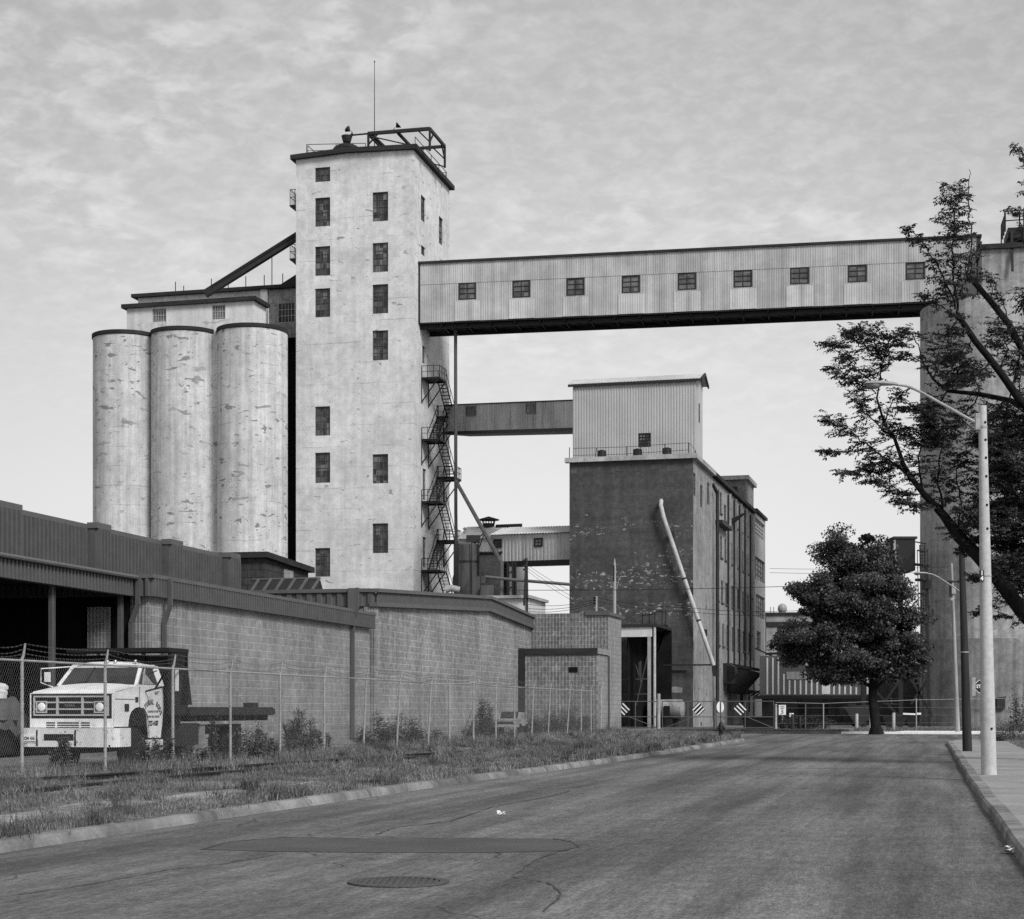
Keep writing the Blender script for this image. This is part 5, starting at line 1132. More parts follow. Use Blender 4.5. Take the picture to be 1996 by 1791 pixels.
k = thing('loading_machine', 'dark angular loading hopper machine standing behind the roadside tree', 'machinery'); b = MB(); b.prism([PX(1645, 1378, 134), PX(1700, 1374, 134), PX(1700, 1400, 134), PX(1672, 1416, 134), PX(1647, 1392, 134)], (0, 2, 0)); b.build('body', M['steel'], k); b = MB(); b.box(PX(1653, 0, 134).x, PX(1668, 0, 134).x, 134, 135, PX(0, 1376, 134).z, PX(0, 1371, 134).z); b.beam(PX(1646, 1380, 133.9), PX(1672, 1418, 133.9), .1); b.build('rim', M['black'], k)
k = thing('flat_trailer', 'low dark trailer with a white rail parked before the silo', 'trailer'); b = MB(); b.prism([PX(1722, 1396, 131), PX(1790, 1396, 131), PX(1790, 1414, 131), PX(1722, 1414, 131)], (0, 2.2, 0)); b.build('bed', M['black'], k); b = MB(); b.beam(PX(1760, 1391, 130.9), PX(1784, 1392, 130.9), .12, .12); b.beam(PX(1787, 1391, 130.9), PX(1795, 1391, 130.9), .12, .14); b.build('rail', M['white'], k)
for px in (1735, 1778): c = PX(px, 1413, 130.9); b = MB(); b.lathe([(.08, -.1), (.42, -.1), (.42, .15), (.08, .15)], (c.x, 130.9, .5), 14, 'y'); b.build('wheel', M['rubber'], k)
# ================= chain link fence =============================================================================
def fY(px): return 60615/(1800-px)
def fpt(px, z=0.0): Y = fY(px); return Vector(((px-CX)/F*Y, Y, z))
pxs = [-170, -55, 43, 205, 337, 449, 546, 632, 708, 773, 834, 876, 923, 966.5, 1003, 1036, 1068, 1105, 1133, 1152, 1171]
lean = {708: .1, 773: .12, 834: .12, 1036: .1, 1068: .12, 1105: .16}; bent = {923: .12, 834: -.08, 876: -.05}
fence = thing('chain_link_fence', 'long chain link fence with barbed wire along the grass verge', 'fence')
GZf = .1; FH = 2.36
base = [fpt(p, GZf) for p in pxs]
topz = [GZf+FH+bent.get(p, 0)*.6 for p in pxs]
tp = [Vector((q.x+lean.get(p, 0), q.y, z)) for p, q, z in zip(pxs, base, topz)]
fd = (base[-1]-base[0]).normalized(); fn = Vector((fd.y, -fd.x, 0))     # fn points to the road
for i, (p, q, t) in enumerate(zip(pxs, base, tp)):
    b = MB(); r = .034 if i < len(pxs)-1 else .055; d = (t-q)
    if p == 876: b.tube([q-d*.08, t+Vector((0, 0, .02))], r, 8)
    elif i == len(pxs)-1: b.tube([q-d*.08, t+Vector((0, 0, .32))], r, 8)
    else: b.tube([q-d*.08, t+Vector((0, 0, .04)), t+fn*.03+Vector((0, 0, .1)), t+fn*.07+Vector((0, 0, .34))], [r, r, .03, .018], 8)
    for zz in (.35, .95, 1.5, 2.0): c = q.lerp(t, zz/FH); b.tube([c-Vector((0, 0, .015)), c+Vector((0, 0, .015))], r+.008, 8)
    b.build('post', M['galv'], fence, True)
b = MB(); b.tube([t+Vector((0, 0, 0)) for t in tp], .024, 7); b.build('top_rail', M['galv'], fence, True)
# woven wire: two families of straight wires, run section by section
V = []; Fq = []
def wire_np(P, Q, r):
    P = np.asarray(P); Q = np.asarray(Q); d = Q-P; d = d/np.linalg.norm(d, axis=1)[:, None]; a = np.cross(d, np.array([fn.x, fn.y, 0.0])); a /= np.linalg.norm(a, axis=1)[:, None]; c = np.cross(d, a)
    n = len(P); vs = np.stack([P+a*r, P+c*r, P-a*r, P-c*r, Q+a*r, Q+c*r, Q-a*r, Q-c*r], 1).reshape(-1, 3); bi = (np.arange(n)*8)[:, None, None]
    q = np.array([[0, 1, 5, 4], [1, 2, 6, 5], [2, 3, 7, 6], [3, 0, 4, 7]])[None]
    return vs, (bi+q).reshape(-1, 4)
off = 0; step = .085; ang = 1.45
for (b0, t0_), (b1, t1_) in zip(zip(base, tp), zip(base[1:], tp[1:])):
    L = (b1-b0).length; n = int(L/step); H = FH-.02; dx = H/ang
    for sgn in (1, -1):
        s0 = np.arange(-int(dx/step)-2, n+int(dx/step)+2)*step; s1 = s0+sgn*dx
        # clip wires to the bay
        ta = np.clip(np.where(sgn > 0, (0-s0)/dx, (s0-L)/dx), 0, 1); tb = np.clip(np.where(sgn > 0, (L-s0)/dx, (s0-0)/dx), 0, 1)
        ok = (tb-ta) > .01; s0 = s0[ok]; ta = ta[ok]; tb = tb[ok]
        def pos(t):
            s = np.clip(s0+sgn*dx*t, 0, L)/L
            lo = np.outer(1-s, np.array(b0))+np.outer(s, np.array(b1)); hi = np.outer(1-s, np.array(t0_))+np.outer(s, np.array(t1_))
            return lo+(hi-lo)*t[:, None]+np.array([fn.x, fn.y, 0])*(.012*sgn)
        v, f = wire_np(pos(ta), pos(tb), .0014); V.append(v); Fq.append(f+off); off += len(v)
    # twisted selvedge above the rail
    s = (np.arange(n)+.5)*step/L; hi = np.outer(1-s, np.array(t0_))+np.outer(s, np.array(t1_)); v, f = wire_np(hi, hi+np.array([0.012, 0, .065]), .0022); V.append(v); Fq.append(f+off); off += len(v)
np_mesh('wire_mesh', np.vstack(V), np.vstack(Fq), M['wire'], fence)
b = MB()
for lvl, (o, h) in enumerate(((.04, .14), (.055, .24), (.07, .33))):
    for i in range(len(tp)-1):
        if pxs[i] == 876 or pxs[i+1] == 876: continue_ = True
        p = tp[i]+fn*o+Vector((0, 0, h)); q = tp[i+1]+fn*o+Vector((0, 0, h)); sag = rnd.uniform(.03, .14); P = []
        for k in range(9):
            t = k/8; c = p.lerp(q, t); c.z -= sag*4*t*(1-t); P.append(c)
        b.tube(P, .003, 4, False)
        n = int((q-p).length/.16)
        for k in range(1, n):
            t = k/n; c = p.lerp(q, t); c.z -= sag*4*t*(1-t); b.beam(c-Vector((.018, 0, .018)), c+Vector((.018, 0, .018)), .004); b.beam(c-Vector((.018, 0, -.018)), c+Vector((.018, 0, -.018)), .004)
b.build('barbed_wire', M['barb'], fence)

# ================= dump truck ===================================================================================
K = Fr(60, 39.7, .236, .1); W = K.front(221, 1380)[0]
truck = thing('dump_truck', 'old white conventional cab dump truck parked behind the chain link fence', 'truck', K)
zf = lambda py, y=0: K.front(140, py, y)[1]
ywb = K.side(268, 1337, W)[0]; ycr = K.side(318, 1340, W)[0]; ya0 = K.side(251, 1390, W)[0]; ya1 = K.side(290, 1390, W)[0]
hz = zf(1347); hzb = K.side(268, 1337, W)[1]; zb = .92; rz = K.side(290, 1294, W)[1]; sill = .72
# lower body side profile with the wheel arch
def profile():
    P = [(0, 1.0), (.02, hz-.1), (.1, hz-.02), (.3, hz), (ywb, hzb), (ycr-.05, hzb-.02), (ycr, hzb-.2), (ycr+.02, 1.45), (ycr-.06, 1.0), (ycr-.14, sill), (ya1+.08, sill), (ya1+.03, 1.0)]
    c = (ya0+ya1)/2; rr = (ya1-ya0)/2; n = 8
    for i in range(n+1):
        a = math.pi*i/n; P.append((c+rr*math.cos(a)**1, 1.12+rr*.62*math.sin(a)))
    P += [(ya0-.03, 1.0)]
    return P
def side_panel(x, parent_name):
    pass
prof = profile(); b = MB()
b.prism([(W, y, z) for y, z in prof], (-.06, 0, 0)); b.prism([(.06, y, z) for y, z in prof], (-.06, 0, 0))
# hood: crowned top between the flanks, front apron
nx = 10; rowsY = [0.03, .12, .35, ywb*.5, ywb, ]
def hoodz(x, y): t = y/ywb; zc_ = (hz-.02)+(hzb-hz+.02)*t; u = abs(2*x/W-1); return zc_+.07*(1-u**2.5)*(0.2+t*.8)-(.05 if y < .05 else 0)
hv = [[(W*i/nx, y, hoodz(W*i/nx, y)) for i in range(nx+1)] for y in rowsY]; o0 = len(b.v)
for r_ in hv: b.v += r_
for j in range(len(rowsY)-1):
    for i in range(nx): b.f.append((o0+j*(nx+1)+i, o0+j*(nx+1)+i+1, o0+(j+1)*(nx+1)+i+1, o0+(j+1)*(nx+1)+i))
b.box(.06, W-.06, ycr-.1, ycr-.02, sill, hzb-.02); b.box(.06, W-.06, ywb, ycr-.1, hzb-.1, hzb-.06)
b.build('body', M['truck'], truck, True)
zg0, zg1 = zf(1400.5), zf(1350.5); g0, g1 = .03, W-.02
b = MB(); b.box(0, W, -.04, .03, zg1, hz-.06); b.box(0, W, -.04, .03, .98, zg0); b.box(0, g0, -.04, .03, zg0, zg1); b.box(g1, W, -.04, .03, zg0, zg1)
b.box(.08, W-.1, -.05, -.035, .98, zg0-.12); b.build('front_panel', M['truck'], truck)
b = MB(); b.box(g0, g1, -.03, .02, zg0, zg1); b.build('grille_back', M['black'], truck)
b = MB(); e = .07; c0, c1, d0, d1 = g0+e, g1-e, zg0+e*.9, zg1-e*.9; t = .035
b.box(c0, c1, -.07, -.031, d1-t, d1); b.box(c0, c1, -.07, -.031, d0, d0+t); b.box(c0, c0+t, -.07, -.031, d0+t, d1-t); b.box(c1-t, c1, -.07, -.031, d0+t, d1-t)
for f in (.333, .667): z = d0+(d1-d0)*f; b.box(c0+t, c1-t, -.066, -.031, z-.016, z+.016)
for f in (.32, .655): x = c0+(c1-c0)*f; b.box(x-.022, x+.022, -.075, -.031, d0+t, d1-t)
b.build('grille', M['trim_light'], truck)
text('SIERRA', .085, M['brown_cap'], truck, ((c0+c1)/2-.02, -.072, (d0+d1)/2), 'f', 'grille_badge', .002, .01)
for x in (c0+.21, c1-.21):
    z = d0+(d1-d0)*.44; b = MB(); s = .135
    b.box(x-s, x+s, -.085, -.066, z-s, z-s+.03); b.box(x-s, x+s, -.085, -.066, z+s-.03, z+s); b.box(x-s, x-s+.03, -.085, -.066, z-s+.03, z+s-.03); b.box(x+s-.03, x+s, -.085, -.066, z-s+.03, z+s-.03)
    hl = b.build('headlight', M['trim_light'], truck); b = MB(); b.lathe([(.0, -.115), (.05, -.112), (.085, -.1), (.1, -.075)], (x, 0, z), 20, 'y'); b.build('lens', M['white'], hl, True); b = MB(); b.box(x-s+.03, x+s-.03, -.068, -.064, z-s+.03, z+s-.03); b.build('bezel', M['black'], hl)
b = MB(); zs0 = zf(1408.5)
for xa, xb in ((.42, .63), (.69, 1.22), (1.28, 1.49)):
    for i in range(3): b.box(xa, xb, -.058, -.05, zs0-.055*i-.016, zs0-.055*i+.01)
b.build('air_slot', M['black'], truck)
# bumper
zb0, zb1 = K.front(140, 1456, -.42)[1], K.front(140, 1421, -.42)[1]; b = MB(); bx0, bx1 = -.14, W+.26; yb_ = -.42
ob = [(bx0, .1), (bx0, -.22), (bx0+.08, yb_+.06), (bx0+.3, yb_), (bx1-.3, yb_), (bx1-.08, yb_+.06), (bx1, -.2), (bx1-.05, .45)]
sl = (.55, 1.28, zb0+.14, zb0+.29)
for (p, q) in zip(ob, ob[1:]):
    if p == (bx0+.3, yb_):
        X = [p[0], sl[0], sl[1], q[0]]
        for xa, xb, za_, zb_ in ((X[0], X[1], zb0, zb1), (X[2], X[3], zb0, zb1), (X[1], X[2], zb0, sl[2]), (X[1], X[2], sl[3], zb1)): b.quad((xa, yb_, za_), (xb, yb_, za_), (xb, yb_, zb_), (xa, yb_, zb_))
    else: b.quad((*p, zb0), (*q, zb0), (*q, zb1), (*p, zb1))
b.prism([(*p, zb1-.002) for p in ob]+[(bx1-.15, .45, zb1-.002), (bx0+.1, .1, zb1-.002)], (0, 0, .02)); b.build('bumper', M['truck'], truck)
b = MB(); b.box(sl[0]-.04, sl[1]+.04, yb_+.01, yb_+.03, sl[2]-.03, sl[3]+.03); b.box(bx0+.1, bx1-.15, yb_+.03, .2, zb0+.01, zb0+.05); b.build('bumper_slot', M['black'], truck)
b = MB()
for x in (.38, 1.32):
    b.prism([(x-.02, yb_-.006, zb0+.02), (x+.03, yb_-.006, zb0+.02), (x+.015, yb_-.006, zb0+.2), (x+.025, yb_-.006, zb1-.02), (x-.015, yb_-.006, zb1-.02), (x-.025, yb_-.006, zb0+.22)], (0, .005, 0))
b.build('rust_stain', M['steel'], truck)
b = MB(); b.box(.02, .36, yb_-.016, yb_-.003, zb0+.1, zb0+.27); pl = b.build('licence_plate', M['white'], truck); text('B2M 456', .1, M['ink'], pl, (.19, yb_-.018, zb0+.19), 'f', 'lettering', .002, .002, .8)
b = MB(); b.box(.02, .36, yb_-.0175, yb_-.0162, zb0+.115, zb0+.13); b.build('plate_line', M['ink'], pl)
# greenhouse
zr = rz; xi = .16; yr0 = ywb+.52; yr1 = ycr-.18
def gp(x, y, z): return (x, y, z)
B = {'fl': gp(.04, ywb, hzb), 'fr': gp(W-.04, ywb, hzb), 'rl': gp(.04, ycr-.06, hzb), 'rr': gp(W-.04, ycr-.06, hzb), 'tfl': gp(xi, yr0, zr-.05), 'tfr': gp(W-xi, yr0, zr-.05), 'trl': gp(xi, yr1, zr-.06), 'trr': gp(W-xi, yr1, zr-.06)}
b = MB()
for p, q, w in (('fl', 'tfl', .07), ('fr', 'tfr', .075), ('rl', 'trl', .12), ('rr', 'trr', .14)): b.beam(B[p], B[q], w)
b.beam(B['tfl'], B['tfr'], .07); b.beam(B['tfr'], B['trr'], .08); b.beam(B['tfl'], B['trl'], .08); b.beam(B['fl'], B['fr'], .06); b.beam(B['fr'], B['rr'], .07); b.beam(B['trl'], B['trr'], .1)
n = 8; o0 = len(b.v)
for j, y in enumerate((yr0-.06, yr0+.12, (yr0+yr1)/2, yr1+.05)):
    for i in range(n+1):
        u = i/n; x = xi-.05+(W-2*xi+.1)*u; b.v.append((x, y, zr-.04+.1*(1-(2*u-1)**4)*(1 if 0 < j < 3 else .25)))
for j in range(3):
    for i in range(n): b.f.append((o0+j*(n+1)+i, o0+j*(n+1)+i+1, o0+(j+1)*(n+1)+i+1, o0+(j+1)*(n+1)+i))
b.build('cab_roof', M['truck'], truck, True)
b = MB(); b.quad(B['fl'], B['fr'], B['tfr'], B['tfl']); b.build('windscreen', M['pane_dark'], truck)
b = MB(); b.quad(B['fr'], B['rr'], B['trr'], B['tfr']); b.quad(B['rl'], B['fl'], B['tfl'], B['trl']); b.quad(B['rr'], B['rl'], B['trl'], B['trr']); b.build('side_glass', M['pane_dark'], truck)
b = MB(); b.beam(Vector(B['fr']).lerp(Vector(B['tfr']), .05)+Vector((.02, .32, 0)), Vector(B['tfr'])+Vector((.01, .2, -.02)), .03); b.prism([(W-.055, ywb+.36, hzb+.05), (W-.055, ywb+.95, hzb+.05), (W-.1, ywb+.5, hzb+.33)], (.02, 0, 0)); b.build('vent_frame', M['galv'], truck)
b = MB()
for x0, x1 in ((.35, .75), (1.0, 1.45)):
    p = Vector(B['fl']).lerp(Vector(B['fr']), x0/W); q = Vector(B['fl']).lerp(Vector(B['fr']), x1/W); b.beam(p+Vector((0, -.02, .04)), q+Vector((0, .08, .13)), .02)
b.beam(Vector(B['fl']).lerp(Vector(B['fr']), .33)+Vector((0, -.01, .02)), Vector(B['tfl']).lerp(Vector(B['tfr']), .33)+Vector((0, -.01, 0)), .015); b.build('wiper', M['black'], truck)
for f in (.5, .6, .85):
    x = W*f; b = MB(); b.ellips((x, yr0+.02, zr+.06), .045, .05, .045, 8, 6); b.build('roof_lamp', M['chrome'], truck, True)
# door, lettering, markers
b = MB(); yd0 = ywb+.12
b.beam((W+.002, yd0, 1.0), (W+.002, yd0-.02, hzb-.02), .012); b.box(W-.002, W+.006, .08, ywb-.15, 1.62, 1.635); b.build('door_seam', M['ink'], truck)
b = MB(); b.box(W, W+.02, ya0-.22, ya0-.02, 1.35, 1.52); b.build('side_marker', M['steel'], truck); b = MB(); b.box(W, W+.015, ywb-.12, ywb+.02, 1.56, 1.68); b.build('badge', M['steel'], truck)
b = MB(); b.beam((W+.03, ycr-.5, hzb-.13), (W+.03, ycr-.32, hzb-.13), .035); b.build('door_handle', M['chrome'], truck)
ym = (ywb+.25+ycr-.1)/2
word = 'NATURAL RODS'
for i, ch in enumerate(word):
    if ch == ' ': continue
    a = (i-(len(word)-1)/2)*.21; r_ = .62; text(ch, .17, M['ink'], truck, (W+.006, ym+r_*math.sin(a)*.86, 1.12+r_*math.cos(a)*.72), 's', 'door_lettering', .006, .002, .8, -a*.75)
text('CRUSHED STONE', .075, M['greypipe'], truck, (W+.006, ym+.05, 1.34), 's', 'door_lettering', .0, .002); text('SAND AND GRAVEL', .075, M['greypipe'], truck, (W+.006, ym+.08, 1.22), 's', 'door_lettering', .0, .002); text('727-4187', .16, M['ink'], truck, (W+.006, ym+.08, 1.06), 's', 'door_lettering', .006, .002, .85)
# mirrors
b = MB(); b.tube([(-.05, ywb-.1, hzb-.02), (-.28, ywb-.25, hzb+.08), (-.28, ywb-.25, rz-.12), (.3, yr0-.1, zr-.05)], .014, 6); b.box(-.2, -.06, ywb-.24, ywb-.2, hzb+.1, rz-.2); b.build('mirror', M['truck'], truck)
b = MB(); b.tube([(W, ywb+.55, hzb+.28), (W+.32, ywb+.35, hzb+.36)], .014, 6); b.prism([(W+.28, ywb+.3, hzb-.07), (W+.48, ywb+.35, hzb+.28), (W+.5, ywb+.39, hzb+.26), (W+.3, ywb+.34, hzb-.09)], (0, .03, .04)); b.beam((W+.02, ywb+.4, hzb-.12), (W+.42, ywb+.42, hzb-.02), .04); b.build('mirror', M['black'], truck)
b = MB(); b.box(W+.05, W+.3, ycr+.2, ycr+.23, hzb-.1, zr-.12); b.build('side_sign', M['white'], truck)
# wheels
def wheel(x0, x1, y, r, parent):
    b = MB(); xm = (x0+x1)/2; w = (x1-x0)/2; b.lathe([(r*.6, -w), (r*.93, -w), (r, -w*.7), (r, w*.7), (r*.93, w), (r*.6, w)], (xm, y, r-.02), 28, 'x'); t = b.build('wheel', M['rubber'], parent, True)
    b = MB(); s = 1 if x1 > .9 else -1; b.lathe([(r*.6, w*s*.9), (r*.5, w*s*.6), (r*.2, w*s*.7), (0, w*s*.8)], (xm, y, r-.02), 20, 'x'); b.build('rim', M['truck'], t, True)
yw = (ya0+ya1)/2
for xs in ((W-.34, W-.05), (.05, .34)): wheel(*xs, yw, .49, truck)
b = MB(); b.box(.3, W-.3, .1, ycr, .45, .8); b.box(.35, .5, 0, 8.4, .75, 1.0); b.box(W-.5, W-.35, 0, 8.4, .75, 1.0); b.beam((.1, yw, .5), (W-.1, yw, .5), .12); b.box(W-.3, W+.02, ycr-.8, ycr-.1, .5, .62)
b.box(W-.32, W+.05, ycr+.5, ycr+1.6, .55, 1.0); b.build('chassis', M['black'], truck)
b = MB(); b.box(W-.02, W+.05, ycr-.95, ycr-.12, .42, .68); b.build('running_board', M['truck'], truck)
# bulkhead and flat bed
yb0 = ycr+.45; zt_ = K.side(345, 1268, W+.15)[1]; bw0, bw1 = -.3, W+.22; zd = K.side(440, 1378, W+.2)[1]; yE = K.side(531, 1380, W+.2)[0]
b = MB(); b.box(bw0, bw1, yb0, yb0+.06, zd-.5, zt_-.1); b.box(bw1-.08, bw1, yb0-.5, yb0+.5, zd-.2, zt_-.05)
b.prism([(bw1-.01, yb0-.55, zt_-.02), (bw1, yb0+.4, zt_-.02), (bw1, yb0+.75, zd+.05), (bw1, yb0+.0, zd+.05)], (-.05, 0, 0)); b.box(bw0-.1, bw1+.02, yb0-.65, yb0+.5, zt_-.05, zt_+.05)
for x in (bw0+.4, bw0+1.0, bw0+1.6): b.box(x, x+.08, yb0-.05, yb0, zd-.3, zt_-.06)
b.build('bulkhead', M['black'], truck)
b = MB(); b.box(bw0, bw1, yb0+.5, yE, zd-.22, zd); b.box(bw1-.02, bw1+.06, yb0+.5, yE, zd-.2, zd-.04)
y = K.side(493, 1375, W+.2)[0]; b.box(bw1-.3, bw1, y, y+.35, zd, zd+.12)
for i in range(7): y = yb0+1+i*(yE-yb0-1.4)/6; b.box(bw0+.1, bw1-.04, y, y+.1, zd-.36, zd-.22)
b.build('flat_bed', M['steel'], truck)
yr_ = yE-2.1
for xs in ((W-.32, W-.05), (W-.62, W-.35), (.05, .32), (.36, .62)): wheel(*xs, yr_, .49, truck)
fl = K.side(395, 1420, W+.1)[0]; b = MB(); b.box(W-.45, W+.15, fl, fl+.03, .42, .98); b.build('mud_flap', M['galv'], truck); b = MB(); b.box(W-.5, W+.12, fl-1.7, fl-.3, .5, 1.05); b.build('fuel_tank', M['steel'], truck)

# tarpaulin load at the left edge
k = thing('tarpaulin_load', 'crumpled grey tarpaulin thrown over a low load left of the truck', 'tarpaulin')
b = MB(); nx_, ny_ = 26, 12; o0 = 0
for j in range(ny_+1):
    for i in range(nx_+1):
        x = -13.4+i*(2.35/nx_); y = 39.6+j*.16; e_ = max(0, j-3)/9; z = 1.25+.42*math.sin(math.pi*min(1, j/ny_+.25))+.28*mnoise.noise(Vector((x*1.3, y*1.3, 1)))+.18*mnoise.noise(Vector((x*4, y*4, 7)))
        if j < 3: z -= (3-j)*.13
        if i > nx_-4: z -= (i-nx_+4)*.12
        b.v.append((x, y, z))
for j in range(ny_):
    for i in range(nx_): a = j*(nx_+1)+i; b.f.append((a, a+1, a+nx_+2, a+nx_+1))
b.build('cover', M['grey_dark'], k, True)
b = MB(); b.box(-13.6, -11.3, 39.75, 41.4, .5, 1.25); b.build('bed', M['black'], k)
b = MB()
for i in range(14): x = -12.35+(i % 7)*.1; b.ellips((-11.9-.09*(i % 5)+rnd.uniform(-.05, .05), 40.5+rnd.uniform(-.1, .1), 1.84+rnd.uniform(-.06, .16)), .2, .2, .12, 8, 5)
b.build('pale_bundle', M['silo_house'], k, True)
b = MB(); b.lathe([(.2, -.15), (.5, -.15), (.5, .15), (.2, .15)], (-12.6, 39.9, .5), 20, 'x'); b.build('wheel', M['rubber'], k)

# white junk car behind the fence
c = GP(990, 1426, .1); c = PX(990, HY, 99); k = thing('derelict_car', 'small pale derelict car half hidden in weeds by the block hall', 'car', loc=(c.x, c.y, .1), rz=R(-10))
b = MB(); b.box(-.75, .75, -.9, 2.6, .45, .8); b.prism([(-.7, -.8, .8), (.7, -.8, .8), (.7, 2.5, .8), (-.7, 2.5, .8)], (0, 0, .04)); b.prism([(-.62, .3, .84), (-.62, 2.3, .84), (-.56, 1.9, 1.22), (-.56, .8, 1.22)], (1.2, 0, 0)); b.build('body', M['cap_wall'], k)
b = MB(); b.prism([(-.5, .36, .88), (.5, .36, .88), (.48, .78, 1.26), (-.48, .78, 1.26)], (0, -.04, .0)); b.build('windscreen', M['pane_dark'], k); b = MB(); b.box(-.6, .6, -.92, -.9, .56, .7); b.build('grille', M['pane_dark'], k); b = MB(); b.box(-.8, .8, -1.0, -.9, .38, .52); b.build('bumper', M['galv'], k)
for x in (-.55, .55): b = MB(); b.lathe([(.09, -.03), (.09, 0)], (x, -.92, .66), 12, 'y'); b.build('headlight', M['chrome'], k)
for x in (-.72, .72):
    for y in (-.3, 1.9): b = MB(); b.lathe([(.1, -.1), (.3, -.1), (.3, .1), (.1, .1)], (x, y, .28), 14, 'x'); b.build('wheel', M['rubber'], k)

# ================= poles and lamps ==============================================================================
def cobra(parent, tip, root, bend, hl, mat, lens=True):
    """luminaire arm from root up to bend, to the head at tip"""
    tip, root, bend = Vector(tip), Vector(root), Vector(bend); d = (tip-bend); d.z = 0; d.normalize(); r = hl*.045
    b = MB(); P = [root, root.lerp(bend, .5), root.lerp(bend, .85), bend+d*.02+Vector((0, 0, -.01)), bend.lerp(tip, .35), tip]; b.tube(P, [r*1.15, r*1.05, r, r, r*.95, r*.9], 8); b.build('arm', mat, parent, True)
    b = MB(); s = d.cross(Vector((0, 0, 1))); sec = [(-.08, .05, .06), (.1, .11, .08), (.45, .2, .1), (.8, .19, .085), (1.0, .1, .03)]; n = 10; o0 = len(b.v)
    for t, w, h in sec:
        for i in range(n): a = 2*math.pi*i/n; b.v.append(tuple(tip+d*(t*hl)+s*(w*hl*math.cos(a))+Vector((0, 0, hl*h*max(-.35, math.sin(a))))))
    for j in range(len(sec)-1):
        for i in range(n): i2 = (i+1) % n; b.f.append((o0+j*n+i, o0+j*n+i2, o0+(j+1)*n+i2, o0+(j+1)*n+i))
    b.f.append(tuple(o0+(len(sec)-1)*n+i for i in range(n))); b.build('lamp_head', mat, parent, True)
    b = MB(); c = tip+d*(hl*.7); o0 = len(b.v); b.ellips(c+Vector((0, 0, -hl*.03)), hl*.24, hl*.17, hl*.14, 12, 8); b.build('lamp_lens', M['pane_dusty'], parent, True)
p = GP(1928, 1510, .13); k = thing('street_lamp', 'tall pale concrete street lamp pole numbered 14 on the right pavement', 'street lamp', loc=tuple(p)); Y = p.y
top_ = PX(1915, 791, Y)-p; b = MB(); n = 9; P = [Vector((0, 0, -.2)).lerp(top_, i/n) for i in range(n+1)]; r0, r1 = 15.2/F*Y, 7.6/F*Y
b.tube(P, [r0+(r1-r0)*i/n for i in range(n+1)], 20); b.build('pole', M['pole_conc'], k, True)
b = MB(); a_ = lambda py: Vector((0, 0, 0)).lerp(top_, (1510-py)/719)
for py in (824, 858, 893, 929, 985, 1031, 1420): c = a_(py); rr_ = r0+(r1-r0)*(1510-py)/719; b.ellips((c.x+.03, c.y-rr_, c.z), .028, .02, .028, 8, 5)
b.build('bolt_hole', M['black'], k)
cobra(k, PX(1745, 749, Y-.25)-p, PX(1906, 826, Y)-p, PX(1775, 753, Y-.2)-p, 62/F*Y, M['galv'])
b = MB(); c = a_(822); b.box(c.x-.16, c.x-.06, c.y-.06, c.y+.06, c.z-.17, c.z+.17); c = a_(833); b.lathe([(r1+.012, -.02), (r1+.012, .02)], c, 20); b.build('arm_bracket', M['galv'], k)
c = a_(1123); rr_ = r0+(r1-r0)*(1510-1123)/719; b = MB(); x0 = -.11; b.box(c.x+x0-.042, c.x+x0+.042, c.y-rr_-.012, c.y-rr_+.05, c.z-.118, c.z+.118); tg = b.build('number_tag', M['steel'], k)
text('1', .125, M['white'], tg, (c.x+x0, c.y-rr_-.016, c.z+.055), 'f', 'digit', .004, .002); text('4', .125, M['white'], tg, (c.x+x0, c.y-rr_-.016, c.z-.058), 'f', 'digit', .004, .002)
b = MB(); b.lathe([(rr_+.006, -.012), (rr_+.006, .012)], c, 20); b.build('tag_strap', M['galv'], k)
p = GP(1886, 1464, .13); k = thing('lamp_post', 'dark tarred wooden lamp post with a small pale lamp arm beyond the concrete one', 'street lamp', loc=tuple(p)); Y = p.y
top_ = PX(1873, 1021, Y)-p; b = MB(); P = [Vector((0, 0, -.2)).lerp(top_, i/6) for i in range(7)]; r0, r1 = 9.4/F*Y, 5/F*Y; b.tube(P, [r0+(r1-r0)*i/6 for i in range(7)], 14); b.build('pole', M['wood_dark'], k, True)
cobra(k, PX(1806, 1117, Y-.1)-p, PX(1871, 1152, Y)-p, PX(1822, 1120, Y-.1)-p, 26/F*Y, M['galv'])
b = MB(); c = Vector((0, 0, 0)).lerp(top_, (1464-1271)/443); rr_ = r0+(r1-r0)*.43; b.lathe([(rr_+.01, -.02), (rr_+.01, .02)], c, 14); c = Vector((0, 0, 0)).lerp(top_, (1464-1338)/443); b.box(c.x+r0*1.3, c.x+r0*1.3+.12, c.y, c.y+.02, c.z-.3, c.z+.3); b.build('strap', M['galv'], k)
p = GP(1867, 1427, .1); k = thing('utility_pole', 'thin pale weathered utility pole standing before the great silo', 'utility pole', loc=tuple(p)); Y = p.y; top_ = PX(1854.5, 1098, Y)-p
b = MB(); b.tube([Vector((0, 0, -.2)), top_], [4.6/F*Y, 2.6/F*Y], 10); b.build('pole', M['wood_pale'], k, True)
b = MB(); c = PX(1858, 1133, Y)-p; b.beam(c+Vector((-.35, -.15, 0)), c+Vector((.55, .1, -.03)), .12, .1); b.box(c.x+.3, c.x+.7, c.y-.1, c.y+.1, c.z-.1, c.z+.06); c = PX(1856, 1152, Y)-p; b.box(c.x-.2, c.x-.1, c.y-.12, c.y-.05, c.z-.35, c.z+.6); b.build('crossarm', M['wood_dark'], k)
b = MB(); c = PX(1857, 1151, Y)-p; b.box(c.x-.1, c.x+.14, c.y-.2, c.y-.08, c.z-.2, c.z+.25); b.beam(c+Vector((-.15, -.15, -.6)), c+Vector((.05, -.1, -.4)), .14); b.build('transformer_box', M['galv'], k)
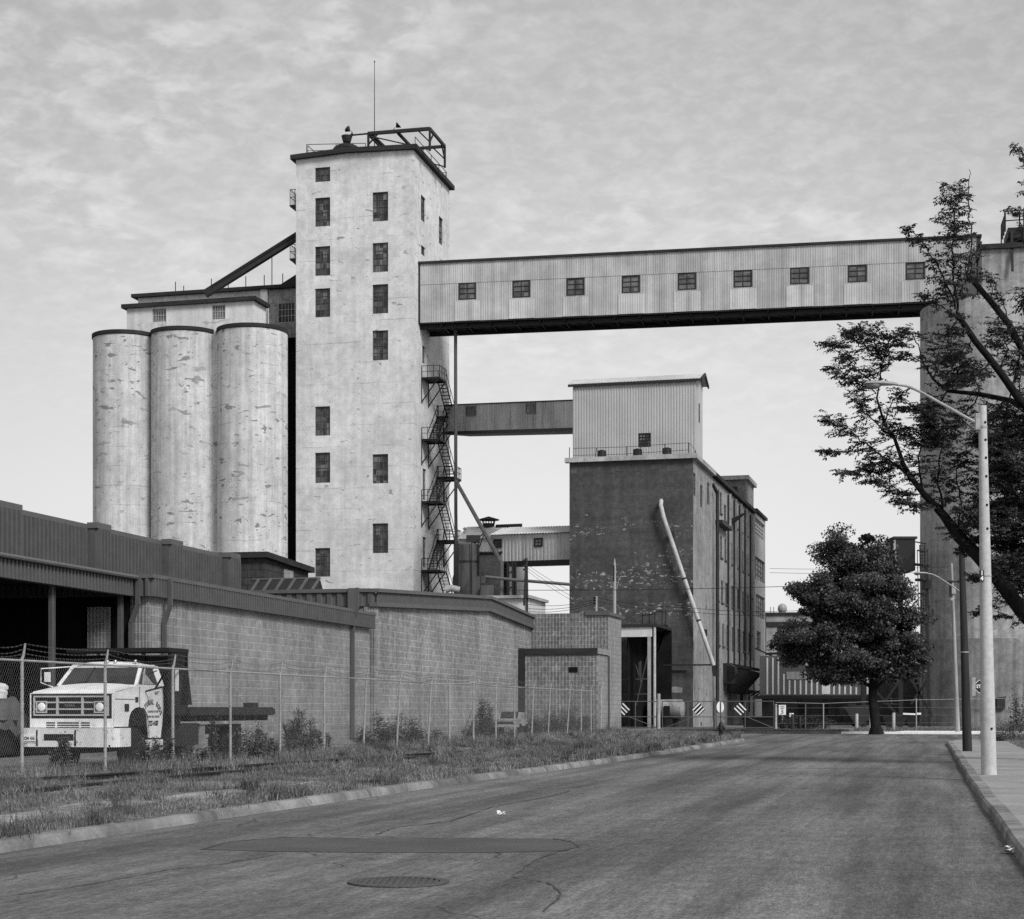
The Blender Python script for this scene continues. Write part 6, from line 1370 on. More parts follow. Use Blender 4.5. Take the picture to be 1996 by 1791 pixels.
p = PX(1198, HY, 125); p.z = .05; k = thing('utility_pole', 'slim white pole with small curved lamp rising behind the annexe', 'utility pole', loc=tuple(p)); Y = 125
b = MB(); b.tube([(0, 0, 0), PX(1198, 1100, Y)-p, PX(1198, 1088, Y)-p], [.15, .1, .03], 10); b.build('pole', M['wood_pale'], k, True); c = PX(1196.5, 1118, Y)-p; b = MB(); b.box(c.x-.06, c.x+.04, c.y-.16, c.y-.09, c.z-.55, c.z+.6); b.build('conduit', M['black'], k)
cobra(k, PX(1210, 1124, Y)-p, PX(1202, 1148, Y)-p, PX(1207, 1128, Y)-p, .42, M['galv'])
p = PX(1162, HY, 128); p.z = .05; k = thing('utility_pole', 'short pale pole carrying a bundle of cables behind the annexe roof', 'utility pole', loc=tuple(p))
b = MB(); b.tube([(0, 0, 0), PX(1162.5, 1162, 128)-p], [.12, .08], 8); b.build('pole', M['wood_pale'], k); b = MB()
for y in (1165, 1170, 1176): c = PX(1160, y, 128)-p; b.ellips((c.x-.05, c.y-.1, c.z), .12, .1, .08, 8, 5)
b.build('insulator', M['black'], k)
p = PX(1026, HY, 121); p.z = 9.0; k = thing('service_mast', 'dark wooden service mast with insulators above the cream building', 'utility pole', loc=tuple(p))
b = MB(); b.tube([PX(1027, 1166, 121)-p, PX(1025.5, 1088, 121)-p], .11, 8); b.build('pole', M['wood_dark'], k); b = MB(); b.tube([PX(1022, 1180, 120.5)-p, PX(1024, 1110, 120.8)-p], [.1, .05], 6)
for y in (1092, 1103, 1110): c = PX(1023, y, 120.9)-p; b.ellips(c, .14, .12, .08, 8, 5)
b.build('insulator', M['steel'], k)
# cables
def cable(pts, lab, r=.015, sag=.3, group=None):
    P = [PX(*q) for q in pts]; b = MB(); Q = []
    for p, q in zip(P, P[1:]):
        for k in range(12): t = k/12; c = p.lerp(q, t); c.z -= sag*4*t*(1-t); Q.append(c)
    Q.append(P[-1]); b.tube(Q, r, 4, False); o = b.build('overhead_cable', M['black']); tag(o, lab, 'cable', group)
cable([(2010, 590, 55), (1876, 1046, 63)], 'thick cable sloping down through elm branches to the dark lamp post', .03, .9)
cable([(990, 1150, 120), (1560, 1142, 120)], 'single long cable crossing the whole dark mill front', .02, .1); 
g_ = 'cables behind the annexe roof'
for i, (a, c) in enumerate((((1027, 1100, 121), (1118, 1155, 131)), ((1027, 1106, 121), (1118, 1164, 131)), ((1027, 1112, 121), (1118, 1172, 131)))): cable([a, c], ['upper', 'middle', 'lower'][i]+' of three thin cables falling from the service mast to the mill', .014, .1, 'thin cables below the tin gallery')
for i, y in enumerate((1176, 1184, 1190)): cable([(1030, y+2, 122), (1160, 1168+i*4, 128)], ['topmost', 'second', 'lowest'][i]+' slack cable running to the short pale pole behind the annexe', .016, .25, g_)
for i, y in enumerate((1165, 1172)): cable([(1163, y, 128), (1350, 1185+i*8, 128), (1560, 1190+i*8, 128)], ['upper', 'lower'][i]+' of the paired cables from the pale pole across the mill', .016, .15, 'paired cables across the mill')
for i, y in enumerate((1102, 1110)): cable([(1500, y+6, 118), (1856, y+2+i*2, 118)], ['upper', 'lower'][i]+' thin cable reaching the pale utility pole behind the tree', .012, .1, 'cables at the pale utility pole')

# ================= signs, hydrant, gates, bollards =================================================================
def poly_disc(n, r, rot=0.0, sx=1.0): return [(r*sx*math.cos(rot+2*math.pi*i/n), 0, r*math.sin(rot+2*math.pi*i/n)) for i in range(n)]
p = GP(1915, 1447, .13); Y = 78; p = PX(1913, HY, Y); p.z = .13; k = thing('stop_sign', 'octagonal stop sign half hidden behind the concrete lamp pole', 'sign', loc=tuple(p)); zc_ = PX(0, 1338, Y).z-.13
b = MB(); b.tube([(0, .06, 0), (0, .06, zc_+.3)], .03, 6); b.build('post', M['galv'], k); b = MB(); b.prism([(x, 0, z+zc_) for x, _, z in poly_disc(8, .325, math.pi/8)], (0, .02, 0)); pl = b.build('plate', M['steel'], k)
b = MB(); o1 = poly_disc(8, .318, math.pi/8); o2 = poly_disc(8, .295, math.pi/8)
for i in range(8): j = (i+1) % 8; b.quad((o1[i][0], -.003, o1[i][2]+zc_), (o1[j][0], -.003, o1[j][2]+zc_), (o2[j][0], -.003, o2[j][2]+zc_), (o2[i][0], -.003, o2[i][2]+zc_))
b.build('border', M['white'], pl); text('STOP', .21, M['white'], pl, (0, -.004, zc_), 'f', 'lettering', .006, .002, .9)
p = PX(1525, HY, 128); p.z = .09; k = thing('speed_limit_sign', 'small white SPEED LIMIT 5 sign standing by the gate', 'sign', loc=tuple(p)); zc_ = PX(0, 1383.5, 128).z-.09
b = MB(); b.box(-.26, .26, 0, .02, zc_-.36, zc_+.36); pl = b.build('plate', M['white'], k); b = MB(); b.tube([(0, .05, 0), (0, .05, zc_)], .035, 6); b.build('post', M['galv'], k)
text('SPEED', .15, M['ink'], pl, (0, -.004, zc_+.24), 'f', 'lettering', .003, .002, .85); text('LIMIT', .15, M['ink'], pl, (0, -.004, zc_+.09), 'f', 'lettering', .003, .002, .85); text('5', .36, M['ink'], pl, (0, -.004, zc_-.16), 'f', 'lettering', .012, .002)
p = PX(1543, HY, 129); p.z = .09; k = thing('notice_board', 'tiny white notice board low in the weeds beyond the gate', 'sign', loc=tuple(p)); zc_ = PX(0, 1393.5, 129).z-.09; b = MB(); b.box(-.16, .16, 0, .02, zc_-.14, zc_+.14); b.build('plate', M['white'], k); b = MB(); b.tube([(0, .03, 0), (0, .03, zc_)], .03, 5); b.build('post', M['steel'], k)
p = PX(1404, HY, 90.5); p.z = .11; k = thing('round_sign', 'round white sign on a thin post beside the hydrant', 'sign', loc=tuple(p)); zc_ = PX(0, 1378, 90.5).z-.11
b = MB(); b.prism([(x, 0, z+zc_) for x, _, z in poly_disc(24, .29, 0, .66)], (0, .02, 0)); b.build('plate', M['white'], k); b = MB(); b.tube([(.02, -.03, -.1), (.02, -.03, zc_+.3)], .025, 6); b.build('post', M['steel'], k)
p = GP(1405.5, 1437, .11); k = thing('fire_hydrant', 'dark fire hydrant standing on the grass tip of the verge', 'hydrant', loc=tuple(p))
b = MB(); b.lathe([(.17, -.05), (.17, .03), (.11, .05), (.105, .5), (.14, .52), (.14, .57), (.12, .6), (.1, .68), (.05, .74), (.035, .8), (0, .8)], n=18); b.build('barrel', M['black'], k, True)
b = MB(); b.lathe([(.075, -.2), (.075, .2)], (0, 0, .47), 12, 'x'); b.lathe([(.09, -.21), (.09, 0)], (0, 0, .45), 12, 'y'); b.build('nozzle', M['steel'], k, True)
b = MB(); b.tube([(.2, .1, .3), (.45, .1, .28), (.6, .1, .08), (.63, .1, -.1)], .03, 6); o = b.build('bent_pipe', M['steel']); o.location = p; tag(o, 'short bent pipe sticking from the ground right of the hydrant', 'pipe')
Gt = Fr(1284, 127.5-1.2, .236, .05)
def gate(x0, x1, lab, board, flip, diag):
    k = thing('tube_gate', lab, 'gate', Gt, group='tubular gates in front of the mill'); h = Gt.front((1284+1392)/2, 1367)[1]; zm2 = Gt.front(1300, 1397)[1]; b = MB(); r = .035
    for z in (.12, zm2, h): b.tube([(x0, 0, z), (x1, 0, z)], r, 6)
    for x in (x0, (x0+x1)/2+(.0), x1): b.tube([(x, 0, .05), (x, 0, h)], r, 6)
    b.tube([(diag[0], 0, zm2 if diag[2] else .12), (diag[1], 0, .12 if diag[2] else zm2)], r*.8, 6); b.build('frame', M['galv'] if False else M['brown_cap'], k)
    if board:
        c = Gt.front(board, 1382); b = MB(); s = .5; cx_, cz_ = c; b.prism([(cx_-s, -.06, cz_), (cx_, -.06, cz_-s), (cx_+s, -.06, cz_), (cx_, -.06, cz_+s)], (0, .03, 0)); bd = b.build('board', M['black'], k); b = MB()
        e1 = Vector((.7071, 0, .7071*flip)); e2 = Vector((-.7071*flip, 0, .7071)) 
        for t in (-.24, 0, .24): m = Vector((cx_, -.066, cz_))+e2*t; b.prism([m-e1*.35-e2*.05, m+e1*.35-e2*.05, m+e1*.35+e2*.05, m-e1*.35+e2*.05], (0, .005, 0))
        b.build('stripe', M['white'], bd)
G_ = lambda px: Gt.front(px, 1400)[0]
gate(G_(1196), G_(1281), 'tube gate with striped diamond board before the loading portal', 1216, -1, (G_(1225), G_(1280), True))
gate(G_(1291), G_(1391), 'tube gate with striped diamond board before the mill corner', 1362, 1, (G_(1298), G_(1352), False))
gate(G_(1397), G_(1508), 'tube gate with striped diamond board under the loading canopy', 1443, -1, (G_(1455), G_(1507), True))
for px, top_y, r, mat, lab in ((1284, 1352, .13, 'trim_conc', 'thick pale gate post between portal gate and mill corner gate'), (1394, 1360, .06, 'brown_cap', 'thin dark gate post near the round sign'), (1512.5, 1372, .09, 'trim_conc', 'pale gate post at the right end of the gates')):
    x, z = Gt.front(px, top_y); b = MB(); b.tube([(x, -.05, -.1), (x, -.05, z)], r, 10); o = b.build('gate_post', M[mat], None, True); o.location = Gt.o; o.rotation_euler = (0, 0, -Gt.a); tag(o, lab, 'post', 'gate posts')
k = thing('skip_container', 'long black low container behind the right hand gate', 'container', Gt); b = MB(); x0, x1 = G_(1444), G_(1507); z = Gt.front(1470, 1397)[1]; b.prism([(x0+.1, 1, .05), (x1-.1, 1, .05), (x1, 1, z), (x0, 1, z)], (0, 1.6, 0)); b.build('body', M['black'], k); b = MB(); b.box(x0-.05, x1+.05, .93, 1.0, z-.1, z+.03); b.build('rim', M['steel'], k)
b = MB(); b.box(G_(1498), G_(1524), 1.2, 2.4, .0, Gt.front(1500, 1396)[1]); 
for px, y0, y1, mat, lab in ((1545, 1392, 1424, 'steel', 'dark stubby bollard left of the dark one nearest the tree'), (1559, 1396, 1424, 'black', 'black bollard second from the gates'), (1670, 1391, 1424, 'trim_conc', 'pale bollard just left of the roadside tree'), (1742, 1389, 1423, 'trim_conc', 'pale bollard right of the roadside tree')):
    Y = 119; p = PX(px, HY, Y); h = PX(0, y0, Y).z-.09; b = MB(); b.lathe([(.11, -.1), (.11, h-.03), (.09, h)], n=12); o = b.build('bollard', M[mat], None, True); o.location = (p.x, p.y, .09); tag(o, lab, 'bollard', 'bollards across the cross street')
b = MB(); b.beam(GP(1545, 1421, .1)+Vector((-.25, 0, .1)), GP(1560, 1421, .1)+Vector((.2, 0, .1)), .12, .15)
k = thing('yard_fence', 'low wire fence with thin pale posts beyond the cross street', 'fence'); Yf = 124
for px, y0, m in ((1605, 1371, 'galv'), (1695.5, 1362, 'galv'), (1786, 1361, 'galv'), (1570, 1372, 'brown_cap'), (1972, 1361, 'trim_conc'), (1987, 1364, 'trim_conc')):
    p = PX(px, HY, Yf); b = MB(); b.tube([(p.x, Yf, 0), (p.x, Yf, PX(0, y0, Yf).z)], .045, 7); b.build('post', M[m], k)
b = MB()
for a, c in (((1512, 1369), (1605, 1371)), ((1605, 1371), (1786, 1364)), ((1786, 1364), (1972, 1361))): b.tube([PX(*a, Yf), PX(*c, Yf)], .018, 5)
for y in (1380, 1395, 1410): b.tube([PX(1512, y, Yf), PX(1972, y-2, Yf)], .004, 4)
b.tube([PX(1972, 1402, Yf), PX(1990, 1402, Yf)], .05, 6); b.build('rail', M['galv'], k)
b = MB(); c = sc0+Vector((-.6, -rr, 0)); pz_ = PX(1946, 1372, 141); b.box(pz_.x-.35, pz_.x+.3, 140.1, 140.6, pz_.z-.4, pz_.z+.45); b.prism([(pz_.x-.4, 140.05, pz_.z+.45), (pz_.x+.35, 140.05, pz_.z+.45), (pz_.x+.35, 140.05, pz_.z+.6), (pz_.x-.4, 140.05, pz_.z+.5)], (0, .5, 0)); o = b.build('meter_box', M['steel']); tag(o, 'small dark meter box fixed low on the great silo', 'box')
# ================= vegetation ====================================================================================
def rand_unit(n):
    v = nrng.normal(size=(n, 3)); return v/np.linalg.norm(v, axis=1)[:, None]
def leaves_np(C, D, N, ln, wd):
    """diamond leaves: centre C, long axis D, normal-ish N, length and width arrays"""
    S = np.cross(D, N); S /= np.linalg.norm(S, axis=1)[:, None]+1e-9; ln = ln[:, None]; wd = wd[:, None]; Nn = np.cross(S, D)
    base = C-D*ln*.5; tip = C+D*ln*.5-Nn*ln*.08; l = C+S*wd*.5-D*ln*.05+Nn*wd*.12; r = C-S*wd*.5-D*ln*.05+Nn*wd*.12
    V = np.stack([base, l, tip, r], 1).reshape(-1, 3); n = len(C); return V, np.arange(4*n).reshape(-1, 4)
def cloud(name, C, D, N, ln, wd, m, parent): v, f = leaves_np(C, D, N, ln, wd); return np_mesh(name, v, f, m, parent)

# --- near elm, trunk just outside the right edge ---------------------------------------------------------------
YE = 46.0
elm = thing('elm_tree', 'near elm with heavy dark leaning limbs and feathery leaves at right edge', 'tree')
sc_px = YE/F
def L(pts, dy=0.0, dy2=None):
    n = len(pts); return [PX(p[0], p[1], YE+dy+((dy2-dy)*i/(n-1) if dy2 is not None else 0)) for i, p in enumerate(pts)]
limbs = [
 (L([(2135, 1492), (2130, 1400), (2118, 1300), (2100, 1150), (2080, 1000), (2062, 850), (2048, 740), (2040, 600), (2030, 450)]), [26, 22, 21, 19, 16, 13, 10, 7, 4]),
 (L([(2120, 1320), (2060, 1262), (1996, 1196), (1945, 1128), (1905, 1082), (1868, 1045), (1839, 1004), (1800, 962), (1775, 930), (1760, 902), (1744, 855), (1724, 826), (1709, 776), (1716, 740)], 0, .8), [17, 16, 14.5, 13.5, 12.5, 11.5, 8.5, 6, 5, 4.2, 3.5, 2.6, 2, 1.2]),
 (L([(2062, 850), (1986, 777), (1951, 727), (1922, 690), (1901, 665), (1866, 612)], 0, -1.2), [10, 8, 7.2, 6.8, 6.2, 5.5]),
 (L([(2048, 740), (1996, 688), (1967, 632), (1930, 586), (1886, 535)], 0, .8), [9, 7.5, 6.6, 6, 5.2]),
 (L([(2060, 840), (1971, 781), (1909, 768), (1847, 762), (1819, 739), (1798, 706), (1790, 670)], .5, 2), [7, 5.5, 4.6, 3.4, 2.4, 1.6, 1]),
]
twl = [  # leafy shoots: pts, radius, leaf density, spread
 (L([(1866, 612), (1860, 561), (1857, 508), (1858, 458), (1860, 396), (1863, 366)], -1.2), 2.6, 1.25, .62),
 (L([(1864, 600), (1838, 540), (1812, 490), (1785, 455), (1762, 440)], -1.2), 2.0, .8, .33),
 (L([(1870, 580), (1893, 520), (1900, 470)], -1.0), 1.6, .7, .45),
 (L([(1886, 535), (1893, 491), (1890, 405), (1887, 372), (1889, 330)], .8), 2.0, .05, .2),
 (L([(1889, 405), (1880, 372), (1866, 358)], .8), .9, .1, .2),
 (L([(1840, 600), (1815, 590), (1800, 575)], -1), 1.4, 1.0, .4), (L([(1868, 615), (1855, 640), (1880, 650)], -1.2), 1.6, 1.2, .5),
 (L([(1775, 930), (1728, 896), (1695, 871), (1653, 838), (1612, 812)], .4), 2.6, 1.1, .55),
 (L([(1728, 896), (1690, 905), (1660, 918), (1640, 925)], .4), 1.5, .9, .45),
 (L([(1700, 872), (1660, 880), (1625, 883), (1604, 878)], .4), 1.4, .8, .35),
 (L([(1744, 855), (1712, 830), (1680, 790), (1668, 760)], .6), 2, 1.1, .5), (L([(1724, 826), (1740, 780), (1760, 760)], .6), 1.6, .9, .5),
 (L([(1716, 740), (1720, 700), (1700, 660), (1682, 638)], .9), 1.8, 1.5, .6), (L([(1719, 705), (1738, 665), (1750, 650)], .9), 1.4, 1.3, .55), (L([(1712, 750), (1668, 720), (1640, 680), (1620, 668)], .9), 1.5, 1.3, .5), (L([(1708, 765), (1672, 745), (1645, 735), (1625, 715)], .9), 1.3, 1.1, .45), (L([(1704, 690), (1672, 660), (1655, 645)], .9), 1.2, 1.2, .5),
 (L([(1800, 962), (1790, 900), (1797, 840), (1812, 800)], .5), 2.4, 1.1, .6), (L([(1839, 1004), (1828, 930), (1836, 870), (1815, 815)], .4), 2.6, 1.2, .6), (L([(1868, 1045), (1872, 980), (1862, 920), (1880, 880)], .3), 2.2, 1.0, .55),
 (L([(1830, 985), (1790, 985), (1755, 975), (1740, 955)], .2), 1.6, 1.1, .45), (L([(1800, 962), (1760, 960), (1720, 935), (1690, 940)], .2), 1.4, 1.0, .45),
 (L([(1790, 670), (1775, 650), (1762, 640)], 2), 1.3, .9, .45), (L([(1798, 706), (1768, 690), (1755, 700)], 2), 1.2, .9, .4), (L([(1819, 739), (1830, 690), (1845, 650)], 1.6), 1.6, 1.1, .6), (L([(1847, 762), (1870, 720), (1865, 680)], 1.2), 1.6, 1.2, .6), (L([(1847, 762), (1830, 790), (1790, 800), (1760, 792)], 1.5), 1.6, 1.1, .5),
 (L([(1909, 768), (1900, 730), (1880, 700)], 1), 1.6, 1.2, .6), (L([(1909, 768), (1880, 810), (1850, 830), (1835, 860)], .8), 1.8, 1.2, .6), (L([(1951, 727), (1965, 670), (1985, 640)], -.5), 1.8, .9, .6), (L([(1967, 632), (1955, 590), (1945, 560), (1925, 530)], .5), 1.4, .5, .35), (L([(1986, 777), (1990, 720), (1975, 690)], 0), 1.6, .9, .5),
 (L([(1930, 586), (1938, 555), (1930, 540)], .6), 1, .35, .3),
 (L([(1935, 706), (1900, 735), (1875, 745), (1850, 740)], -.8), 1.6, 1.2, .55), (L([(1915, 680), (1940, 650), (1950, 620)], -.6), 1.5, 1.0, .5), (L([(1895, 660), (1868, 690), (1840, 705)], -1), 1.4, 1.1, .5), (L([(1960, 780), (1935, 810), (1915, 840)], 0), 1.8, 1.4, .6), (L([(1744, 855), (1770, 830), (1785, 870)], .6), 1.4, 1.1, .45), (L([(1760, 902), (1715, 925), (1690, 915)], .6), 1.4, 1.0, .45), (L([(1868, 1045), (1905, 1000), (1920, 950), (1930, 900)], .6), 2, 1.5, .65), (L([(1996, 1196), (1990, 1140), (1975, 1100), (1990, 1060)], .5), 2, 1.6, .6), (L([(2040, 1000), (1995, 975), (1975, 985)], -.2), 2, 1.8, .7),
 (L([(2082, 1000), (2010, 935), (1968, 905), (1940, 868), (1925, 850)], -.6), 4, 2.0, .8), (L([(2085, 1040), (2010, 1000), (1968, 950), (1955, 900)], .8), 4, 2.2, .85), (L([(2090, 1080), (2010, 1040), (1960, 1010), (1930, 985)], -.4), 4, 2.2, .8), (L([(2095, 1130), (2020, 1090), (1975, 1070), (1945, 1050)], .6), 4, 2.2, .8), (L([(2100, 1180), (2030, 1130), (1990, 1110), (1950, 1085)], -1), 3, 2.0, .75), (L([(2080, 960), (2020, 880), (1990, 850), (1965, 830)], .4), 3.5, 2.0, .8), (L([(2070, 900), (2020, 840), (1990, 810), (1950, 805)], 1), 3.2, 1.8, .75),
 (L([(1975, 960), (1962, 937), (1957, 900), (1941, 867)], -1), 3, 1.2, .7), (L([(1985, 1040), (1940, 1030), (1905, 1010), (1880, 990)], -.8), 2, 1.4, .6), (L([(1960, 1060), (1920, 1050), (1895, 1058)], .4), 1.6, 1.2, .5),
 (L([(1945, 1128), (1925, 1135), (1905, 1128), (1888, 1120)], .5), 1.2, 1.0, .28), (L([(1905, 1082), (1885, 1080), (1870, 1068)], .6), 1, .9, .3), (L([(1960, 1150), (1935, 1180), (1912, 1185), (1905, 1200)], .4), 1.0, .9, .3), (L([(1996, 1196), (1985, 1215), (1965, 1200), (1945, 1202)], .2), 1, .8, .28), (L([(1990, 1150), (2000, 1140), (1970, 1125)], .5), 1, 1.4, .5),
 (L([(2040, 600), (2010, 400), (1996, 300), (1980, 288)], 0), 2, .25, .3), (L([(2040, 640), (2000, 480), (1985, 420), (1975, 405)], .5), 2, .35, .35), (L([(2048, 760), (2010, 620), (2000, 560)], .5), 2, 1.0, .5),
]
b = MB()
for pts, rs in limbs: b.tube(pts, [r*sc_px for r in rs], 10)
b.build('trunk', M['bark'], elm, True)
twb = MB(); LC, LD, LN, LL, LW = [], [], [], [], []
def leafrow(o, e, size, nrm_):
    d = (e-o); tl = d.length; d.normalize(); n = int(tl/.048)+2; side = 1; lat0 = d.cross(nrm_).normalized()
    for k in range(n):
        if rnd.random() < .12: continue
        c = o.lerp(e, (k+.7)/n); side = -side; ld = (d*rnd.uniform(.35, .8)+lat0*side*rnd.uniform(.6, 1)+Vector((0, 0, rnd.gauss(-.22, .28)))).normalized(); s_ = size*rnd.uniform(.6, 1.25)
        LC.append(c+ld*s_*.5); LD.append(ld); LN.append((nrm_+Vector((rnd.gauss(0, .35), rnd.gauss(0, .35), rnd.gauss(0, .35)))).normalized()); LL.append(s_); LW.append(s_*rnd.uniform(.48, .7))
def spray(o, d, L_):
    """a flat fan of twiglets, drooping at the tip, every twiglet carrying two rows of leaves"""
    nrm_ = Vector((rnd.gauss(0, .3), rnd.gauss(0, .3), 1)).normalized(); d = (d-nrm_*d.dot(nrm_)*.7).normalized(); e = o+d*L_+Vector((0, 0, -.1*L_*L_)); mid = o.lerp(e, .5)+Vector((rnd.gauss(0, .03), rnd.gauss(0, .03), .05*L_))
    twb.tube([o, mid, e], [.006, .0045, .002], 3, False); leafrow(mid, e, .09, nrm_); lat = d.cross(nrm_).normalized(); n = max(2, int(L_/.13)); sd = rnd.choice((1, -1))
    for k in range(n):
        u = .22+.7*k/n; c = o.lerp(mid, u*2) if u < .5 else mid.lerp(e, u*2-1); sd = -sd; l2 = L_*rnd.uniform(.25, .5)*(1.15-u)
        q = c+(d*.75+lat*sd*.8).normalized()*l2+Vector((0, 0, -.1*l2)); twb.tube([c, q], [.003, .002], 3, False); leafrow(c, q, .09, nrm_)
for pts, r, dens, spread in twl:
    P = []
    for p, q in zip(pts, pts[1:]):
        for k in range(5): t = k/5; c = p.lerp(q, t); P.append(c+Vector((rnd.gauss(0, .02), rnd.gauss(0, .05), rnd.gauss(0, .02))))
    P.append(pts[-1]); m = len(P); twb.tube(P, [max(.2, r*(1-.75*i/(m-1)))*sc_px for i in range(m)], 5)
    length = sum((q-p).length for p, q in zip(P, P[1:])); nt = int(length*37*dens)+1
    for _ in range(nt):
        t = rnd.random()**.75; i = min(m-2, int(t*(m-1))); o = P[i].lerp(P[i+1], rnd.random()); ax = (P[i+1]-P[i]).normalized()
        d = Vector((rnd.gauss(0, 1), rnd.gauss(0, 1), rnd.gauss(0, .28))); d = (d-ax*d.dot(ax)*.5+ax*rnd.uniform(.1, .7)).normalized()
        spray(o, d, spread*rnd.choice((.4, .6, .85, 1.1, 1.35))*(1-.3*t))
twb.build('branches', M['bark'], elm)
cloud('leaves', np.array(LC), np.array(LD), np.array(LN), np.array(LL), np.array(LW), M['leaf_elm'], elm)

# --- roadside maple ----------------------------------------------------------------------------------------------
p = GP(1707, 1428, .1); YM = p.y; ms = YM/F; maple = thing('maple_tree', 'dense round crowned dark maple on the far side of the junction', 'tree')
b = MB(); b.tube([PX(1708, 1431, YM), PX(1707, 1416, YM), PX(1701, 1362, YM), PX(1703, 1318, YM), PX(1690, 1250, YM), PX(1675, 1180, YM)], [16*ms, 10*ms, 8.4*ms, 8*ms, 5*ms, 3*ms], 14)
for pts, r0 in (([(1701, 1320), (1660, 1290), (1600, 1265), (1550, 1252)], 6), ([(1700, 1312), (1740, 1270), (1775, 1220)], 6), ([(1695, 1280), (1640, 1200), (1600, 1150)], 5), ([(1690, 1250), (1720, 1160), (1730, 1100)], 4.5), ([(1680, 1200), (1650, 1110), (1640, 1060)], 4), ([(1702, 1340), (1668, 1322), (1640, 1300)], 4.5), ([(1702, 1346), (1728, 1322), (1752, 1290)], 4), ([(1701, 1318), (1650, 1318), (1620, 1328), (1600, 1334)], 3), ([(1702, 1325), (1760, 1300), (1795, 1285)], 3)):
    P = [PX(x, y, YM+rnd.uniform(-1.2, 1.2)*(i > 0)) for i, (x, y) in enumerate(pts)]; b.tube(P, [r0*ms*(1-.75*i/(len(P)-1)) for i in range(len(P))], 7)
b.build('trunk', M['bark'], maple, True)
ell = [(1668, 1150, 96, 108, 95, 70), (1596, 1228, 92, 66, 80, 34), (1738, 1205, 72, 96, 75, 44), (1655, 1278, 112, 48, 95, 46), (1556, 1250, 48, 34, 45, 14), (1640, 1080, 45, 48, 45, 16), (1765, 1270, 48, 44, 45, 16), (1690, 1085, 50, 45, 45, 16), (1615, 1314, 34, 26, 28, 11), (1735, 1290, 60, 36, 50, 20), (1560, 1275, 40, 28, 40, 12), (1660, 1300, 60, 30, 50, 14), (1720, 1130, 50, 60, 50, 14), (1580, 1165, 45, 45, 45, 16), (1648, 1175, 78, 62, 60, 34), (1735, 1235, 62, 52, 55, 22), (1700, 1180, 60, 60, 40, 18)]
LC, LD, LN, LL, LW = [], [], [], [], []
for cx, cy, rx, ry, rd, nc in ell:
    for _ in range(nc):
        u = rand_unit(1)[0]; q = rnd.uniform(.62, 1.0) if rnd.random() < .82 else rnd.uniform(.2, .6)
        c = np.array(PX(cx+u[0]*rx*q, cy-u[2]*ry*q, YM+u[1]*rd*ms*q)); n = rnd.randint(170, 430); sx = rnd.uniform(.4, 1.05)
        o = rand_unit(n)*(nrng.random(n)**.45)[:, None]*np.array([sx, sx, sx*.55]); C = c+o; N = rand_unit(n)*.75+np.array([u[0]*.5, u[1]*.5-.1, .75]); N /= np.linalg.norm(N, axis=1)[:, None]
        D = np.cross(N, rand_unit(n)); D /= np.linalg.norm(D, axis=1)[:, None]+1e-9; D[:, 2] -= .25
        LC.append(C); LD.append(D); LN.append(N); s = nrng.uniform(.09, .19, n); LL.append(s); LW.append(s*nrng.uniform(.7, 1.0, n))
cloud('crown', np.vstack(LC), np.vstack(LD), np.vstack(LN), np.hstack(LL), np.hstack(LW), M['leaf_maple'], maple)

# --- weeds and shrubs along the fence ----------------------------------------------------------------------------
def leafy(name, lab, cat, base, h, w, n, ls, m, shape='bush', tilt=(0, 0), group=None):
    k = thing(name, lab, cat, loc=tuple(base), group=group); LC, LD, LN, LL = [], [], [], []; b = MB(); ns = max(1, int(w*9)) if shape != 'spire' else 3
    for s in range(ns):
        a = rnd.uniform(0, 6.28); rr = w*.5*math.sqrt(rnd.random()); hh = h*(1-.55*(rr/(w*.5+1e-6))**1.6)*rnd.uniform(.75, 1.0) if shape == 'bush' else h*rnd.uniform(.6, 1)
        if shape == 'wisp': hh = h*(1-.6*(rr/(w*.5+1e-6))**2)*rnd.uniform(.65, 1.05)
        if shape == 'cone': hh = h*(1-.85*rr/(w*.5+1e-6))*rnd.uniform(.85, 1)
        x0, y0 = rr*math.cos(a)*.6, rr*math.sin(a)*.6; x1, y1 = rr*math.cos(a)+tilt[0], rr*math.sin(a)+tilt[1]
        P = [Vector((x0, y0, -.05)), Vector((x0*.5+x1*.5, y0*.5+y1*.5, hh*.5)), Vector((x1, y1, hh))]; b.tube(P, [.012, .009, .004], 4, False)
        nl = max(6, int(n/ns))
        for i in range(nl):
            t = rnd.uniform(.08, 1); c = P[0].lerp(P[1], t*2) if t < .5 else P[1].lerp(P[2], t*2-1); a2 = rnd.uniform(0, 6.28); up = rnd.gauss(.25, .35) if shape != 'wisp' else rnd.gauss(1.2, .4)
            d = Vector((math.cos(a2), math.sin(a2), up)).normalized(); s_ = ls*rnd.uniform(.55, 1.25)*(1.15-.5*t); LC.append(c+d*(s_*.5+rnd.uniform(0, w*.12))); LD.append(d); LN.append(Vector((rnd.gauss(0, .5), rnd.gauss(0, .5), 1))); LL.append(s_)
    b.build('stem', M['bark'], k); LL = np.array(LL); cloud('foliage', np.array(LC), np.array(LD), np.array(LN), LL, LL*(.42 if shape != 'wisp' else .1), m, k); return k
def fb(px, off=.35): k = (px-CX)/F; Y = (17.83+1.027*off)/(.236-k); return Vector((k*Y, Y, .1))
W_ = M['leaf_weed']; S_ = M['leaf_shrub']
kinds_ = ['scrubby weed tuft', 'thin stalky weed', 'broad leaved weed', 'low tangled weed']
leafy('weed', 'leafy weed standing in front of the truck bumper', 'plant', fb(128, .35), 1.2, .5, 700, .16, W_, 'bush')
leafy('weed', 'weed clump growing against the front wheel of the truck', 'plant', fb(278, .12), 1.0, .6, 800, .14, W_)
leafy('weed', 'big leaved weed in front of the truck door sill', 'plant', fb(318, .12), .95, .55, 600, .17, W_)
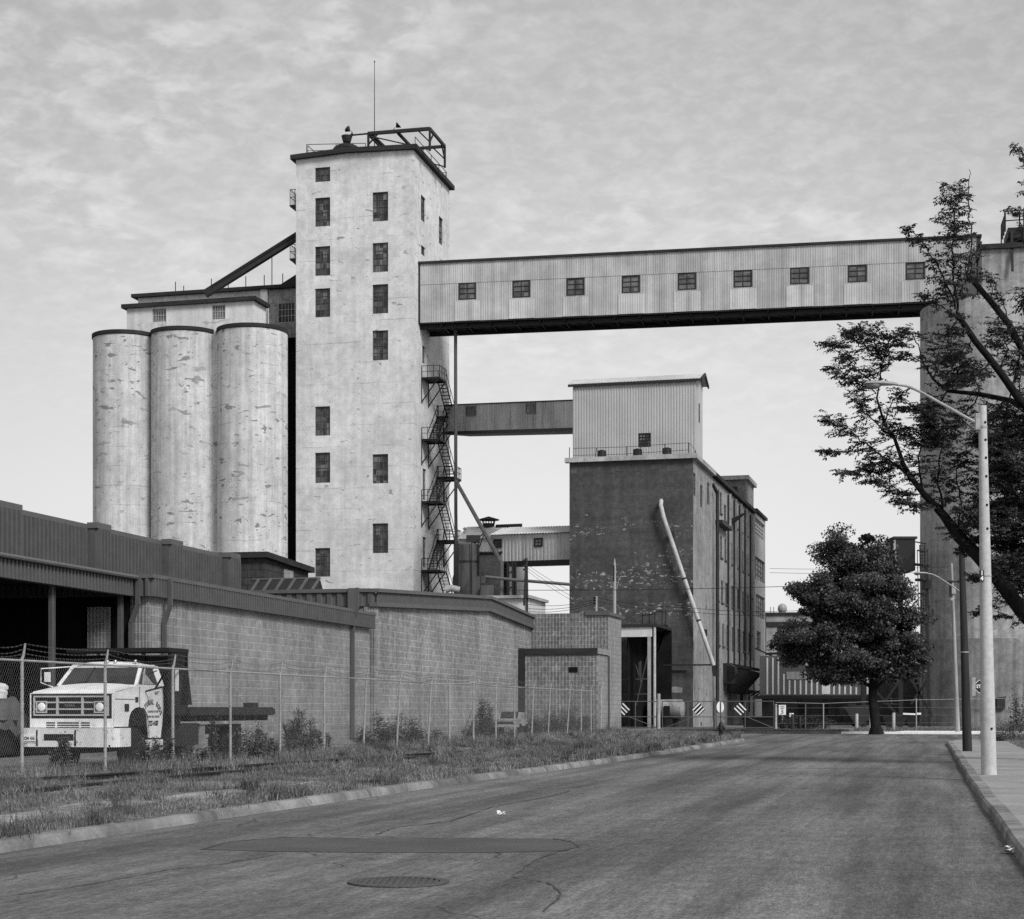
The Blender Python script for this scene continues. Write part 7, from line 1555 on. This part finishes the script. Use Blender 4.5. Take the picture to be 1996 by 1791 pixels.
leafy('weed', 'tall single stemmed weed with star leaves behind the mud flap', 'plant', fb(418, .14), 1.45, .4, 420, .13, W_, 'spire')
leafy('weed', 'low bush of broad weeds beneath the flat truck bed', 'plant', fb(372, .14), .75, .8, 600, .14, W_)
leafy('weed', 'thick bank of weeds near the third fence post from the truck', 'plant', fb(470, .18), 1.0, 1.3, 1500, .12, W_)
leafy('weed', 'dark tall weed at the back end of the flat truck bed', 'plant', fb(516, .25), 1.5, .55, 700, .13, S_)
leafy('weed', 'ragged weeds filling the gap below the tail of the truck bed', 'plant', fb(492, .5), .95, 1.4, 1300, .12, W_)
leafy('weed', 'weed bank between the fifth and sixth visible posts', 'plant', fb(572, .4), .85, 1.3, 1400, .11, W_)
leafy('shrub', 'feathery shrub fanning upward against the ribbed block wall', 'shrub', fb(588, 1.5), 1.55, 1.1, 1500, .26, S_, 'wisp')
leafy('weed', 'narrow weed leaning on a post before the drain pipe', 'plant', fb(628, .5), 1.25, .5, 520, .13, S_)
leafy('shrub', 'dark conical shrub at the corner of the two block walls', 'shrub', fb(738, .9), 2.1, 1.6, 2600, .15, S_, 'cone')
leafy('shrub', 'rounded mid height bush right of the conical shrub', 'shrub', fb(788, .9), 1.7, 1.3, 1700, .15, S_)
leafy('weed', 'low dark weeds at the foot of the middle fence posts', 'plant', fb(838, .6), .8, 1.4, 1100, .12, S_)
leafy('weed', 'dense dark weeds half hiding the small derelict car', 'plant', fb(985, .8), .75, 1.5, 900, .13, S_)
leafy('weed', 'thin leaning sapling before the block hall', 'plant', fb(900, 1.2), 1.7, .4, 180, .11, W_, 'spire', (.6, 0))
leafy('shrub', 'tall twisting vine covered sapling before the block hall', 'shrub', fb(946, 1.0), 2.7, .75, 1500, .17, S_, 'bush')
leafy('shrub', 'low broad bush around the foot of the vine sapling', 'shrub', fb(940, .7), 1.3, 1.8, 1500, .15, S_)
leafy('shrub', 'dark spreading shrub mass in the fence corner below the annexe', 'shrub', fb(1105, 1.4), 1.9, 2.8, 3600, .16, S_)
leafy('shrub', 'leafy shrub left of the corner mass hiding the annexe foot', 'shrub', fb(1058, 1.2), 1.5, 2.0, 2200, .16, S_)
leafy('weed', 'tufted weed at the bottom of the annexe corner', 'plant', PX(1184, 1428, 107), .6, .6, 260, .13, W_)
for px, py, h, w, lab in ((1975, 1436, 1.1, 2.4, 'dark bush on the lawn at the right edge'), (1995, 1425, 1.6, 2.0, 'taller bush partly cut off by the right edge'), (1935, 1437, .5, 1.6, 'low weed tuft behind the concrete lamp pole')):
    q = GP(px, py+8, .11); leafy('shrub', lab, 'shrub', q, h, w, 1300, .12, W_)
leafy('shrub', 'straggly sapling before the great silo at the right edge', 'shrub', PX(1990, 1425, 118), 4.2, 1.6, 1100, .22, S_)
for px, lab in ((1545, 'left'), (1585, 'right')): leafy('shrub', 'dark overgrown bush behind the bollards on the '+lab, 'shrub', PX(px, 1422, 126), 1.3, 3.2, 1600, .2, S_)
# --- grass ---------------------------------------------------------------------------------------------------------
def fence_lx(y):   # local x of the fence at local y
    for Y in (0,):
        pass
    best = None; P = RF.o; # solve along fence line
    q0 = RF.loc(fpt(43)); q1 = RF.loc(fpt(1171)); return q0.x+(q1.x-q0.x)*(y-q0.y)/(q1.y-q0.y)
GV, GF_ = [], []; goff = 0
def blades(xs, ys, z, h, w, lean=.35):
    global goff
    n = len(xs); a = nrng.uniform(0, 2*np.pi, n); wx = np.cos(a)*w/2; wy = np.sin(a)*w/2; la = nrng.uniform(0, 2*np.pi, n); lm = nrng.random(n)*lean*h*1.4
    U = np.array(RF.u); Vv = np.array(RF.v); B = np.outer(xs, U)+np.outer(ys, Vv)+np.array(RF.o); B[:, 2] = z
    off = np.stack([wx, wy, np.zeros(n)], 1); mid = np.stack([np.cos(la)*lm*.35, np.sin(la)*lm*.35, h*.55], 1); tip = np.stack([np.cos(la)*lm, np.sin(la)*lm, h], 1)
    v = np.stack([B-off, B+off, B+mid+off*.7, B+tip, B+mid-off*.7], 1).reshape(-1, 3); i = (np.arange(n)*5)[:, None]
    GV.append(v); GF_.append(np.concatenate([i+np.array([[0, 1, 2, 4]]), i+np.array([[4, 2, 3, 3]])], 0)+goff if False else np.concatenate([i+np.array([[0, 1, 2]]), i+np.array([[0, 2, 4]]), i+np.array([[4, 2, 3]])], 0)+goff); goff += 5*n
_rp = [RF.loc(GP(x, y, .15)) for x, y in [(-160, 1531), (0, 1521), (180, 1511), (330, 1501), (400, 1497), (520, 1488), (630, 1482)]]
_rq = [RF.loc(GP(x, y, .15)) for x, y in [(380, 1509), (520, 1498), (655, 1487), (760, 1479)]]
def rail_dist(x, y):
    a = np.abs(x-np.interp(y, [p.y for p in _rp], [p.x for p in _rp])+.06); b_ = np.abs(x-np.interp(y, [p.y for p in _rq], [p.x for p in _rq], left=99, right=99)); return np.minimum(np.where((x > -99), a, 9), b_+.08)
def vnoise(x, y, s, seed=0.0): return np.array([mnoise.noise(Vector((a*s, b*s, seed))) for a, b in zip(x, y)])
for y0, y1, dens, wd, hs in ((-4, 8, 1000, .0085, 1.0), (8, 20, 700, .011, 1.05), (20, 38, 380, .015, 1.1), (38, 60, 190, .022, 1.2), (60, 86, 110, .03, 1.3)):
    A = (y1-y0)*11; n = int(A*dens); ys2 = nrng.uniform(y0, y1, n); e = np.interp(ys2, [y for _, y in [(0, -5)]+[(lerp(LK, yy), yy) for yy in range(-4, 64)]+[(0, 64)]][1:-1] if False else np.arange(-6, 87, 1.0), [left_edge(float(v)) for v in np.arange(-6, 87, 1.0)])
    xs2 = e-.02-nrng.random(n)*11; fx = fence_lx(ys2); keep = xs2 > fx-2.2
    xs2, ys2, e, fx = xs2[keep], ys2[keep], e[keep], fx[keep]; n1 = vnoise(xs2, ys2, .55); n2 = vnoise(xs2, ys2, 1.7, 5.0); w_ = e-xs2
    worn = np.exp(-((w_-2.0)/.5)**2)*(ys2 < 15)*1.6+np.exp(-((w_-3.3)/.3)**2)*(ys2 < 6)*.5
    rd_ = rail_dist(xs2, ys2); pr = np.clip(.5+1.0*n1+.6*n2-worn*1.2-(rd_ < .2)*.75, .02, 1); keep = nrng.random(len(xs2)) < pr; xs2, ys2, n1, n2, w_, fx = [q[keep] for q in (xs2, ys2, n1, n2, w_, fx)]
    h = np.clip(.07+.1*n1+.11*n2, .025, .3)*nrng.uniform(.55, 1.25, len(xs2))*hs; near = np.clip(1-np.abs(xs2-fx)/1.2, 0, 1); h = h+near*nrng.uniform(.05, .4, len(xs2))
    h = np.where(w_ < .18, h*.75+.03, h); z = np.array([verge_z(a, c) for a, c in zip(xs2, ys2)])-.01
    blades(xs2, ys2, z, h, wd*nrng.uniform(.7, 1.3, len(xs2)))
TX, TY, TH, TW_ = [], [], [], []
for _ in range(560):
    y = -3+70*rnd.random()**1.5; e = left_edge(y); w__ = rnd.random()*9.5 if rnd.random() < .75 else rnd.uniform(0, .35); x = e-.05-w__
    if x < fence_lx(y)-2.0: continue
    n = rnd.randint(18, 70); r_ = rnd.uniform(.06, .3); hh = rnd.uniform(.12, .34)*(1.25 if y > 25 else 1)
    for _k in range(n): TX.append(x+rnd.gauss(0, r_*.6)); TY.append(y+rnd.gauss(0, r_*.6)); TH.append(hh*rnd.uniform(.5, 1.15)); TW_.append(rnd.uniform(.008, .014)*(1+y/30))
TX, TY, TH, TW_ = map(np.array, (TX, TY, TH, TW_)); blades(TX, TY, np.full(len(TX), .09), TH, TW_, .6)
o = np_mesh('verge_grass', np.vstack(GV), np.vstack(GF_), M['grass']); o['kind'] = 'stuff'
GV, GF_ = [], []; goff = 0
n = 26000; ys2 = nrng.uniform(36, 66, n); xs2 = 12.25+nrng.random(n)*9; n1 = vnoise(xs2, ys2, .6); keep = nrng.random(n) < np.clip(.7+n1, .05, 1); xs2, ys2, n1 = xs2[keep], ys2[keep], n1[keep]
blades(xs2, ys2, np.full(len(xs2), .1), np.clip(.13+.12*n1, .04, .35)*nrng.uniform(.6, 1.3, len(xs2)), nrng.uniform(.015, .03, len(xs2)))
n = 9000; ys2 = nrng.uniform(92, 97, n); xs2 = nrng.uniform(-8, 4, n); blades(xs2, ys2, np.full(n, .08), nrng.uniform(.05, .22, n), nrng.uniform(.02, .04, n))
n = 6000; ys2 = nrng.uniform(97.5, 108, n); xs2 = nrng.uniform(4, 24, n); blades(xs2, ys2, np.full(n, .08), nrng.uniform(.05, .3, n), nrng.uniform(.02, .05, n))
o = np_mesh('lawn_grass', np.vstack(GV), np.vstack(GF_), M['grass']); o['kind'] = 'stuff'
# ================= sky, sun, camera ==================================================================================
SUN_EL, SUN_AZ = R(40), R(143)        # azimuth clockwise from +Y: behind the camera on the right
w = bpy.data.worlds.new('World'); sc.world = w; w.use_nodes = True; nt = w.node_tree; nt.nodes.clear()
def wn(t, **k):
    q = nt.nodes.new(t)
    for a, v in k.items(): setattr(q, a, v)
    return q
out = wn('ShaderNodeOutputWorld'); bg = wn('ShaderNodeBackground'); sky = wn('ShaderNodeTexSky'); sky.sky_type = 'NISHITA'; sky.sun_disc = False; sky.sun_elevation = SUN_EL; sky.sun_rotation = SUN_AZ; sky.air_density = 1.0; sky.dust_density = 3.0
bw = wn('ShaderNodeRGBToBW'); nt.links.new(sky.outputs[0], bw.inputs[0])
tc = wn('ShaderNodeTexCoord'); sep = wn('ShaderNodeSeparateXYZ'); nt.links.new(tc.outputs['Generated'], sep.inputs[0])
def wm(op, a, b=0.0):
    q = wn('ShaderNodeMath', operation=op)
    for s, v in ((0, a), (1, b)):
        if isinstance(v, (int, float)): q.inputs[s].default_value = v
        else: nt.links.new(v, q.inputs[s])
    return q.outputs[0]
def wr(f, a, b, v0, v1):
    q = wn('ShaderNodeMapRange', interpolation_type='SMOOTHSTEP'); nt.links.new(f, q.inputs['Value'])
    for i, v in zip(('From Min', 'From Max', 'To Min', 'To Max'), (a, b, v0, v1)): q.inputs[i].default_value = v
    return q.outputs[0]
zc_ = wm('ADD', wm('MAXIMUM', sep.outputs['Z'], 0.0), .3)
cx_ = wm('DIVIDE', sep.outputs['X'], zc_); cy_ = wm('DIVIDE', sep.outputs['Y'], zc_)
def cloudn(scale, detail, rough, off, sx=1.0, sy=1.0, rot=0.0, dist=0.0):
    c = wn('ShaderNodeCombineXYZ'); nt.links.new(wm('MULTIPLY', cx_, sx), c.inputs[0]); nt.links.new(wm('MULTIPLY', cy_, sy), c.inputs[1]); c.inputs[2].default_value = off
    mp = wn('ShaderNodeMapping'); mp.inputs['Rotation'].default_value = (0, 0, rot); nt.links.new(c.outputs[0], mp.inputs[0])
    n = wn('ShaderNodeTexNoise'); n.inputs['Scale'].default_value = scale; n.inputs['Detail'].default_value = detail; n.inputs['Roughness'].default_value = rough; n.inputs['Distortion'].default_value = dist; nt.links.new(mp.outputs[0], n.inputs['Vector']); return n.outputs['Fac']
big = cloudn(3.0, 4, .5, 3.0); fl = cloudn(19.0, 6, .55, 7.0, 1.0, 1.15, .5, .25); fine = cloudn(44.0, 6, .62, 1.0, 1, 1.1, 1.0, .3)
elev = wr(sep.outputs['Z'], 0.0, .42, 1.0, .0)           # brighter haze low down
base_ = wm('ADD', wm('MULTIPLY', elev, SKY_LO-SKY_HI), SKY_HI)
c1 = wr(fl, .43, .63, 0, 1); c1 = wm('MULTIPLY', c1, wr(big, .4, .6, .12, 1.0)); hi = wr(sep.outputs['Z'], .1, .34, 0.0, 1.0)
cl = wm('MULTIPLY', wm('ADD', wm('MULTIPLY', c1, .27), wm('MULTIPLY', wr(fine, .35, .7, -.5, .5), .14)), hi)
edge = wr(wm('ABSOLUTE', sep.outputs['X']), .08, .4, 1.0, .86)   # sky darker to either side of the street
col = wm('MULTIPLY', base_, wm('MULTIPLY', edge, wm('ADD', 1.0-.1, cl)))
tot = wm('ADD', wm('MULTIPLY', bw.outputs[0], .28), wm('MULTIPLY', col, 10.0*.72))
nt.links.new(tot, bg.inputs[0]); bg.inputs[1].default_value = .1; nt.links.new(bg.outputs[0], out.inputs[0])
ld = bpy.data.lights.new('sun', 'SUN'); ld.energy = SUN_E; ld.angle = R(18); ld.color = (1, 1, 1); so = bpy.data.objects.new('sun', ld); COL.objects.link(so)
dirv = Vector((math.sin(SUN_AZ)*math.cos(SUN_EL), math.cos(SUN_AZ)*math.cos(SUN_EL), math.sin(SUN_EL))); so.rotation_euler = dirv.to_track_quat('Z', 'Y').to_euler(); so.location = dirv*200
cd = bpy.data.cameras.new('camera'); cam = bpy.data.objects.new('camera', cd); COL.objects.link(cam); cam.location = (0, 0, CZ); cam.rotation_euler = (R(90), 0, 0)
cd.sensor_width = 36; cd.sensor_fit = 'HORIZONTAL'; cd.lens = F/1996*36; cd.shift_x = 0; cd.shift_y = (HY-895.5)/1996; cd.clip_end = 3000; cd.clip_start = .1; sc.camera = cam
sc.view_settings.view_transform = 'Standard'; sc.view_settings.look = 'None'; sc.view_settings.exposure = EXPO; sc.view_settings.gamma = 1
sc.cycles.use_denoising = False; sc.cycles.max_bounces = 6; sc.cycles.diffuse_bounces = 3; sc.cycles.transparent_max_bounces = 4
